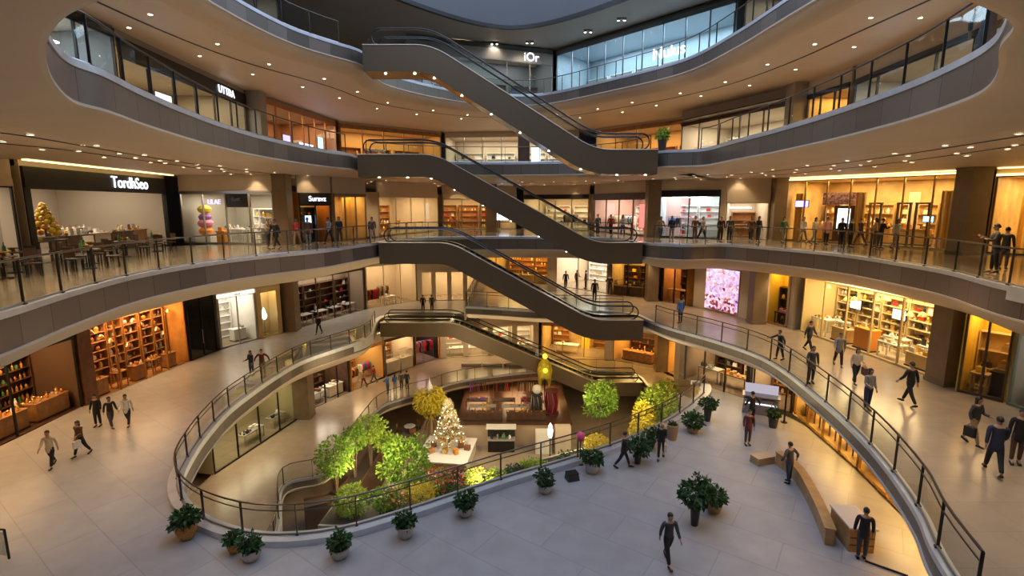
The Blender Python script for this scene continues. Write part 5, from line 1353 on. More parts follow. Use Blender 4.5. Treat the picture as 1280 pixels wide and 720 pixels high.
shelf_unit(s, 0.3, 4.0, W - 0.6, 2.6, 4, DWOOD, ['bottle', 'jar', 'bowl'], ['brown', 'black', 'red', 'amber'], 'along the back', scale=1.3); table(s, 0.6, 1.4, W - 1.4, 0.9, 1.1, WOOD, ['bowl', 'jar'], ['amber', 'gold'], 'at the front', plinth=True, rows=2)
c0 = A(827, 465, ZB); column(c0.x, c0.y + 0.5, ZB, 2.4, 0.55)
s = shop('the lower orange room', A(834, 465, ZB), (17.8, 45.2), ZB, 3.6, HB + 3, 4.5, wall=P('tan_wall', (0.62, 0.36, 0.12), 0.5), lum=6, lcol=GOLDL, frame=WOOD, band=0.2, panes=1, glass=False, bulk=SOFFIT)
W = s.w
shelf_unit(s, 0.3, 4.0, W - 0.6, 2.2, 3, WOOD, ['handbag', 'bottle'], ['brown', 'black', 'amber'], 'along the back', scale=1.3); table(s, 0.6, 1.4, 1.6, 0.9, 0.9, WOOD, ['bowl'], ['amber', 'gold'], 'at the front')
c0 = A(855, 480, ZB); column(c0.x, c0.y + 0.3, ZB, 2.4, 0.7, CREAM)

# ---- third gallery
H3 = Z4 - 1.2 - Z3
s = shop('the grey third-gallery offices', (-16.2, 12.5), (-16.4, 22.4), Z3, H3 - 0.1, H3, 5, wall=P('slate_wall', (0.26, 0.27, 0.27), 0.5), lum=2.5, lcol=COOL, frame=BLACK, band=0.3, panes=5, bulk=GREYP)
W = s.w
for i in range(4): shelf_unit(s, 0.3 + W / 4 * i, 4.4, W / 4 - 0.3, 2.8, 4, WHITE, ['gift_box', 'folded_shirts'], ['white', 'silver', 'blue', 'grey'], ('first', 'second', 'third', 'last')[i] + ' along the wall')
for i in range(3):
    mb = MB(); mb.box((0, 0, 0), (2.2, 0.14, 0.05)); tag(s.mk(mb, 'tube_light', LAMPC, 1.8 + 3.1 * i, 1.6, 3.4), 'white tube light under the ceiling of the grey offices, ' + ('nearest the camera side', 'middle one', 'farthest along')[i], 'light')
screen(s, 8.9, 2.2, 1.6, 0.9, 1.3, SCR_B, 'blue screen inside the grey offices on the third gallery')
s = shop('the white-lettered third-gallery shop', (-16.5, 22.7), (-17.1, 34.2), Z3, H3 - 0.3, H3, 5, wall=P('umber_wall', (0.34, 0.27, 0.17), 0.5), lum=4.0, lcol=NEUT, frame=BLACK, band=0.75, panes=6, bulk=GREYP, sign='UTTRA', ssize=0.6, spos=0.78, label='dark glazed shopfront with white letters on the third gallery, left side')
W = s.w
for i in range(4): shelf_unit(s, 0.3 + W / 4 * i, 4.4, W / 4 - 0.3, 2.6, 4, CREAM, ['handbag', 'folded_shirts', 'jar', 'vase'], ['cream', 'gold', 'black', 'yellow', 'white'], ('first', 'second', 'third', 'last')[i] + ' along the wall', scale=1.2)
for i in range(4): table(s, 0.8 + 2.8 * i, 1.2, 1.6, 0.8, 1.2, CREAM, ['handbag', 'vase', 'gift_box'], ['yellow', 'cream', 'black', 'white'], ('first', 'second', 'third', 'last')[i] + ' behind the glass', plinth=True, rows=2, scale=1.2)
screen(s, 4.6, 1.0, 1.9, 1.3, 0.7, SCR_W, 'pale blue screen among goods on the third gallery, left side')
column(-16.7, 34.9, Z3, Z3 + H3, 0.45, GREYP)
s = shop('the copper third-gallery shop', (-16.7, 35.4), (-15.4, 46.2), Z3, H3 - 0.2, H3, 5, wall=P('copper_wall', (0.48, 0.22, 0.09), 0.45), lum=4.5, lcol=(1, 0.66, 0.4), frame=P('copper_frame', (0.45, 0.2, 0.08), 0.35, 0.4), band=0.25, panes=6, bulk=GREYP)
W = s.w
for i in range(4): shelf_unit(s, 0.3 + W / 4 * i, 4.4, W / 4 - 0.3, 2.6, 4, DWOOD, ['handbag', 'jar', 'hat'], ['orange', 'black', 'cream', 'copper'], ('first', 'second', 'third', 'last')[i] + ' along the wall', scale=1.2)
screen(s, 4.4, 0.8, 1.3, 1.1, 0.9, SCR_P, 'violet screen in the copper shop'); screen(s, 7.2, 0.8, 0.9, 2.2, 1.0, SCR_W, 'wide pale blue screen in the copper shop'); screen(s, 9.6, 0.8, 0.5, 0.9, 2.2, SCR_B, 'tall bright blue screen in the copper shop beside the second escalator')
s = shop('the third-gallery back store', (-6.8, 53.8), (6.6, 52.6), Z3, H3 - 0.2, H3, 5, wall=CREAM, lum=4.5, lcol=NEUT, frame=STEEL, band=0.3, bandmat=CREAM, panes=7, bulk=CREAM)
W = s.w
for i in range(4): shelf_unit(s, 0.3 + W / 4 * i, 4.4, W / 4 - 0.3, 2.6, 4, WHITE, ['handbag', 'folded_shirts', 'hat'], ['white', 'blue', 'tan', 'black'], ('first', 'second', 'third', 'last')[i] + ' from the left', scale=1.2)
screen(s, 9.2, 1.0, 0.8, 0.9, 2.0, SCR_W, 'pale panel seen under the uppermost escalator'); screen(s, 11.6, 0.8, 0.2, 1.4, 1.0, EM('screen_orange', (1.0, 0.35, 0.06), 2.0), 'orange glowing panel seen under the uppermost escalator')
column(1.0, 45.0, Z3, Z3 + H3, 0.5, DWOOD)
s = shop('the tan third-gallery arcade', (8.2, 51.5), (14.4, 44.4), Z3, H3 - 0.2, H3, 5, wall=P('tan_wall', (0.62, 0.36, 0.12), 0.5), lum=4, lcol=WARM, frame=WOOD, band=0.3, panes=4, glass=False, bulk=CREAM)
for i in range(3): shelf_unit(s, 0.5 + 3 * i, 4.4, 2.6, 2.5, 4, WOOD, ['handbag', 'vase'], ['gold', 'tan', 'white'], ('first', 'second', 'last')[i] + ' from the left', scale=1.2)
s = shop('the canopied glass store', (13.6, 42.5), (17.4, 33.4), Z3, 3.4, H3, 5, wall=CREAM, lum=5, lcol=NEUT, frame=DWOOD, band=0.16, panes=5, bulk=CREAM, label='glazed store with a thin flat canopy on the third gallery, right side')
W = s.w
mb = MB(); mb.box((W / 2, -0.5, 3.45), (W + 0.4, 1.3, 0.08)); mb.build('canopy', DWOOD, s.front)
for i in range(4): clothes_rack(s, 0.4 + W / 4 * i, 1.0, 1.8, [['white', 'silver'], ['white', 'cream'], ['brown', 'white'], ['black', 'white']][i], ('first', 'second', 'third', 'last')[i] + ' from the landing')
for i in range(3): shelf_unit(s, 0.4 + W / 3 * i, 4.4, W / 3 - 0.5, 2.4, 4, WHITE, ['folded_shirts', 'handbag'], ['white', 'silver', 'brown'], ('first', 'second', 'last')[i] + ' from the landing')
column(17.4, 32.6, Z3, Z3 + H3, 0.5, P('grey_pier', (0.36, 0.31, 0.25), 0.5))
s = shop('the yellow third-gallery corner shop', (17.7, 32.0), (18.0, 28.6), Z3, 3.5, H3, 4, wall=GOLDW, lum=5.5, lcol=GOLDL, frame=BLACK, band=0.2, panes=3, bulk=CREAM)
table(s, 0.4, 1.0, 2.4, 0.7, 0.9, DWOOD, ['vase', 'hat', 'bowl'], ['yellow', 'green', 'brown'], 'at the front', rows=2, scale=1.3); curtain(s, 0.4, 3.2, 1.8, 3.0, GCURT, 'at the back', 'gold')
s = shop('the grey blue-screened shop', (18.0, 28.2), (17.0, 16.5), Z3, 3.5, H3, 4.5, wall=P('mid_wall', (0.40, 0.37, 0.33), 0.5), lum=3.5, lcol=NEUT, frame=BLACK, band=0.2, panes=6, bulk=CREAM)
W = s.w
screen(s, 1.6, 0.8, 1.0, 0.9, 1.6, SCR_W, 'pale blue screen in the grey shop on the third gallery, nearer the yellow shop'); screen(s, 7.4, 0.8, 1.0, 1.2, 1.7, SCR_W, 'pale blue screen in the grey shop on the third gallery, farther from the yellow shop')
for i in range(4): shelf_unit(s, 0.3 + W / 4 * i, 4.0, W / 4 - 0.3, 2.5, 4, WHITE, ['folded_shirts', 'picture_frame', 'handbag'], ['white', 'brown', 'silver', 'black'], ('first', 'second', 'third', 'last')[i] + ' from the yellow shop', scale=1.2)
for i in range(4): table(s, 0.8 + 2.8 * i, 1.6, 1.4, 0.8, 1.0, GREYP, ['handbag', 'gift_box', 'vase'], ['black', 'white', 'brown'], ('first', 'second', 'third', 'last')[i] + ' from the yellow shop', rows=2, scale=1.2)

s = shop('the dark third-gallery lounge', (17.0, 16.2), (17.6, 7.5), Z3, 3.5, H3, 4.5, wall=P('mid_wall', (0.40, 0.37, 0.33), 0.5), lum=1.2, lcol=NEUT, frame=BLACK, band=0.2, panes=5, bulk=CREAM)
for i in range(2): shelf_unit(s, 0.5 + 4 * i, 4.0, 3.2, 2.5, 4, DWOOD, ['picture_frame', 'vase'], ['white', 'brown', 'cream'], ('farther', 'nearer')[i], scale=1.2)

s = shop('the amber third-gallery passage', (-15.2, 46.8), (-7.2, 53.4), Z3, H3 - 0.2, H3, 4, wall=P('tan_wall', (0.62, 0.36, 0.12), 0.5), lum=4, lcol=WARM, frame=WOOD, band=0.3, panes=5, glass=False, bulk=CREAM)
for i in range(3): shelf_unit(s, 0.5 + 3.2 * i, 3.4, 2.8, 2.5, 4, WOOD, ['handbag', 'vase'], ['gold', 'tan', 'white'], ('first', 'second', 'last')[i] + ' from the left', scale=1.2)

# ---- topmost gallery
H4 = Z5 - Z4 - 0.1
CW = P('ice_wall', (0.42, 0.50, 0.56), 0.4, 0.1)
s = shop('the dark top offices', (-17.3, 22.5), (-14.8, 34.8), Z4, H4 - 0.4, H4, 4, wall=P('slate_wall', (0.26, 0.27, 0.27), 0.5), lum=1.6, lcol=NEUT, frame=BLACK, band=0.4, panes=6, bulk=ROOFM)
for i in range(3): shelf_unit(s, 0.6 + 4 * i, 3.4, 3.2, 2.6, 4, GREYP, ['gift_box', 'folded_shirts'], ['cream', 'yellow', 'grey'], ('first', 'second', 'last')[i] + ' along the wall', scale=1.3)
s = shop('the dim top back store', (-8.5, 44.0), (3.6, 48.3), Z4, H4 - 0.4, H4, 4, wall=P('slate_wall', (0.26, 0.27, 0.27), 0.5), lum=2.2, lcol=COOL, frame=GREYP, band=0.9, bandmat=GREYP, panes=6, bulk=ROOFM, sign='iOr', ssize=1.0, spos=0.84)
W = s.w
for i in range(4): shelf_unit(s, 0.4 + W / 4 * i, 3.4, W / 4 - 0.4, 2.6, 4, GREYP, ['gift_box', 'folded_shirts', 'handbag'], ['white', 'grey', 'blue', 'silver'], ('first', 'second', 'third', 'last')[i] + ' from the left', scale=1.3)
s = shop('the icy blue top store', (4.0, 48.2), (14.7, 36.0), Z4, H4 - 0.2, H4, 4.5, wall=CW, ceil=CW, floor=CW, lum=6.0, lcol=(0.62, 0.84, 1.0), frame=P('blue_steel', (0.16, 0.19, 0.22), 0.35, 0.5), band=0.25, panes=9, bulk=ROOFM, label='icy blue lit glazed store with white letters on the topmost gallery')
W = s.w
o = lettering('Nulus', 1.15, EM('sign_ice', (0.85, 0.94, 1.0), 2.6), s.front); o.location = (W * 0.70, -0.12, 2.55)
for i in range(6): shelf_unit(s, 0.3 + W / 6 * i, 3.9, W / 6 - 0.3, 3.0, 4, WHITE, ['folded_shirts', 'handbag', 'gift_box', 'shoe'], ['white', 'silver', 'blue', 'grey'], ('first', 'second', 'third', 'fourth', 'fifth', 'last')[i] + ' from the left', scale=1.3)
for i in range(5): clothes_rack(s, 0.8 + 3.0 * i, 1.2, 2.0, [['white', 'silver'], ['blue', 'white'], ['white', 'grey'], ['silver', 'blue'], ['white', 'black']][i], ('first', 'second', 'third', 'fourth', 'last')[i] + ' from the left', True, 1.9)
s = shop('the dim top mixed store', (15.0, 35.4), (17.2, 25.0), Z4, H4 - 0.3, H4, 4, wall=P('mid_wall', (0.40, 0.37, 0.33), 0.5), lum=2.4, lcol=NEUT, frame=BLACK, band=0.3, panes=5, bulk=ROOFM)
for i in range(3): shelf_unit(s, 0.4 + 3.3 * i, 3.4, 3.0, 2.6, 4, DWOOD, ['handbag', 'gift_box', 'vase'], ['yellow', 'black', 'white', 'brown'], ('first', 'second', 'last')[i] + ' from the icy store', scale=1.3)

# twin spotlights under the roof ring
def twin(x, y, i):
    t = thing('twin_spotlight', 'pair of bright spotlights under the grey roof ring, ' + i, 'spotlight', (x, y, Z5), 0, 'twin spotlights under the roof ring')
    mb = MB(); mb.box((0, 0, -0.03), (0.7, 0.12, 0.06)); mb.build('bracket', BLACK, t)
    for sx in (-0.22, 0.22):
        mb = MB(); mb.lathe([(0.09, -0.06), (0.11, -0.22), (0.1, -0.22), (0.06, -0.1)], (sx, 0, 0), n=10, cap=False); mb.build('lamp_head', STEEL, t)
        mb = MB(); mb.lathe([(0.0, -0.2), (0.1, -0.21)], (sx, 0, 0), n=10, cap=False); mb.build('lens', EM('lamp_bright', (1, 0.88, 0.66), 30), t)
    spot((x, y, Z5 - 0.35), 250, (1, 0.85, 0.65))
for i, (u, v) in enumerate(((470, 55), (576, 50), (618, 52), (662, 51), (735, 37), (777, 22))):
    d = at(u, v, Z5)
    twin(d.x, d.y, ('leftmost', 'second from the left', 'third from the left', 'fourth from the left', 'fifth from the left', 'rightmost')[i])
# ------------------------------------------------------------------ people
SKIN = P('skin', (0.46, 0.27, 0.18), 0.55)
HAIR = P('hair_dark', (0.018, 0.013, 0.011), 0.5)
EYE = P('eye_dark', (0.02, 0.015, 0.012), 0.3)
LIPM = P('lips', (0.38, 0.14, 0.12), 0.5)

def skin_mesh(name, verts, edges, radii, root=0, sub=1):
    me = bpy.data.meshes.new(name); me.from_pydata([tuple(v) for v in verts], edges, [])
    o = bpy.data.objects.new(name, me); COL.objects.link(o)
    o.modifiers.new('skin', 'SKIN')
    sv = me.skin_vertices[0].data
    for i, r in enumerate(radii):
        rr = r if isinstance(r, tuple) else (r, r)
        sv[i].radius = rr; sv[i].use_root = (i == root)
    if sub:
        m = o.modifiers.new('sub', 'SUBSURF'); m.levels = sub; m.render_levels = sub
    bpy.context.view_layer.update()
    out = bpy.data.meshes.new_from_object(o.evaluated_get(bpy.context.evaluated_depsgraph_get()))
    bpy.data.objects.remove(o)
    out.polygons.foreach_set('use_smooth', [True] * len(out.polygons))
    out.name = name
    return out

def limb(a, ang_f, ang_s, L):
    """Point from a, hanging down, swung forward by ang_f (y+) and outwards by ang_s (x)."""
    return Vector((a[0] + L * sin(ang_s), a[1] + L * sin(ang_f) * cos(ang_s), a[2] - L * cos(ang_f) * cos(ang_s)))

def make_pose(key, legs, arms, lean=0.0, long_hair=False, female=False, coat=False):
    """legs: ((thigh, knee), (thigh, knee)) for right, left in degrees; arms: ((swing, elbow, out), ...). Faces +y."""
    R = radians
    hipz = 0.90
    sh_w = 0.165 if female else 0.19
    up = lambda z: Vector((0, sin(R(lean)) * (z - hipz), hipz + cos(R(lean)) * (z - hipz)))
    V, E, Rd = [], [], []
    def add(p, r, prev=None):
        V.append(Vector(p)); Rd.append(r); i = len(V) - 1
        if prev is not None: E.append((prev, i))
        return i
    pel = add(up(0.93), (0.15, 0.105)); wst = add(up(1.10), (0.125, 0.095), pel); che = add(up(1.30), (0.15, 0.11), wst); upc = add(up(1.41), (0.11, 0.085), che)
    nk = add(up(1.49), 0.052, upc); hb = add(up(1.555) + Vector((0, 0.012, 0)), (0.07, 0.075), nk); hm = add(up(1.63) + Vector((0, 0.012, 0)), (0.076, 0.092), hb); ht = add(up(1.70) + Vector((0, 0.005, 0)), (0.06, 0.075), hm)
    nose = add(up(1.615) + Vector((0, 0.118, 0)), 0.012, hm)
    for sx in (-1, 1): add(up(1.625) + Vector((sx * 0.092, 0, 0)), 0.016, hm)
    J = dict(pel=V[pel], che=V[che], wst=V[wst], upc=V[upc], nk=V[nk], head=V[hm])
    for s, (th, kn), (sw, el, ou), nm in ((1, legs[0], arms[0], 'r'), (-1, legs[1], arms[1], 'l')):
        hip = Vector((s * 0.085, 0, 0.89)); h = add(hip, 0.088, pel)
        knee = limb(hip, R(th), R(s * 1.5), 0.42); ank = limb(knee, R(th - kn), 0, 0.40)
        k = add(knee, 0.055, h); a = add(ank, 0.038, k); c = add(knee.lerp(ank, 0.35) + Vector((0, -0.012, 0)), 0.054)
        E.remove((k, a)); E.append((k, c)); E.append((c, a))
        toe = ank + Vector((0, 0.15 * cos(R((th - kn) * 0.6)), -0.045 + 0.15 * sin(R((th - kn) * 0.6)))); t = add(toe, (0.038, 0.028), a)
        J['hip' + nm], J['knee' + nm], J['ank' + nm], J['toe' + nm] = hip, knee, ank, toe
        shd = up(1.405) + Vector((s * sh_w, 0, 0)); sI = add(shd, 0.058, upc)
        elb = limb(shd, R(sw), R(s * ou), 0.28); e = add(elb, 0.042, sI)
        wr = limb(elb, R(sw + el), R(s * ou * 0.4), 0.245); w_ = add(wr, 0.03, e)
        d = (wr - elb).normalized()
        pm_ = wr + d * 0.06; p = add(pm_, (0.036, 0.02), w_)
        side = Vector((0, 1, 0)) - d * d.y
        side = side.normalized() if side.length > 0.1 else Vector((1, 0, 0))
        curl = Vector((-s * 0.35, 0, 0))
        for q, Lf in ((-0.028, 0.052), (-0.010, 0.066), (0.010, 0.070), (0.028, 0.062)):
            b = pm_ + side * q + d * 0.035
            f0 = add(b, 0.0095, p); f1 = add(b + (d + curl * 0.5).normalized() * Lf * 0.55, 0.0085, f0); add(b + (d + curl * 0.5).normalized() * Lf * 0.55 + (d * 0.7 + curl * 1.4).normalized() * Lf * 0.5, 0.0075, f1)
        tb = wr + d * 0.025 + side * 0.03; t0 = add(tb, 0.011, p); add(tb + (side * 0.8 + d).normalized() * 0.05, 0.009, t0)
        J['sh' + nm], J['elb' + nm], J['wr' + nm] = shd, elb, wr
    body = skin_mesh('person_body', V, E, Rd)
    body.materials.append(SKIN)
    # ground the figure
    zmin = min(v.co.z for v in body.vertices)
    # trousers
    V2_, E2, R2 = [], [], []
    def add2(p, r, prev=None):
        V2_.append(Vector(p)); R2.append(r); i = len(V2_) - 1
        if prev is not None: E2.append((prev, i))
        return i
    p0 = add2(up(1.07), (0.138, 0.108)); p1 = add2(up(0.93), (0.168, 0.125), p0)
    for nm in 'rl':
        h = add2(J['hip' + nm] - Vector((0, 0, 0.02)), 0.106, p1); k = add2(J['knee' + nm], 0.074, h); c = add2(J['knee' + nm].lerp(J['ank' + nm], 0.5), 0.066, k); add2(J['knee' + nm].lerp(J['ank' + nm], 0.93), 0.056, c)
    trousers = skin_mesh('trousers', V2_, E2, R2)
    # top with sleeves
    V2_, E2, R2 = [], [], []
    hem = 0.66 if coat else 0.82
    a0 = add2(up(hem), (0.19, 0.16) if coat else (0.18, 0.145)); a1 = add2(up(1.06), (0.165, 0.13), a0); a2 = add2(up(1.30), (0.17, 0.13), a1); a3 = add2(up(1.41), (0.125, 0.1), a2); add2(up(1.475), 0.066, a3)
    for nm in 'rl':
        sI = add2(J['sh' + nm], 0.072, a3); e = add2(J['elb' + nm], 0.057, sI); add2(J['elb' + nm].lerp(J['wr' + nm], 0.9), 0.045, e)
    top = skin_mesh('jacket' if coat else 'shirt', V2_, E2, R2)
    # shoes
    sh = MB()
    for nm in 'rl':
        a, t = J['ank' + nm], J['toe' + nm]; d = (t - a); d.normalize()
        heel = a + Vector((0, -0.05, -0.03)); rows = []
        for f, hw, hh in ((0.0, 0.035, 0.075), (0.25, 0.045, 0.09), (0.5, 0.046, 0.075), (0.8, 0.05, 0.05), (1.0, 0.03, 0.03)):
            c = heel.lerp(t + d * 0.05 + Vector((0, 0, -0.0)), f)
            rows.append([(c.x + hw * x, c.y, c.z - 0.035 + hh * z) for x, z in ((-1, 0), (-1, 0.55), (-0.5, 1), (0.5, 1), (1, 0.55), (1, 0), (-1, 0))])
        sh.grid(rows)
    shoes = sh.mesh('shoes', BLACK, smooth=True)
    # hair: a cap that follows the skull, fuller at the crown, down to ears and nape
    hd = J['head']; hm_ = MB(); n = 22; rows = []; rr = random.Random(len(key))
    for i in range(9):
        row = []
        for j in range(n):
            a = 2 * pi * j / n; f = sin(a)
            end = 1.18 if f > 0.75 else (1.45 if f > 0.35 else (1.72 if f > -0.2 else 2.05))
            dr = end * i / 8
            w_ = 1.0 + rr.uniform(-0.03, 0.035) + 0.03 * sin(3 * a + i)
            r = sin(dr)
            row.append((hd.x + 0.089 * r * cos(a) * w_, hd.y - 0.012 + 0.108 * r * sin(a) * w_, hd.z + 0.018 + (0.108 if dr < 1.57 else 0.085) * cos(dr) * (w_ if i < 6 else 1.0)))
        rows.append(row + [row[0]])
    if long_hair:
        last = rows[-1]
        for dz, k in ((-0.07, 1.02), (-0.14, 1.0), (-0.2, 0.8)):
            rows.append([(hd.x + (x - hd.x) * k, hd.y - 0.02 + (y - hd.y) * k * 0.9, z + dz) if y < hd.y + 0.02 else (x, y, z) for x, y, z in last])
    hm_.grid(rows)
    hair = hm_.mesh('hair', HAIR, smooth=True)
    fm = MB()
    for sx in (-0.032, 0.032): fm.lathe([(0, -0.008), (0.010, 0), (0, 0.008)], (hd.x + sx, hd.y + 0.098, hd.z + 0.01), n=8, cap=False)
    eyes = fm.mesh('eyes', EYE)
    fm = MB(); fm.box((hd.x, hd.y + 0.093, hd.z - 0.062), (0.042, 0.012, 0.010)); mouth = fm.mesh('mouth', LIPM)
    return dict(body=body, trousers=trousers, top=top, shoes=shoes, hair=hair, eyes=eyes, mouth=mouth, zmin=min(zmin, min(v.co.z for v in shoes.vertices)), J=J, topname='jacket' if coat else 'shirt')

POSES = dict(
    walk=make_pose('walk', ((24, 4), (-20, 12)), ((-18, 12, 8), (20, 22, 8)), 3),
    walk2=make_pose('walk2', ((-22, 14), (22, 3)), ((22, 25, 8), (-16, 10, 8)), 3, coat=True),
    walkf=make_pose('walkf', ((20, 4), (-18, 14)), ((-12, 30, 8), (15, 70, 6)), 2, True, True),
    stand=make_pose('stand', ((2, 2), (-3, 2)), ((4, 12, 9), (0, 10, 9)), 0, coat=True),
    standf=make_pose('standf', ((2, 2), (-3, 2)), ((8, 75, 8), (4, 20, 8)), 0, True, True),
    phone=make_pose('phone', ((3, 3), (-4, 4)), ((25, 95, 10), (20, 85, 10)), 4),
    hips=make_pose('hips', ((4, 4), (-6, 2)), ((-20, 40, 38), (-18, 40, 38)), 4),
    reach=make_pose('reach', ((12, 6), (-10, 6)), ((60, 20, 20), (-15, 25, 30)), 8))
CLOTH = dict(black=(0.018, 0.017, 0.018), charcoal=(0.06, 0.058, 0.06), navy=(0.025, 0.035, 0.075), white=(0.72, 0.70, 0.66), grey=(0.25, 0.24, 0.235), red=(0.45, 0.04, 0.035), blue=(0.06, 0.16, 0.42), tan=(0.42, 0.29, 0.17), brown=(0.12, 0.06, 0.035), maroon=(0.13, 0.025, 0.03), denim=(0.07, 0.10, 0.17), cream=(0.62, 0.53, 0.40), green=(0.05, 0.13, 0.06), pink=(0.6, 0.28, 0.3), olive=(0.14, 0.13, 0.06), lilac=(0.36, 0.30, 0.42))
def cl(c): return P('cloth_' + c, CLOTH[c], 0.8, 0, 0.12, 14)

def person(loc, face, pose, top, bottom, label, H=1.7, group=None, hairc=None):
    """face: heading in degrees, 0 = away from the camera (+y), 90 = to the left (-x)."""
    p = POSES[pose]; k = H / 1.77
    t = thing('person', label, 'person', loc, radians(face), group or 'shoppers in the atrium')
    dz = -p['zmin'] * k + 0.004
    for nm, key in (('body', 'body'), (p['topname'], 'top'), ('trousers', 'trousers'), ('shoes', 'shoes'), ('hair', 'hair'), ('eyes', 'eyes'), ('mouth', 'mouth')):
        me = p[key]
        if key in ('top', 'trousers') and not me.materials: me.materials.append(cl('black'))
        o = inst(me, nm, (0, 0, dz), scale=k, parent=t)
        if key in ('top', 'trousers'):
            o.material_slots[0].link = 'OBJECT'; o.material_slots[0].material = cl(top if key == 'top' else bottom)
        if key == 'hair' and hairc:
            o.material_slots[0].link = 'OBJECT'; o.material_slots[0].material = P('hair_fair', hairc, 0.5)
    t['pose'] = pose
    t['k'] = k
    return t

def handbag_for(t, colour, label, side='r', kind='shopping_bag'):
    """A bag hanging from the person's hand; a thing of its own."""
    p = POSES[t['pose']]; k = t['k']; w_ = p['J']['wr' + side] * k; zz = -p['zmin'] * k
    a = t.rotation_euler.z
    wp = Vector((w_.x * cos(a) - w_.y * sin(a), w_.x * sin(a) + w_.y * cos(a), w_.z + zz)) + Vector(t.location)
    b = thing(kind, label, 'bag', (wp.x, wp.y, wp.z - 0.5), a)
    mb = MB(); mb.box((0, 0, 0.15), (0.12, 0.30, 0.30)); mb.box((0, 0, 0.3), (0.125, 0.305, 0.012)); mb.build('bag_body', cl(colour), b)
    mb = MB()
    for sx in (-0.05, 0.05): mb.tube([(sx, -0.08, 0.3), (sx * 0.6, -0.05, 0.40), (0, 0, 0.43), (sx * 0.6, 0.05, 0.40), (sx, 0.08, 0.3)], 0.007, 5)
    mb.build('handle', cl('tan'), b)
    return b

def pp(u, v, z, face, pose, top, bottom, label, H=1.7, **kw):
    d = at(u, v, z); return person((d.x, d.y, z + 0.0), face, pose, top, bottom, label, H, **kw)

# first gallery, right
pp(1010, 439, Z1, 200, 'walk', 'charcoal', 'black', 'person in dark clothes walking towards us by the sparkling store window', 1.62)
pp(1047, 458, Z1, 160, 'walk2', 'grey', 'black', 'person in a grey jacket and black trousers turning before the store window', 1.66)
q = pp(1068, 480, Z1, 170, 'walkf', 'cream', 'black', 'long haired person in a cream top walking along the right gallery', 1.6)
handbag_for(q, 'brown', 'brown bag held by the person in the cream top', 'l')
pp(1135, 507, Z1, 15, 'walk', 'black', 'black', 'person all in black walking alone before the broad column', 1.72)
q = pp(1013, 479, Z1, 175, 'stand', 'charcoal', 'charcoal', 'person in charcoal standing just behind the right balustrade', 1.62)
pp(1083, 513, Z1, 185, 'standf', 'grey', 'navy', 'long haired person in grey leaning by the right balustrade', 1.6)
q = pp(1214, 556, Z1, 195, 'walkf', 'charcoal', 'tan', 'person in tan trousers carrying a dark bag on the right gallery', 1.62)
handbag_for(q, 'black', 'black bag carried by the person in tan trousers', 'r')
pp(1240, 592, Z1, 330, 'walk2', 'navy', 'black', 'person in a navy jacket striding away, nearest on the right gallery', 1.72)
pp(1268, 580, Z1, 150, 'stand', 'black', 'brown', 'person in black beside the striding navy jacket', 1.68)
pp(850, 404, Z1, 10, 'stand', 'blue', 'black', 'person in a blue top standing where the third escalator lands', 1.64)
pp(974, 450, Z1, 100, 'reach', 'black', 'black', 'person in black bending over the railing of the right gallery', 1.5)
pp(707, 362, Z1, 180, 'walk', 'black', 'black', 'person in black in the pale corridor shop, leftmost of three', 1.7)
pp(721, 360, Z1, 200, 'walkf', 'brown', 'black', 'person in brown in the pale corridor shop, middle of three', 1.66)
pp(732, 361, Z1, 90, 'stand', 'charcoal', 'black', 'person in charcoal in the pale corridor shop, rightmost of three', 1.66)
pp(743, 378, Z1, 180, 'stand', 'black', 'black', 'person in black standing beside the black-headed kiosk', 1.8)
pp(762, 370, Z1, 150, 'phone', 'black', 'charcoal', 'person in black looking down before the black-headed kiosk', 1.8)
# plaza
pp(934, 556, ZG, 175, 'stand', 'maroon', 'charcoal', 'person in a maroon jacket standing on the grey plaza', 1.7)
pp(939, 530, ZG, 10, 'hips', 'black', 'black', 'person in black standing on the plaza by the grey kiosk', 1.7)
pp(985, 604, ZG, 20, 'hips', 'charcoal', 'navy', 'person seen from behind with hands on hips by the timber bench wall', 1.72)
pp(1076, 699, ZG, 335, 'stand', 'black', 'charcoal', 'person in a dark top standing on the gold-lit floor, nearest of all', 1.75)
pp(834, 704, ZG, 190, 'walk', 'charcoal', 'black', 'person in dark clothes walking across the grey plaza near the bushy planter', 1.75)
q = pp(826, 573, ZG, 160, 'walkf', 'black', 'black', 'fair haired person in black walking past the plaza planters', 1.68, hairc=(0.48, 0.32, 0.13))
handbag_for(q, 'cream', 'cream bag held by the fair haired person', 'l')
pp(779, 585, ZG, 260, 'walk2', 'black', 'black', 'person half hidden by a leafy planter at the plaza railing', 1.66)
# left arm
pp(66, 584, ZG, 195, 'walk2', 'cream', 'black', 'person in a cream jacket walking on the left gallery, nearest the bar', 1.7)
q = pp(103, 570, ZG, 170, 'walkf', 'brown', 'black', 'person in brown walking on the left gallery behind the cream jacket', 1.68)
handbag_for(q, 'white', 'white bag held by the person in brown', 'l')
pp(123, 533, ZG, 185, 'stand', 'black', 'black', 'person in black standing against the timber pier', 1.68)
pp(140, 535, ZG, 240, 'walk', 'black', 'charcoal', 'person in black trousers beside the timber pier, reaching out', 1.66)
pp(161, 532, ZG, 200, 'walk2', 'white', 'black', 'person in a white jacket walking from the amber store', 1.7)
pp(329, 471, ZG, 200, 'hips', 'maroon', 'olive', 'person in a maroon top leaning at the left balustrade', 1.85)
pp(315, 470, ZG, 160, 'standf', 'navy', 'denim', 'person in navy beside the maroon top at the left balustrade', 1.7)
pp(399, 418, ZG, 175, 'walk', 'black', 'black', 'person in black walking past the crowded dark goods store', 1.75)
pp(529, 390, ZG, 0, 'stand', 'black', 'black', 'person in black behind the lowest escalator, left of two', 1.8)
pp(540, 390, ZG, 10, 'stand', 'charcoal', 'black', 'person in charcoal behind the lowest escalator, right of two', 1.8)
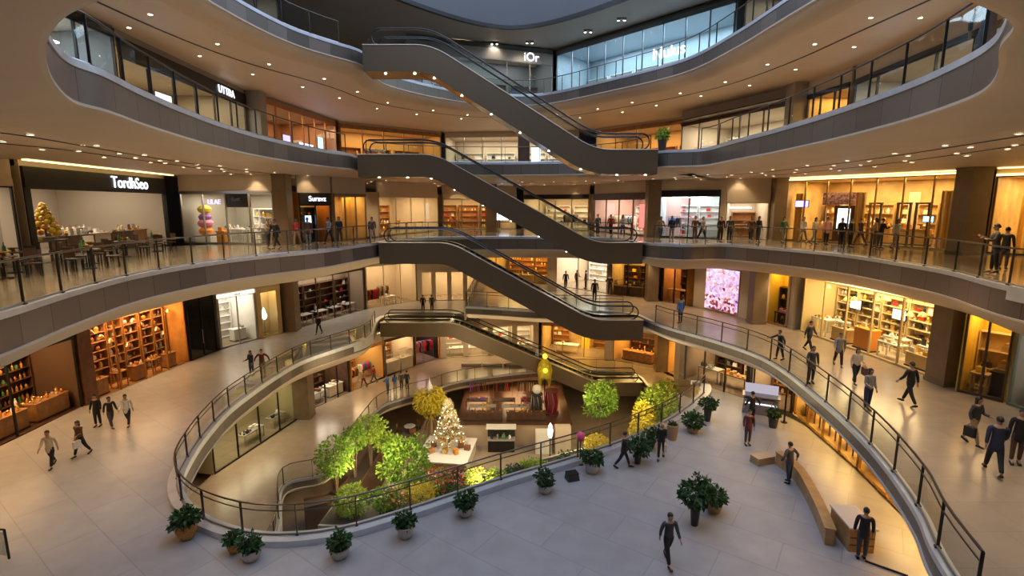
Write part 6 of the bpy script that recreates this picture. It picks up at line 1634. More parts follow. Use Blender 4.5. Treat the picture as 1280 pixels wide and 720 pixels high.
# lower gallery
pp(485, 492, ZB, 60, 'phone', 'blue', 'denim', 'person in bright blue at the court rim railing', 1.75)
pp(494, 489, ZB, 20, 'standf', 'blue', 'grey', 'person in pale blue beside the court rim railing', 1.65)
pp(502, 487, ZB, 30, 'stand', 'charcoal', 'black', 'person in charcoal at the court rim railing, left of the pair', 1.72)
pp(509, 486, ZB, 340, 'stand', 'navy', 'black', 'person in navy at the court rim railing, right of the pair', 1.72)
pp(468, 478, ZB, 90, 'walk', 'red', 'denim', 'person in red by the orange doorway on the lower gallery', 1.7)
pp(455, 484, ZB, 150, 'walkf', 'tan', 'brown', 'person in tan by the orange doorway on the lower gallery', 1.65)
# middle gallery
q = person((17.5, 18.5, Z2), 60, 'phone', 'charcoal', 'black', 'person in charcoal behind the near right railing, reading', 1.78)
person((18.9, 19.6, Z2), 300, 'stand', 'black', 'brown', 'person in black beside the reading figure at the near right railing', 1.62)
for i, (u, v, f, ps, tp, bt, lb) in enumerate((
    (900, 303, 180, 'stand', 'black', 'black', 'person in a black suit before the beige open store, left of the pair'), (911, 303, 170, 'stand', 'charcoal', 'black', 'person in a charcoal suit before the beige open store, right of the pair'),
    (938, 303, 150, 'walk2', 'brown', 'black', 'person in brown before the beige open store'), (947, 303, 200, 'standf', 'black', 'black', 'long haired person in black beside the brown column'),
    (978, 304, 180, 'walkf', 'green', 'olive', 'person in green before the gold shopfront'), (1003, 304, 120, 'walk', 'white', 'tan', 'person in white before the second gold pane'),
    (1017, 306, 200, 'walkf', 'cream', 'grey', 'person in cream passing the gold shopfront screen'), (1032, 306, 180, 'stand', 'pink', 'black', 'person in pink before the pale gold-shop screen'),
    (1050, 309, 180, 'stand', 'black', 'black', 'person in black right of the pale gold-shop screen'), (1062, 309, 200, 'stand', 'charcoal', 'black', 'person in charcoal, next to the figure right of the screen'),
    (1074, 308, 90, 'walk', 'brown', 'brown', 'person in brown in the middle of the gold shopfront'), (1099, 311, 260, 'phone', 'black', 'charcoal', 'person in black before the dark doorframes'),
    (1092, 309, 60, 'standf', 'tan', 'brown', 'person in tan before the dark doorframes'), (1118, 312, 190, 'walkf', 'white', 'tan', 'person in white by the rightmost doorframe'),
    (336, 312, 240, 'reach', 'tan', 'charcoal', 'person in tan by the column on the left middle gallery'), (346, 312, 160, 'walk2', 'black', 'black', 'person in a black jacket by the column on the left middle gallery'),
    (372, 308, 180, 'walkf', 'red', 'tan', 'person in red before the dark orange-lit shop'), (386, 308, 200, 'stand', 'brown', 'grey', 'person in brown before the dark orange-lit shop'),
    (412, 306, 160, 'walk', 'grey', 'black', 'person in grey right of the orange-lit shop'), (425, 305, 180, 'standf', 'black', 'black', 'person in black before the yellow draped shop'),
    (466, 304, 190, 'walk', 'brown', 'tan', 'person in brown where the third escalator meets the left gallery'),
    (825, 302, 180, 'walk', 'tan', 'charcoal', 'person in tan before the cool white store'), (839, 302, 150, 'standf', 'black', 'grey', 'person in black and grey before the cool white store'),
    (868, 302, 180, 'stand', 'brown', 'brown', 'person in brown before the cool white store, farther right'), (877, 302, 210, 'walk2', 'grey', 'black', 'person in grey near the frame of the cool white store'),
    (763, 295.5, 180, 'walk', 'red', 'black', 'person in red by the landing of the second escalator'), (778, 296, 160, 'walkf', 'white', 'denim', 'person in white by the landing of the second escalator'),
    (747, 295, 200, 'stand', 'charcoal', 'black', 'person in charcoal by the landing of the second escalator'))):
    pp(u, v, Z2, f, ps, tp, bt, lb, 1.7)
# third gallery, right end near the curl of the balustrade
person((9.9, 10.6, Z3), 250, 'stand', 'black', 'black', 'dark figure at the curled end of the third gallery railing, nearest', 1.75)
person((10.6, 12.2, Z3), 280, 'hips', 'charcoal', 'charcoal', 'dark figure farther along the third gallery railing', 1.75)
# ------------------------------------------------------------------ plants
LEAF_D = LEAF('leaf_dark', (0.015, 0.05, 0.012), (0.05, 0.13, 0.03))
LEAF_M = LEAF('leaf_mid', (0.08, 0.20, 0.015), (0.30, 0.46, 0.05))
LEAF_L = LEAF('leaf_lime', (0.16, 0.30, 0.02), (0.45, 0.55, 0.07))
LEAF_Y = LEAF('leaf_yellow', (0.55, 0.45, 0.02), (0.85, 0.72, 0.08))
BARK = P('bark', (0.13, 0.085, 0.05), 0.8, 0, 0.25, 8)
SOIL = P('soil', (0.03, 0.02, 0.013), 0.9)
POTW = P('pot_white', (0.58, 0.55, 0.51), 0.45, 0, 0.06, 5)
POTD = P('pot_dark', (0.035, 0.03, 0.028), 0.5)
POTO = P('pot_woven', (0.55, 0.26, 0.06), 0.65, 0, 0.45, 22, 0.6)
POTT = P('pot_tan', (0.36, 0.24, 0.12), 0.6)

def foliage(seed, blobs, n, size, aspect=0.5, droop=0.3):
    """Leaves spread over a few soft clumps: [(x, y, z, rx, ry, rz)]."""
    r = random.Random(seed); mb = MB()
    wts = [b[3] * b[4] * b[5] for b in blobs]; tot = sum(wts)
    for b, w_ in zip(blobs, wts):
        for _ in range(max(4, int(n * w_ / tot))):
            while True:
                p = Vector((r.uniform(-1, 1), r.uniform(-1, 1), r.uniform(-1, 1)))
                if 0.02 < p.length <= 1: break
            p = p.normalized() * (0.35 + 0.65 * p.length ** 0.6)
            c = Vector((b[0] + p.x * b[3], b[1] + p.y * b[4], b[2] + p.z * b[5]))
            d = (p + Vector((r.uniform(-.7, .7), r.uniform(-.7, .7), r.uniform(-.6, .6) - droop))).normalized()
            s = d.cross(Vector((r.uniform(-1, 1), r.uniform(-1, 1), r.uniform(-1, 1)))).normalized()
            nrm = d.cross(s); L = size * r.uniform(0.65, 1.3); W = L * aspect
            mb.add([c, c + d * L * 0.5 + s * W * 0.5 + nrm * L * 0.06, c + d * L, c + d * L * 0.5 - s * W * 0.5 + nrm * L * 0.06], [(0, 1, 2, 3)])
    return mb

def tree(loc, label, h, cr, seed, leaf=LEAF_M, n=1500, size=0.22, trunks=3, base=0.45, group='young trees of the sunken court', squash=1.0, spread=0.25):
    t = thing('young_tree', label, 'tree', loc, 0, group)
    r = random.Random(seed); cz = h - cr * squash
    mb = MB()
    for i in range(trunks):
        a = 2 * pi * i / trunks + r.random(); q = spread if trunks > 1 else 0.05
        mb.tube([(0.06 * cos(a), 0.06 * sin(a), 0.0), (q * 0.5 * cos(a), q * 0.5 * sin(a), cz * 0.5), (q * 1.2 * cos(a + .3), q * 1.2 * sin(a + .3), cz), (cr * 0.5 * cos(a + .5), cr * 0.5 * sin(a + .5), cz + cr * squash * 0.45)], [0.05, 0.042, 0.032, 0.012], 7)
        mb.tube([(q * cos(a), q * sin(a), cz * 0.8), (cr * 0.6 * cos(a + 1.6), cr * 0.6 * sin(a + 1.6), cz + 0.1)], [0.025, 0.01], 6)
    mb.build('trunk', BARK, t, smooth=True)
    bl = [(0, 0, cz, cr * 0.75, cr * 0.75, cr * squash * 0.8)]
    for i in range(7):
        a = i * 2.4 + r.random(); zz = r.uniform(-0.65, 0.75); q = cr * 0.6 * sqrt(max(0.1, 1 - zz * zz))
        bl.append((q * cos(a), q * sin(a), cz + zz * cr * squash * 0.75, cr * 0.42, cr * 0.42, cr * squash * 0.38))
    f = foliage(seed, bl, n, size).build('foliage', leaf, t, recalc=False); f['kind'] = 'stuff'
    return t

def potted(loc, label, pot, potmat, fr, fh, leaf, seed, n=260, size=0.16, group='potted plants along the plaza balustrade', stems=5, ph=0.42, pr=0.26):
    fr *= 0.8; fh *= 0.85; size *= 0.85
    t = thing('potted_plant', label, 'potted plant', loc, 0, group)
    mb = MB()
    if pot == 'round': prof = [(pr * 0.62, 0), (pr * 0.72, 0.02), (pr * 1.0, ph * 0.55), (pr * 0.98, ph * 0.9), (pr * 1.04, ph * 0.93), (pr * 1.04, ph), (pr * 0.9, ph), (pr * 0.86, ph - 0.06), (0, ph - 0.06)]
    elif pot == 'tall': prof = [(pr * 0.7, 0), (pr * 0.9, ph * 0.5), (pr, ph * 0.96), (pr * 1.05, ph * 0.97), (pr * 1.05, ph), (pr * 0.9, ph), (pr * 0.86, ph - 0.06), (0, ph - 0.06)]
    else: prof = [(pr * 0.55, 0), (pr * 0.8, ph * 0.2), (pr * 1.02, ph * 0.6), (pr * 0.9, ph * 0.92), (pr * 1.0, ph), (pr * 0.88, ph), (pr * 0.84, ph - 0.06), (0, ph - 0.06)]
    mb.lathe(prof, n=20, cap=False); mb.build('pot', potmat, t, smooth=True)
    mb = MB(); mb.lathe([(0, ph - 0.045), (pr * 0.85, ph - 0.05)], n=16, cap=False); mb.build('soil', SOIL, t)
    r = random.Random(seed); mb = MB()
    for i in range(stems):
        a = 2 * pi * i / stems + r.random(); q = fr * r.uniform(0.3, 0.7)
        mb.tube([(0.05 * cos(a), 0.05 * sin(a), ph - 0.05), (q * 0.5 * cos(a), q * 0.5 * sin(a), ph + fh * 0.4), (q * cos(a), q * sin(a), ph + fh * 0.8)], [0.014, 0.011, 0.006], 5)
    mb.build('stems', BARK, t)
    bl = [(0, 0, ph + fh * 0.42, fr * 0.8, fr * 0.8, fh * 0.48)]
    for i in range(6):
        a = i * 2.4 + r.random(); bl.append((fr * 0.6 * cos(a), fr * 0.6 * sin(a), ph + fh * r.uniform(0.2, 0.85), fr * 0.42, fr * 0.42, fh * 0.28))
    f = foliage(seed, bl, n, size, 0.55).build('foliage', leaf, t, recalc=False); f['kind'] = 'stuff'
    return t

def pxy(u, v, z, dz=0.0):
    d = at(u, v, z); return (d.x, d.y, z + dz)

potted(pxy(234, 672, ZG), 'spreading fern in an orange woven pot, leftmost along the plaza balustrade', 'urn', POTO, 0.52, 0.5, LEAF_D, 1, 420, 0.22, ph=0.55, pr=0.33)
potted(pxy(293, 690, ZG), 'small plant in an orange pot squeezed behind a white pot', 'round', POTO, 0.34, 0.42, LEAF_D, 2, 260, 0.17, ph=0.34, pr=0.2)
potted(pxy(314, 699, ZG), 'dark green plant in a white pot in front of a small orange pot', 'round', POTW, 0.40, 0.48, LEAF_D, 3, 340, 0.18, ph=0.36, pr=0.29)
potted(pxy(425, 696, ZG), 'round dark shrub in a white pot, nearest the lime shrub behind glass', 'round', POTW, 0.42, 0.58, LEAF_D, 4, 420, 0.18, ph=0.34, pr=0.29)
potted(pxy(507, 671, ZG), 'round dark shrub in a white pot below the orange flowers', 'round', POTW, 0.42, 0.52, LEAF_D, 5, 400, 0.18, ph=0.42, pr=0.27)
potted(pxy(582, 644, ZG), 'leafy shrub in a white pot below the Christmas tree platform', 'round', POTW, 0.46, 0.62, LEAF_D, 6, 420, 0.19, ph=0.34, pr=0.26)
potted(pxy(681, 615, ZG), 'small shrub in a white pot by the lamp post, outside the glass', 'round', POTW, 0.44, 0.62, LEAF_D, 7, 380, 0.18, ph=0.34, pr=0.27)
potted(pxy(740, 590, ZG), 'wide shrub in a grey white pot beside the pink lantern', 'round', POTW, 0.55, 0.55, LEAF_D, 8, 420, 0.2, ph=0.46, pr=0.3)
potted(pxy(797, 579, ZG), 'tall leafy plant in a dark stand, before the half hidden walker', 'tall', POTD, 0.62, 0.7, LEAF_D, 9, 420, 0.22, ph=0.5, pr=0.17)
potted(pxy(813, 560, ZG), 'dark shrub by the balustrade beside the fair haired person', 'tall', POTD, 0.55, 0.6, LEAF_D, 10, 360, 0.2, ph=0.4, pr=0.22)
potted(pxy(840, 549, ZG), 'bare tan pot with a low tuft beside the fair haired person', 'tall', POTT, 0.2, 0.15, LEAF_D, 11, 80, 0.12, ph=0.75, pr=0.28)
potted(pxy(866, 540, ZG), 'bushy plant in a tan pot, second from the far end of the balustrade', 'round', POTT, 0.62, 0.75, LEAF_D, 12, 460, 0.22, ph=0.3, pr=0.3)
potted(pxy(884, 526, ZG), 'bushy plant in a tall black pot at the far end of the balustrade', 'tall', POTD, 0.55, 0.6, LEAF_D, 13, 400, 0.2, ph=0.7, pr=0.2)
t = potted(pxy(868, 656, ZG), 'broad bushy plant in a tall dark pot alone on the open plaza', 'tall', POTD, 0.72, 0.95, LEAF_D, 14, 620, 0.24, ph=0.85, pr=0.17)
potted(pxy(892, 640, ZG), 'tan pot with a low plant just behind the broad bushy planter', 'round', POTT, 0.5, 0.6, LEAF_D, 15, 260, 0.22, ph=0.45, pr=0.28)
potted(pxy(966, 534, ZG), 'dark plant in a black pot beside the grey kiosk', 'tall', POTD, 0.42, 0.55, LEAF_D, 16, 260, 0.18, ph=0.55, pr=0.24)
potted((8.95, 31.5, Z3 + 0.1), 'pale tufted plant in a black pot beside the uppermost escalator landing', 'tall', POTD, 0.36, 0.6, LEAF_L, 17, 200, 0.3, ph=0.8, pr=0.26, group='potted plant on the third gallery')

# low dark bin at the balustrade
d = at(715, 599, ZG)
t = thing('floor_stand', 'small dark box stand by the balustrade between two white pots', 'stand', (d.x, d.y, 0), 0.3)
mb = MB(); mb.box((0, 0, 0.14), (0.5, 0.4, 0.28), taper=0.85); mb.build('body', POTD, t)
mb = MB(); mb.box((0, 0, 0.29), (0.46, 0.36, 0.03)); mb.build('lid', BLACK, t)
d = at(725, 580, ZG)
t = thing('paper_lantern', 'pink round lantern on a black post at the balustrade', 'lantern', (d.x, d.y, 0), 0)
mb = MB(); mb.tube([(0, 0, 0), (0, 0, 1.25)], 0.025, 8); mb.box((0, 0, 0.02), (0.26, 0.26, 0.04)); mb.build('post', BLACK, t)
mb = MB(); mb.lathe([(0.0, 1.05)] + [(0.19 * sin(pi * i / 8), 1.25 - 0.22 * cos(pi * i / 8)) for i in range(1, 8)] + [(0, 1.47)], n=14, cap=False); mb.build('shade', P('pink_paper', (0.85, 0.12, 0.25), 0.5), t, smooth=True)

# ------------------------------------------------------------------ sunken court
tree((-10.95, 29.4, ZB - 0.95), 'airy young tree with several thin stems at the near corner of the court', 4.0, 1.15, 21, LEAF_M, 1500, 0.21, 4, squash=1.35, spread=0.35)
tree((-10.35, 31.4, ZB - 1.0), 'slim young tree just behind the near corner tree', 3.7, 0.85, 22, LEAF_M, 900, 0.2, 3, squash=1.3, spread=0.3)
d = at(452, 560, ZB); tree((d.x + 0.8, d.y - 0.6, ZB - 1.0), 'light green young tree by the bend of the court rim', 3.9, 1.15, 23, LEAF_L, 1200, 0.22, 3, squash=1.0)
d = at(478, 560, ZB); tree((d.x + 0.3, d.y - 0.6, ZB - 1.6), 'small light green tree behind the big round tree', 3.1, 0.8, 24, LEAF_L, 700, 0.2, 2)
d = at(505, 660, ZC); tree((d.x, d.y + 1.5, ZC), 'largest round green tree, standing among flowers in the court', 5.6, 1.85, 25, LEAF_M, 3200, 0.24, 1, squash=1.05)
d = at(748, 572, ZC); tree((d.x, d.y, ZC), 'round green tree in front of the lowest escalator', 6.6, 1.5, 26, LEAF_M, 2200, 0.22, 1, squash=1.1)
d = at(824, 575, ZC); tree((d.x, d.y, ZC), 'tall yellow green tree near the escalator foot, right of the round one', 6.8, 1.9, 27, LEAF_L, 2600, 0.25, 1, squash=1.25)
d = at(800, 590, ZC); tree((d.x, d.y, ZC), 'narrow yellow tree lit from below beside the tall yellow green tree', 6.2, 0.95, 28, LEAF_Y, 1500, 0.24, 1, squash=2.2)

def shrub(loc, label, r, h, leaf, seed, n=500, size=0.2, flowers=None, group='shrubs and flowers of the sunken court'):
    t = thing('flowering_shrub' if flowers else 'leafy_shrub', label, 'shrub', loc, 0, group)
    rr = random.Random(seed)
    bl = [(0, 0, h * 0.5, r * 0.8, r * 0.8, h * 0.5)] + [(r * 0.6 * cos(i * 2.4), r * 0.6 * sin(i * 2.4), h * rr.uniform(0.35, 0.75), r * 0.45, r * 0.45, h * 0.32) for i in range(5)]
    f = foliage(seed, bl, n, size).build('foliage', leaf, t, recalc=False); f['kind'] = 'stuff'
    mb = MB()
    for i in range(4): mb.tube([(0.04 * cos(i * 1.6), 0.04 * sin(i * 1.6), 0), (r * 0.4 * cos(i * 1.6), r * 0.4 * sin(i * 1.6), h * 0.7)], [0.025, 0.01], 5)
    mb.build('stems', BARK, t)
    if flowers:
        f = foliage(seed + 5, [(b[0], b[1], b[2] + 0.06, b[3] * 1.05, b[4] * 1.05, b[5] * 1.08) for b in bl], n // 2, size * 0.8, 0.9).build('blossoms', flowers, t, recalc=False); f['kind'] = 'stuff'
    return t
FL_R = P('petal_red', (0.75, 0.05, 0.03), 0.5); FL_O = P('petal_orange', (0.85, 0.32, 0.04), 0.5); FL_Y = P('petal_yellow', (0.85, 0.65, 0.05), 0.5); FL_P = P('petal_pink', (0.8, 0.3, 0.35), 0.5)
def sh(u, v, *a, **k):
    d = at(u, v, ZC); return shrub((d.x, d.y, ZC), *a, **k)
def bed(i, off, *a, **k):
    BED.append((i, off, a, k))
BED = []
bed(2.0, 0.0, 'large lime shrub behind the glass at the left end of the court', 0.95, 1.6, LEAF_L, 31, 950, 0.22)
bed(4.8, 0.1, 'mid green shrub beside the large lime shrub', 0.8, 1.3, LEAF_M, 32, 600, 0.2)
bed(6.0, -0.2, 'orange flowering shrub right of the large lime shrub', 0.6, 1.2, LEAF_M, 35, 300, 0.18, flowers=FL_O)
bed(8.0, -0.2, 'yellow shrub behind the glass below the benches', 0.85, 1.2, LEAF_Y, 33, 700, 0.2)
bed(9.8, 0.5, 'red and orange flowering shrub in front of the largest tree', 0.75, 1.5, LEAF_M, 34, 420, 0.18, flowers=FL_R)
bed(11.4, 0.3, 'pink red flowering shrub right of the red and orange one', 0.6, 1.3, LEAF_D, 36, 300, 0.18, flowers=FL_R)
bed(11.0, -0.6, 'dark green low shrub at the foot of the plaza glass', 0.7, 0.8, LEAF_D, 38, 380, 0.19)
bed(13.2, 0.3, 'yellow flowering shrub near the white platform', 0.6, 1.1, LEAF_L, 37, 320, 0.18, flowers=FL_Y)
bed(15.2, -0.1, 'lime shrub behind a plaza pot', 0.65, 1.0, LEAF_L, 39, 360, 0.2)
bed(17.4, 0.2, 'dark low shrub between two lime shrubs', 0.6, 0.8, LEAF_D, 47, 300, 0.18)
bed(19.6, 0.0, 'bright green shrub below the lamp post', 0.9, 0.8, LEAF_L, 40, 520, 0.22)
bed(23.5, 0.0, 'dark green shrub left of the pink lantern', 0.8, 0.8, LEAF_D, 46, 360, 0.2)
bed(27.0, 0.0, 'big yellow flowering shrub behind the pink lantern', 0.85, 1.5, LEAF_Y, 44, 800, 0.2, flowers=FL_Y)
for i, (x, y, lf, fl, c) in enumerate(((-8.9, 30.4, LEAF_L, FL_P, 'pink'), (-8.8, 31.7, LEAF_M, FL_Y, 'yellow'), (-5.0, 31.0, LEAF_L, FL_O, 'orange'), (-3.9, 32.0, LEAF_M, FL_R, 'red'), (-2.8, 33.2, LEAF_L, FL_P, 'pink'), (-1.7, 34.4, LEAF_L, FL_Y, 'yellow'), (-4.2, 34.6, LEAF_M, FL_O, 'orange'), (-8.8, 37.3, LEAF_L, FL_O, 'orange'), (-7.7, 31.0, LEAF_M, FL_R, 'red'))):
    shrub((x, y, ZC), f'{c} flower clump on the court terrace, ' + ('by the near end of the trough planter', 'second along the trough planter', 'right of the largest tree trunk', 'second right of the largest tree', 'third right of the largest tree', 'nearest the coffee counter', 'before the white platform', 'by the rim bend', 'at the foot of the largest tree')[i], 0.5, 0.9, lf, 60 + i, 220, 0.17, flowers=fl)
sh(790, 608, 'green shrub under the yellow green tree', 1.1, 1.9, LEAF_L, 45, 520, 0.22)
sh(570, 612, 'dark green shrub along the white platform', 0.7, 0.9, LEAF_D, 48, 380, 0.2)

# raised bed behind the plaza glass
t = thing('planter_bed', 'raised grey planter bed behind the plaza glass, full of shrubs and flowers', 'planter', (-7.5, 26.0, ZC), 0)
bp = smooth_pts(resample(catmull([Vector(q) for q in ((-10.3, 26.3), (-8.6, 26.2), (-6.3, 26.9), (-3.4, 28.2), (-0.5, 29.6), (3.0, 31.4), (7.0, 33.4))], 0.4), n=30), 2)
bn = normals2(bp, [p + Vector((-1, 3)) for p in bp]); ZBED = ZC + 3.3
mb = MB(); mb.grid([[(p.x + n.x * a + 7.5, p.y + n.y * a - 26.0, z) for p, n in zip(bp, bn)] for a, z in ((-1.3, 0), (-1.3, 3.4), (-1.15, 3.4), (-1.15, 3.25), (1.15, 3.25), (1.15, 3.4), (1.3, 3.4), (1.3, 0))])
for e in (0, 29): mb.add([(bp[e].x + bn[e].x * a + 7.5, bp[e].y + bn[e].y * a - 26.0, z) for a, z in ((-1.3, 0), (-1.3, 3.4), (1.3, 3.4), (1.3, 0))], [(0, 1, 2, 3)])
mb.build('walling', GREYP, t)
mb = MB(); mb.grid([[(p.x + n.x * a + 7.5, p.y + n.y * a - 26.0, 3.29) for p, n in zip(bp, bn)] for a in (-1.14, 1.14)]); mb.build('soil', SOIL, t)
for (i, off, a, k) in BED:
    j = min(int(i), 28); f = i - j; p = bp[j].lerp(bp[j + 1], f); n = bn[j]
    shrub((p.x + n.x * off, p.y + n.y * off, ZBED + 0.005), *a, **k)
# trough planter along the rim
t = thing('trough_planter', 'long dark brown trough planter along the left rim of the court', 'planter', (-10.9, 30.5, ZC), 0)
pts = [Vector((a.x + 1.2, a.y - 0.4)) for a in (at(357, 606, ZB), at(406, 594, ZB), at(432, 566, ZB), at(455, 535, ZB))]
pts = smooth_pts(resample(catmull(pts, 0.5), n=16), 2)
nr = normals2(pts, [p + Vector((2, -1)) for p in pts])
z0, z1 = 0.0, ZB - 0.95 - ZC
mb = MB(); oo = Vector((-10.9, 30.5))
rows = [[(p.x + n.x * o_ - oo.x, p.y + n.y * o_ - oo.y, z) for p, n in zip(pts, nr)] for o_, z in ((-0.55, z0), (-0.55, z1), (-0.45, z1), (-0.45, z1 - 0.15), (0.45, z1 - 0.15), (0.45, z1), (0.55, z1), (0.55, z0))]
mb.grid(rows); mb.build('trough', DWOOD, t)
mb = MB(); mb.grid([[(p.x + n.x * o_ - oo.x, p.y + n.y * o_ - oo.y, z1 - 0.12) for p, n in zip(pts, nr)] for o_ in (-0.44, 0.44)]); mb.build('soil', SOIL, t)

# benches and tables on the terrace
BENCH = P('bench_stone', (0.62, 0.47, 0.38), 0.5)
def terrace_bench(x, y, rz, label, L=1.8, zz=ZC):
    t = thing('bench', label, 'bench', (x, y, zz), rz, 'benches of the sunken court')
    mb = MB(); mb.box((0, 0, 0.42), (L, 0.5, 0.08)); mb.build('seat', BENCH, t)
    for x in (-L / 2 + 0.2, L / 2 - 0.2):
        mb = MB(); mb.box((x, 0, 0.19), (0.12, 0.44, 0.38)); mb.build('leg', BENCH, t)
    mb = MB(); mb.box((0, 0.24, 0.72), (L, 0.06, 0.5)); mb.build('backrest', BENCH, t)
terrace_bench(-8.5, 33.3, 1.35, 'pinkish bench on the court terrace, nearest the trough planter'); terrace_bench(-8.2, 35.6, 1.2, 'pinkish bench on the court terrace by the light green tree'); terrace_bench(-6.2, 33.0, 0.2, 'pinkish bench on the court terrace before the yellow shrub')
for i, (u, v, lb) in enumerate(((-9.0, 40.2, 'white cafe table at the back of the court terrace'), (-9.2, 43.4, 'white cafe table left of the white platform'), (-6.0, 34.9, 'white cafe table between the benches and the white platform'))):
    d = V2(u, v); t = thing('cafe_table', lb, 'table', (u, v, ZC), 0.3 * i, 'cafe tables of the sunken court')
    mb = MB(); mb.lathe([(0, 0.70), (0.5, 0.70), (0.52, 0.72), (0.5, 0.74), (0, 0.74)], n=20, cap=False); mb.build('top', WHITE, t)
    mb = MB(); mb.lathe([(0.28, 0), (0.28, 0.03), (0.05, 0.06), (0.04, 0.7)], n=12); mb.build('pedestal', STEEL, t)
    for k in range(3):
        a = k * 2.1 + i; c = thing('cafe_chair', f'brown cafe chair at the {lb.replace("white cafe ", "")}', 'chair', (d.x + 0.95 * cos(a), d.y + 0.95 * sin(a), ZC), a + pi / 2, f'chairs round the {lb}')
        mb = MB(); mb.box((0, 0, 0.45), (0.42, 0.42, 0.05)); mb.build('seat', WOOD, c)
        mb = MB(); mb.box((0, -0.2, 0.75), (0.4, 0.03, 0.36)); mb.build('backrest', WOOD, c)
        lm = MB(); lm.box((0, 0, 0.215), (0.04, 0.04, 0.43)); lm = lm.mesh('leg', BLACK)
        for x in (-.18, .18):
            for y in (-.18, .18): inst(lm, 'leg', (x, y, 0), parent=c)

# white platform and decorated tree
PX, PY = -5.2, 38.3
t = thing('white_platform', 'white square platform with a timber edge carrying the Christmas tree', 'platform', (PX, PY, ZC), -0.12)
mb = MB(); mb.box((0, 0, 0.5), (3.9, 4.2, 1.0)); mb.build('base', WHITE, t)
mb = MB(); mb.box((0, 0, 1.03), (4.1, 4.4, 0.08)); mb.build('top', WHITE, t)
mb = MB(); mb.box((0, -2.16, 0.72), (4.1, 0.06, 0.34)); mb.box((-2.02, 0, 0.72), (0.06, 4.3, 0.34)); mb.build('timber_edge', WOOD, t)
ZP = ZC + 1.07
t = thing('christmas_tree', 'white and gold decorated Christmas tree on the white platform', 'Christmas tree', (PX + 0.15, PY + 0.3, ZP), 0)
mb = MB(); mb.tube([(0, 0, 0), (0, 0, 4.1)], [0.09, 0.03], 8); mb.build('trunk', BARK, t)
FROST = LEAF('leaf_frosted', (0.42, 0.34, 0.16), (0.80, 0.72, 0.52))
mb = MB(); r_ = random.Random(9)
for k in range(2400):
    f = r_.random() ** 0.75; z = 0.55 + 3.55 * f; rad = 1.15 * (1 - f) ** 0.85 + 0.05; tier = 1 + 0.18 * sin(z * 9.0)
    a = r_.random() * 2 * pi; q = rad * tier * r_.uniform(0.55, 1.0); c = Vector((q * cos(a), q * sin(a), z))
    d = Vector((cos(a), sin(a), r_.uniform(-0.6, 0.2))).normalized(); s_ = d.cross(Vector((0, 0, 1))).normalized(); L_2 = r_.uniform(0.14, 0.26)
    mb.add([c, c + d * L_2 * .5 + s_ * .05, c + d * L_2, c + d * L_2 * .5 - s_ * .05], [(0, 1, 2, 3)])
f = mb.build('branches', FROST, t, recalc=False); f['kind'] = 'stuff'
bl_ = MB().lathe([(0.0, -0.07)] + [(0.07 * sin(pi * i / 6), -0.07 * cos(pi * i / 6)) for i in range(1, 6)] + [(0, 0.07)], n=8, cap=False)
bw, bg_ = bl_.mesh('bauble', WHITE, True), bl_.mesh('bauble', pm('gold'), True)
lm = MB().lathe([(0.0, -0.03)] + [(0.03 * sin(pi * i / 4), -0.03 * cos(pi * i / 4)) for i in range(1, 4)] + [(0, 0.03)], n=6, cap=False).mesh('fairy_light', EM('fairy', (1, 0.82, 0.5), 12))
for i in range(70):
    f = i / 70; z = 0.6 + 3.4 * f; rad = (1.15 * (1 - f) ** 0.85 + 0.08) * 1.05; a = i * 2.4
    inst((bw, bg_)[i % 2], 'bauble', (rad * cos(a), rad * sin(a), z), parent=t)
for i in range(60):
    f = (i + .5) / 60; z = 0.6 + 3.4 * f; rad = (1.15 * (1 - f) ** 0.85 + 0.08) * 1.1; a = i * 2.4 + 1.1
    inst(lm, 'fairy_light', (rad * cos(a), rad * sin(a), z), parent=t)
for i in range(9):
    a = i * 0.75; rad = 0.95 + 0.3 * (i % 3); c = ('brown', 'copper', 'gold', 'amber')[i % 4]
    o = inst(good_mesh('gift_box', c), 'gift_box', (PX + 0.15 + rad * cos(a), PY + 0.3 + rad * sin(a), ZP), a, (1.5, 1.5, 1.6)); tag(o, f'{c} gift box under the Christmas tree', 'box', f'{c} gift boxes under the Christmas tree')
# weeping yellow tree
t = thing('weeping_tree', 'yellow weeping tree with a white tip, behind the Christmas tree', 'tree', (-7.0, 41.6, ZC), 0)
mb = MB(); mb.tube([(0, 0, 0), (0.05, 0, 1.8), (0, 0, 4.6)], [0.16, 0.11, 0.05], 8)
for i in range(10): mb.tube([(0, 0, 2.4), (0.5 * cos(i * .63), 0.5 * sin(i * .63), 2.0), (0.9 * cos(i * .63), 0.9 * sin(i * .63), 0.9)], [0.03, 0.02, 0.01], 5)
mb.build('trunk', pm('tan'), t)
f = foliage(51, [(0, 0, 4.3, 1.25, 1.25, 0.75), (0.3, 0, 3.6, 1.1, 1.1, 0.7), (-0.5, 0, 3.7, 0.9, 0.9, 0.9), (0.0, 0.2, 3.0, 0.7, 0.7, 0.8)], 1900, 0.28, 0.4, 0.9).build('foliage', LEAF_Y, t, recalc=False); f['kind'] = 'stuff'
mb = MB(); mb.lathe([(0.22, 4.8), (0.28, 5.0), (0.16, 5.3), (0.05, 5.6), (0.0, 6.0)], n=10); mb.build('finial', WHITE, t)

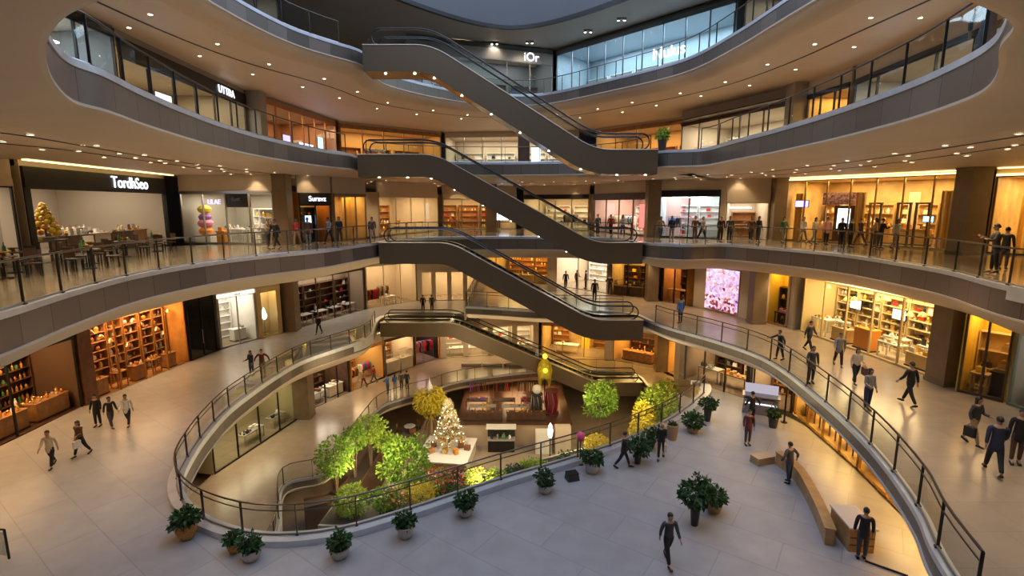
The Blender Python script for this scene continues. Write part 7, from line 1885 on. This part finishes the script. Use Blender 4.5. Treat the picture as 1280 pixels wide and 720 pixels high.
# market platform at the back of the court
mb = MB(); mb.box((0.2, 48.5, (ZC - 7.4) / 2), (9.4, 15.0, -7.4 - ZC)); o = mb.build('wall_market_base', P('market_wall', (0.55, 0.42, 0.29), 0.55)); o['kind'] = 'structure'
ZM = -7.4
mb = MB(); mb.box((0.2, 48.4, ZM + 0.03), (9.8, 15.3, 0.06)); o = mb.build('floor', DWOOD); o['kind'] = 'structure'
M_ = Shop('the court market', (-4.4, 41.2), (4.8, 41.2), ZM + 0.06)
table(M_, 0.2, 0.5, 3.4, 0.6, 0.75, DWOOD, ['jar', 'bowl', 'lantern', 'cup'], ['gold', 'amber', 'cream', 'brown'], 'at the front on the left', plinth=True, rows=2)
table(M_, 3.9, 0.5, 3.4, 0.6, 0.75, DWOOD, ['jar', 'bowl', 'lantern', 'cup'], ['gold', 'amber', 'white', 'brown'], 'at the front on the right', plinth=True, rows=2)
for i in range(3): table(M_, 0.2 + 2.5 * i, 3.0, 2.0, 0.9, 0.85, DWOOD, ['folded_shirts', 'handbag', 'hat', 'shoe', 'bowl'], ['black', 'purple', 'brown', 'white', 'grey', 'red'], ('left', 'middle', 'right')[i] + ' in the second row', rows=2, scale=1.2)
for i in range(2): table(M_, 0.6 + 2.9 * i, 1.7, 2.4, 0.7, 0.8, GREYP, ['bowl', 'vase', 'lantern', 'handbag', 'jar'], ['white', 'gold', 'purple', 'brown', 'amber', 'red'], ('left', 'right')[i] + ' behind the front counters', rows=2, scale=1.3)
for i in range(3): clothes_rack(M_, 0.3 + 2.3 * i, 5.6, 1.9, [['brown', 'purple', 'black'], ['black', 'white', 'red'], ['tan', 'brown', 'cream']][i], ('left', 'middle', 'right')[i] + ' behind the tables')
for i in range(5): shelf_unit(M_, -0.9 + 2.2 * i, 10.5, 2.1, 1.9, 3, CREAM, ['jar', 'handbag', 'vase', 'lantern', 'picture_frame'], ['white', 'cream', 'red', 'gold', 'brown'], ('first', 'second', 'third', 'fourth', 'last')[i] + ' along the back', scale=1.3)
mb = MB(); mb.box((-2.0, 57.6, (ZC + ZB) / 2 - 0.2), (26, 0.3, ZB - ZC - 0.4)); o = mb.build('wall_court_back', CREAM); o['kind'] = 'structure'
for i, x in enumerate((-3.2, 0.2, 3.4)): area((x, 47, ZB - 0.5 - 0.4), 150, 2.0, 6.0, (1, 0.62, 0.3))
# coffee niche on the market base
t = thing('coffee_counter', 'dark coffee counter with machines against the beige market base', 'counter', (-0.9, 40.2, ZC), 0)
mb = MB(); mb.box((0, 0, 0.5), (2.2, 0.7, 1.0)); mb.build('cabinet', BLACK, t); mb = MB(); mb.box((0, 0, 1.03), (2.3, 0.8, 0.06)); mb.build('worktop', GREYP, t)
mb = MB(); mb.box((0, 0.38, 1.55), (2.3, 0.06, 1.1)); mb.build('back_panel', POTD, t); mb = MB(); mb.box((0, 0, 2.1), (2.5, 0.9, 0.1)); mb.build('hood', WHITE, t)
for i in range(4):
    o = inst(good_mesh(('jar', 'lantern', 'vase', 'jar')[i], ('black', 'silver', 'green', 'white')[i]), ('jar', 'lantern', 'vase', 'jar')[i], (-1.7 + 0.5 * i, 40.15, ZC + 1.065), 0, 1.3)
    tag(o, ('black jar', 'silver canister', 'green vase', 'white jar')[i] + ' on the dark coffee counter', ('jar', 'canister', 'vase', 'jar')[i])
for i, (x, hh) in enumerate(((2.6, 1.9), (4.2, 2.3))):
    t = thing('cabinet', ('white storage cabinet right of the coffee counter', 'tall beige cabinet beside the lamp post')[i], 'cabinet', (x, 39.9, ZC), 0)
    mb = MB(); mb.box((0, 0, hh / 2), (1.3, 0.8, hh)); mb.build('carcass', (WHITE, CREAM)[i], t)
    for sx in (-0.32, 0.32):
        mb = MB(); mb.box((sx, -0.41, hh / 2), (0.6, 0.03, hh - 0.15)); dd = mb.build('door', (WHITE, CREAM)[i], t); mb = MB(); mb.box((sx * 0.2, -0.44, hh / 2), (0.03, 0.03, 0.25)); mb.build('handle', STEEL, dd)
# lamp post with glowing globe
d = at(682, 600, ZC)
t = thing('lamp_post', 'black lamp post with a glowing white lantern in the court', 'lamp', (2.9, 36.5, ZC), 0)
mb = MB(); mb.tube([(0, 0, 0), (0, 0, 2.9)], 0.05, 8); mb.lathe([(0.16, 0), (0.16, 0.12), (0.06, 0.2)], n=10); mb.build('post', BLACK, t)
mb = MB(); mb.lathe([(0.08, 2.9), (0.17, 3.1), (0.2, 3.5), (0.12, 3.9), (0.0, 4.1)], n=12); mb.build('lantern', EM('globe', (1, 0.86, 0.6), 5), t, smooth=True)
# dark twin drums with a glowing yellow star sculpture
for i, (x, y, h, r, mt) in enumerate(((2.2, 42.9, 1.9, 0.5, POTD), (3.5, 43.2, 2.1, 0.6, P('plum_drum', (0.10, 0.02, 0.03), 0.4)))):
    t = thing('display_drum', ('dark upright display drum with a white ball on top', 'plum coloured display drum under the yellow figure')[i], 'display stand', (x, y, ZM + 0.06), 0)
    mb = MB(); mb.lathe([(r * 1.1, 0), (r * 1.1, 0.1), (r * 0.85, 0.16), (r, h * 0.5), (r * 0.85, h - 0.12), (r * 1.05, h - 0.06), (r * 1.05, h)], n=20); mb.build('drum', mt, t, smooth=True)
    mb = MB()
    for k in range(8): mb.tube([(r * 0.98 * cos(k * .785), r * 0.98 * sin(k * .785), 0.15), (r * 1.06 * cos(k * .785 + .3), r * 1.06 * sin(k * .785 + .3), h * 0.5), (r * 0.98 * cos(k * .785), r * 0.98 * sin(k * .785), h - 0.1)], 0.03, 5)
    mb.build('ribs', pm('red') if i else pm('silver'), t)
    if i == 0: mb = MB(); mb.lathe([(0.0, h)] + [(0.42 * sin(pi * k / 9), h + 0.4 - 0.42 * cos(pi * k / 9)) for k in range(1, 9)] + [(0, h + 0.84)], n=14, cap=False); mb.build('ball', WHITE, t, smooth=True)
YG = EM('yellow_glow', (1.0, 0.75, 0.06), 1.5)
t = thing('glowing_figure', 'tall glowing yellow figure sculpture before the lowest escalator', 'sculpture', (3.05, 45.7, ZM + 0.06), 0)
mb = MB(); mb.lathe([(0.25, 0), (0.2, 0.1), (0.06, 0.2), (0.06, 2.3)], n=10); mb.build('stand', BLACK, t)
mb = MB(); mb.lathe([(0.12, 2.3), (0.62, 2.5), (0.72, 3.1), (0.55, 3.8), (0.2, 4.2), (0.0, 4.3)], n=12); mb.build('body', LEAF_Y, t, smooth=True)
for sx in (-0.38, 0.38): mb = MB(); mb.tube([(sx, 0, 2.6), (sx * 1.15, 0, 1.9), (sx, 0, 1.5)], [0.22, 0.16, 0.08], 8); mb.build('leg', LEAF_Y, t, smooth=True)
mb = MB(); mb.lathe([(0.0, 4.2)] + [(0.24 * sin(pi * k / 7), 4.45 - 0.26 * cos(pi * k / 7)) for k in range(1, 7)] + [(0, 4.72)], n=12, cap=False); mb.build('head', YG, t, smooth=True)
mb = MB(); mb.lathe([(0.0, 3.0)] + [(0.24 * sin(pi * k / 7), 3.25 - 0.26 * cos(pi * k / 7)) for k in range(1, 7)] + [(0, 3.5)], (0, -0.55, 0), n=12, cap=False); mb.build('lamp', YG, t, smooth=True)
# warm fill points without fittings, added to brighten the dark court
for (x, y, z, p) in ((-9.5, 29, -5.0, 420), (-7.6, 29.6, -3.6, 420), (-3, 36, -4.5, 320), (4, 34, -4.5, 320), (9.5, 36, -3, 480), (9.5, 34, -8.8, 320), (-5, 37, -3.0, 360), (-2, 28.6, -5.2, 300), (5.5, 37.5, -3.0, 320)):
    l = bpy.data.lights.new('court_fill', 'POINT'); l.energy = p; l.color = (1, 0.78, 0.45); l.shadow_soft_size = 0.25
    o = bpy.data.objects.new('court_fill', l); COL.objects.link(o); o.parent = LIGHT_RIG; o.location = (x, y, z)

# ------------------------------------------------------------------ plaza furniture
KG = P('kiosk_grey', (0.26, 0.24, 0.27), 0.25, 0.4)
d = at(950, 516, ZG)
t = thing('information_kiosk', 'low grey violet glossy kiosk at the far edge of the plaza', 'kiosk', (d.x, d.y, 0), -0.45)
mb = MB(); mb.box((0, 0, 0.42), (1.75, 0.7, 0.84), taper=0.94); mb.build('cabinet', KG, t)
mb = MB(); mb.box((0, -0.02, 0.98), (1.8, 0.8, 0.05), M=Matrix.Rotation(0.0, 4, 'X')); mb.build('top', KG, t)
mb = MB(); mb.box((0, 0.25, 1.25), (1.6, 0.06, 0.5)); mb.build('panel', EM('kiosk_panel', (0.75, 0.68, 0.78), 0.55), t)
mb = MB(); mb.box((0, -0.37, 0.6), (1.5, 0.02, 0.06)); mb.build('light_line', EM('kiosk_line', (0.9, 0.85, 0.95), 2.0), t)
for i, (u, v, hh) in enumerate(((940, 507, 2.4), (980, 528, 2.4))):
    d = at(u, v, ZG); t = thing('slim_post', ('slim black post left of the grey kiosk', 'slim black post right of the grey kiosk')[i], 'post', (d.x, d.y, 0), 0)
    mb = MB(); mb.tube([(0, 0, 0), (0, 0, hh)], 0.045, 8); mb.build('pole', BLACK, t); mb = MB(); mb.lathe([(0.16, 0), (0.16, 0.03), (0.05, 0.05)], n=12); mb.build('foot', BLACK, t)
# curved timber bench wall and counter
pts = [at(*q, ZG) for q in ((972, 580), (984, 588), (1000, 605), (1014, 630), (1027, 658), (1036, 682))]
pts = smooth_pts(resample(catmull(pts, 0.2), n=24), 2)
nr = normals2(pts, [p + Vector((3, 0)) for p in pts]); oo = pts[10]
OAK = P('oak', (0.45, 0.26, 0.10), 0.4, 0, 0.2, 3.0)
t = thing('bench_wall', 'long curved timber bench wall edging the gold-lit floor', 'bench', (oo.x, oo.y, 0), 0)
mb = MB(); rows = [[(p.x + n.x * a - oo.x, p.y + n.y * a - oo.y, z) for p, n in zip(pts, nr)] for a, z in ((-0.13, 0), (-0.13, 0.55), (0.13, 0.55), (0.13, 0), (-0.13, 0))]; mb.grid(rows)
k = len(pts)
for e in (0, k - 1): mb.add([rows[j][e] for j in range(4)], [(0, 1, 2, 3)])
mb.build('body', OAK, t)
mb = MB(); rows = [[(p.x + n.x * a - oo.x, p.y + n.y * a - oo.y, z) for p, n in zip(pts, nr)] for a, z in ((-0.17, 0.55), (-0.17, 0.6), (0.17, 0.6), (0.17, 0.55), (-0.17, 0.55))]; mb.grid(rows)
for e in (0, k - 1): mb.add([rows[j][e] for j in range(4)], [(0, 1, 2, 3)])
mb.build('cap', OAK, t)
d = at(973, 580, ZG); t = thing('stone_block', 'small tan block at the far end of the curved bench wall', 'block', (d.x - 0.62, d.y + 0.15, 0), 0.3)
mb = MB(); mb.box((0, 0, 0.14), (0.9, 0.5, 0.28), taper=0.95); mb.build('body', POTT, t); mb = MB(); mb.box((0, 0, 0.3), (0.88, 0.48, 0.04)); mb.build('top', P('block_top', (0.45, 0.33, 0.2), 0.5), t)
d = at(1052, 680, ZG); t = thing('reception_counter', 'pale topped timber counter at the near end of the curved bench wall', 'counter', (d.x + 0.42, d.y + 0.2, 0), -0.12)
mb = MB(); mb.box((0, 0, 0.4), (0.75, 1.25, 0.8)); mb.build('body', OAK, t); mb = MB(); mb.box((0, 0, 0.83), (0.85, 1.35, 0.06)); mb.build('top', P('pale_stone', (0.72, 0.62, 0.5), 0.35), t)
for z in (0.25, 0.5):
    mb = MB(); mb.box((0, -0.63, z), (0.72, 0.02, 0.03)); mb.build('front_line', DWOOD, t)
a_, b_ = at(1081, 702, ZG), at(1135, 721, ZG)
mb = MB(); mb.tube([(a_.x, a_.y, 0.03), (b_.x, b_.y, 0.03)], 0.03, 6); tag(mb.build('floor_strip', BLACK), 'thin black strip on the gold-lit floor by the nearest person', 'floor strip')
# rail end at the lower left corner of the view
t = thing('barrier', 'dark glass barrier end at the near left edge of the floor', 'barrier', (-15.8, 14.5, 0), pi * 0.95)
for x in (0, 1.2):
    mb = MB(); mb.box((x, 0, 0.5), (0.05, 0.05, 1.0)); mb.build('post', BLACK, t)
mb = MB(); mb.tube([(0, 0, 1.0), (1.2, 0, 1.0)], 0.03, 8); mb.build('handrail', BRONZE, t)
mb = MB(); mb.box((0.6, 0, 0.5), (1.05, 0.012, 0.8)); mb.build('glass_panel', GL, t)
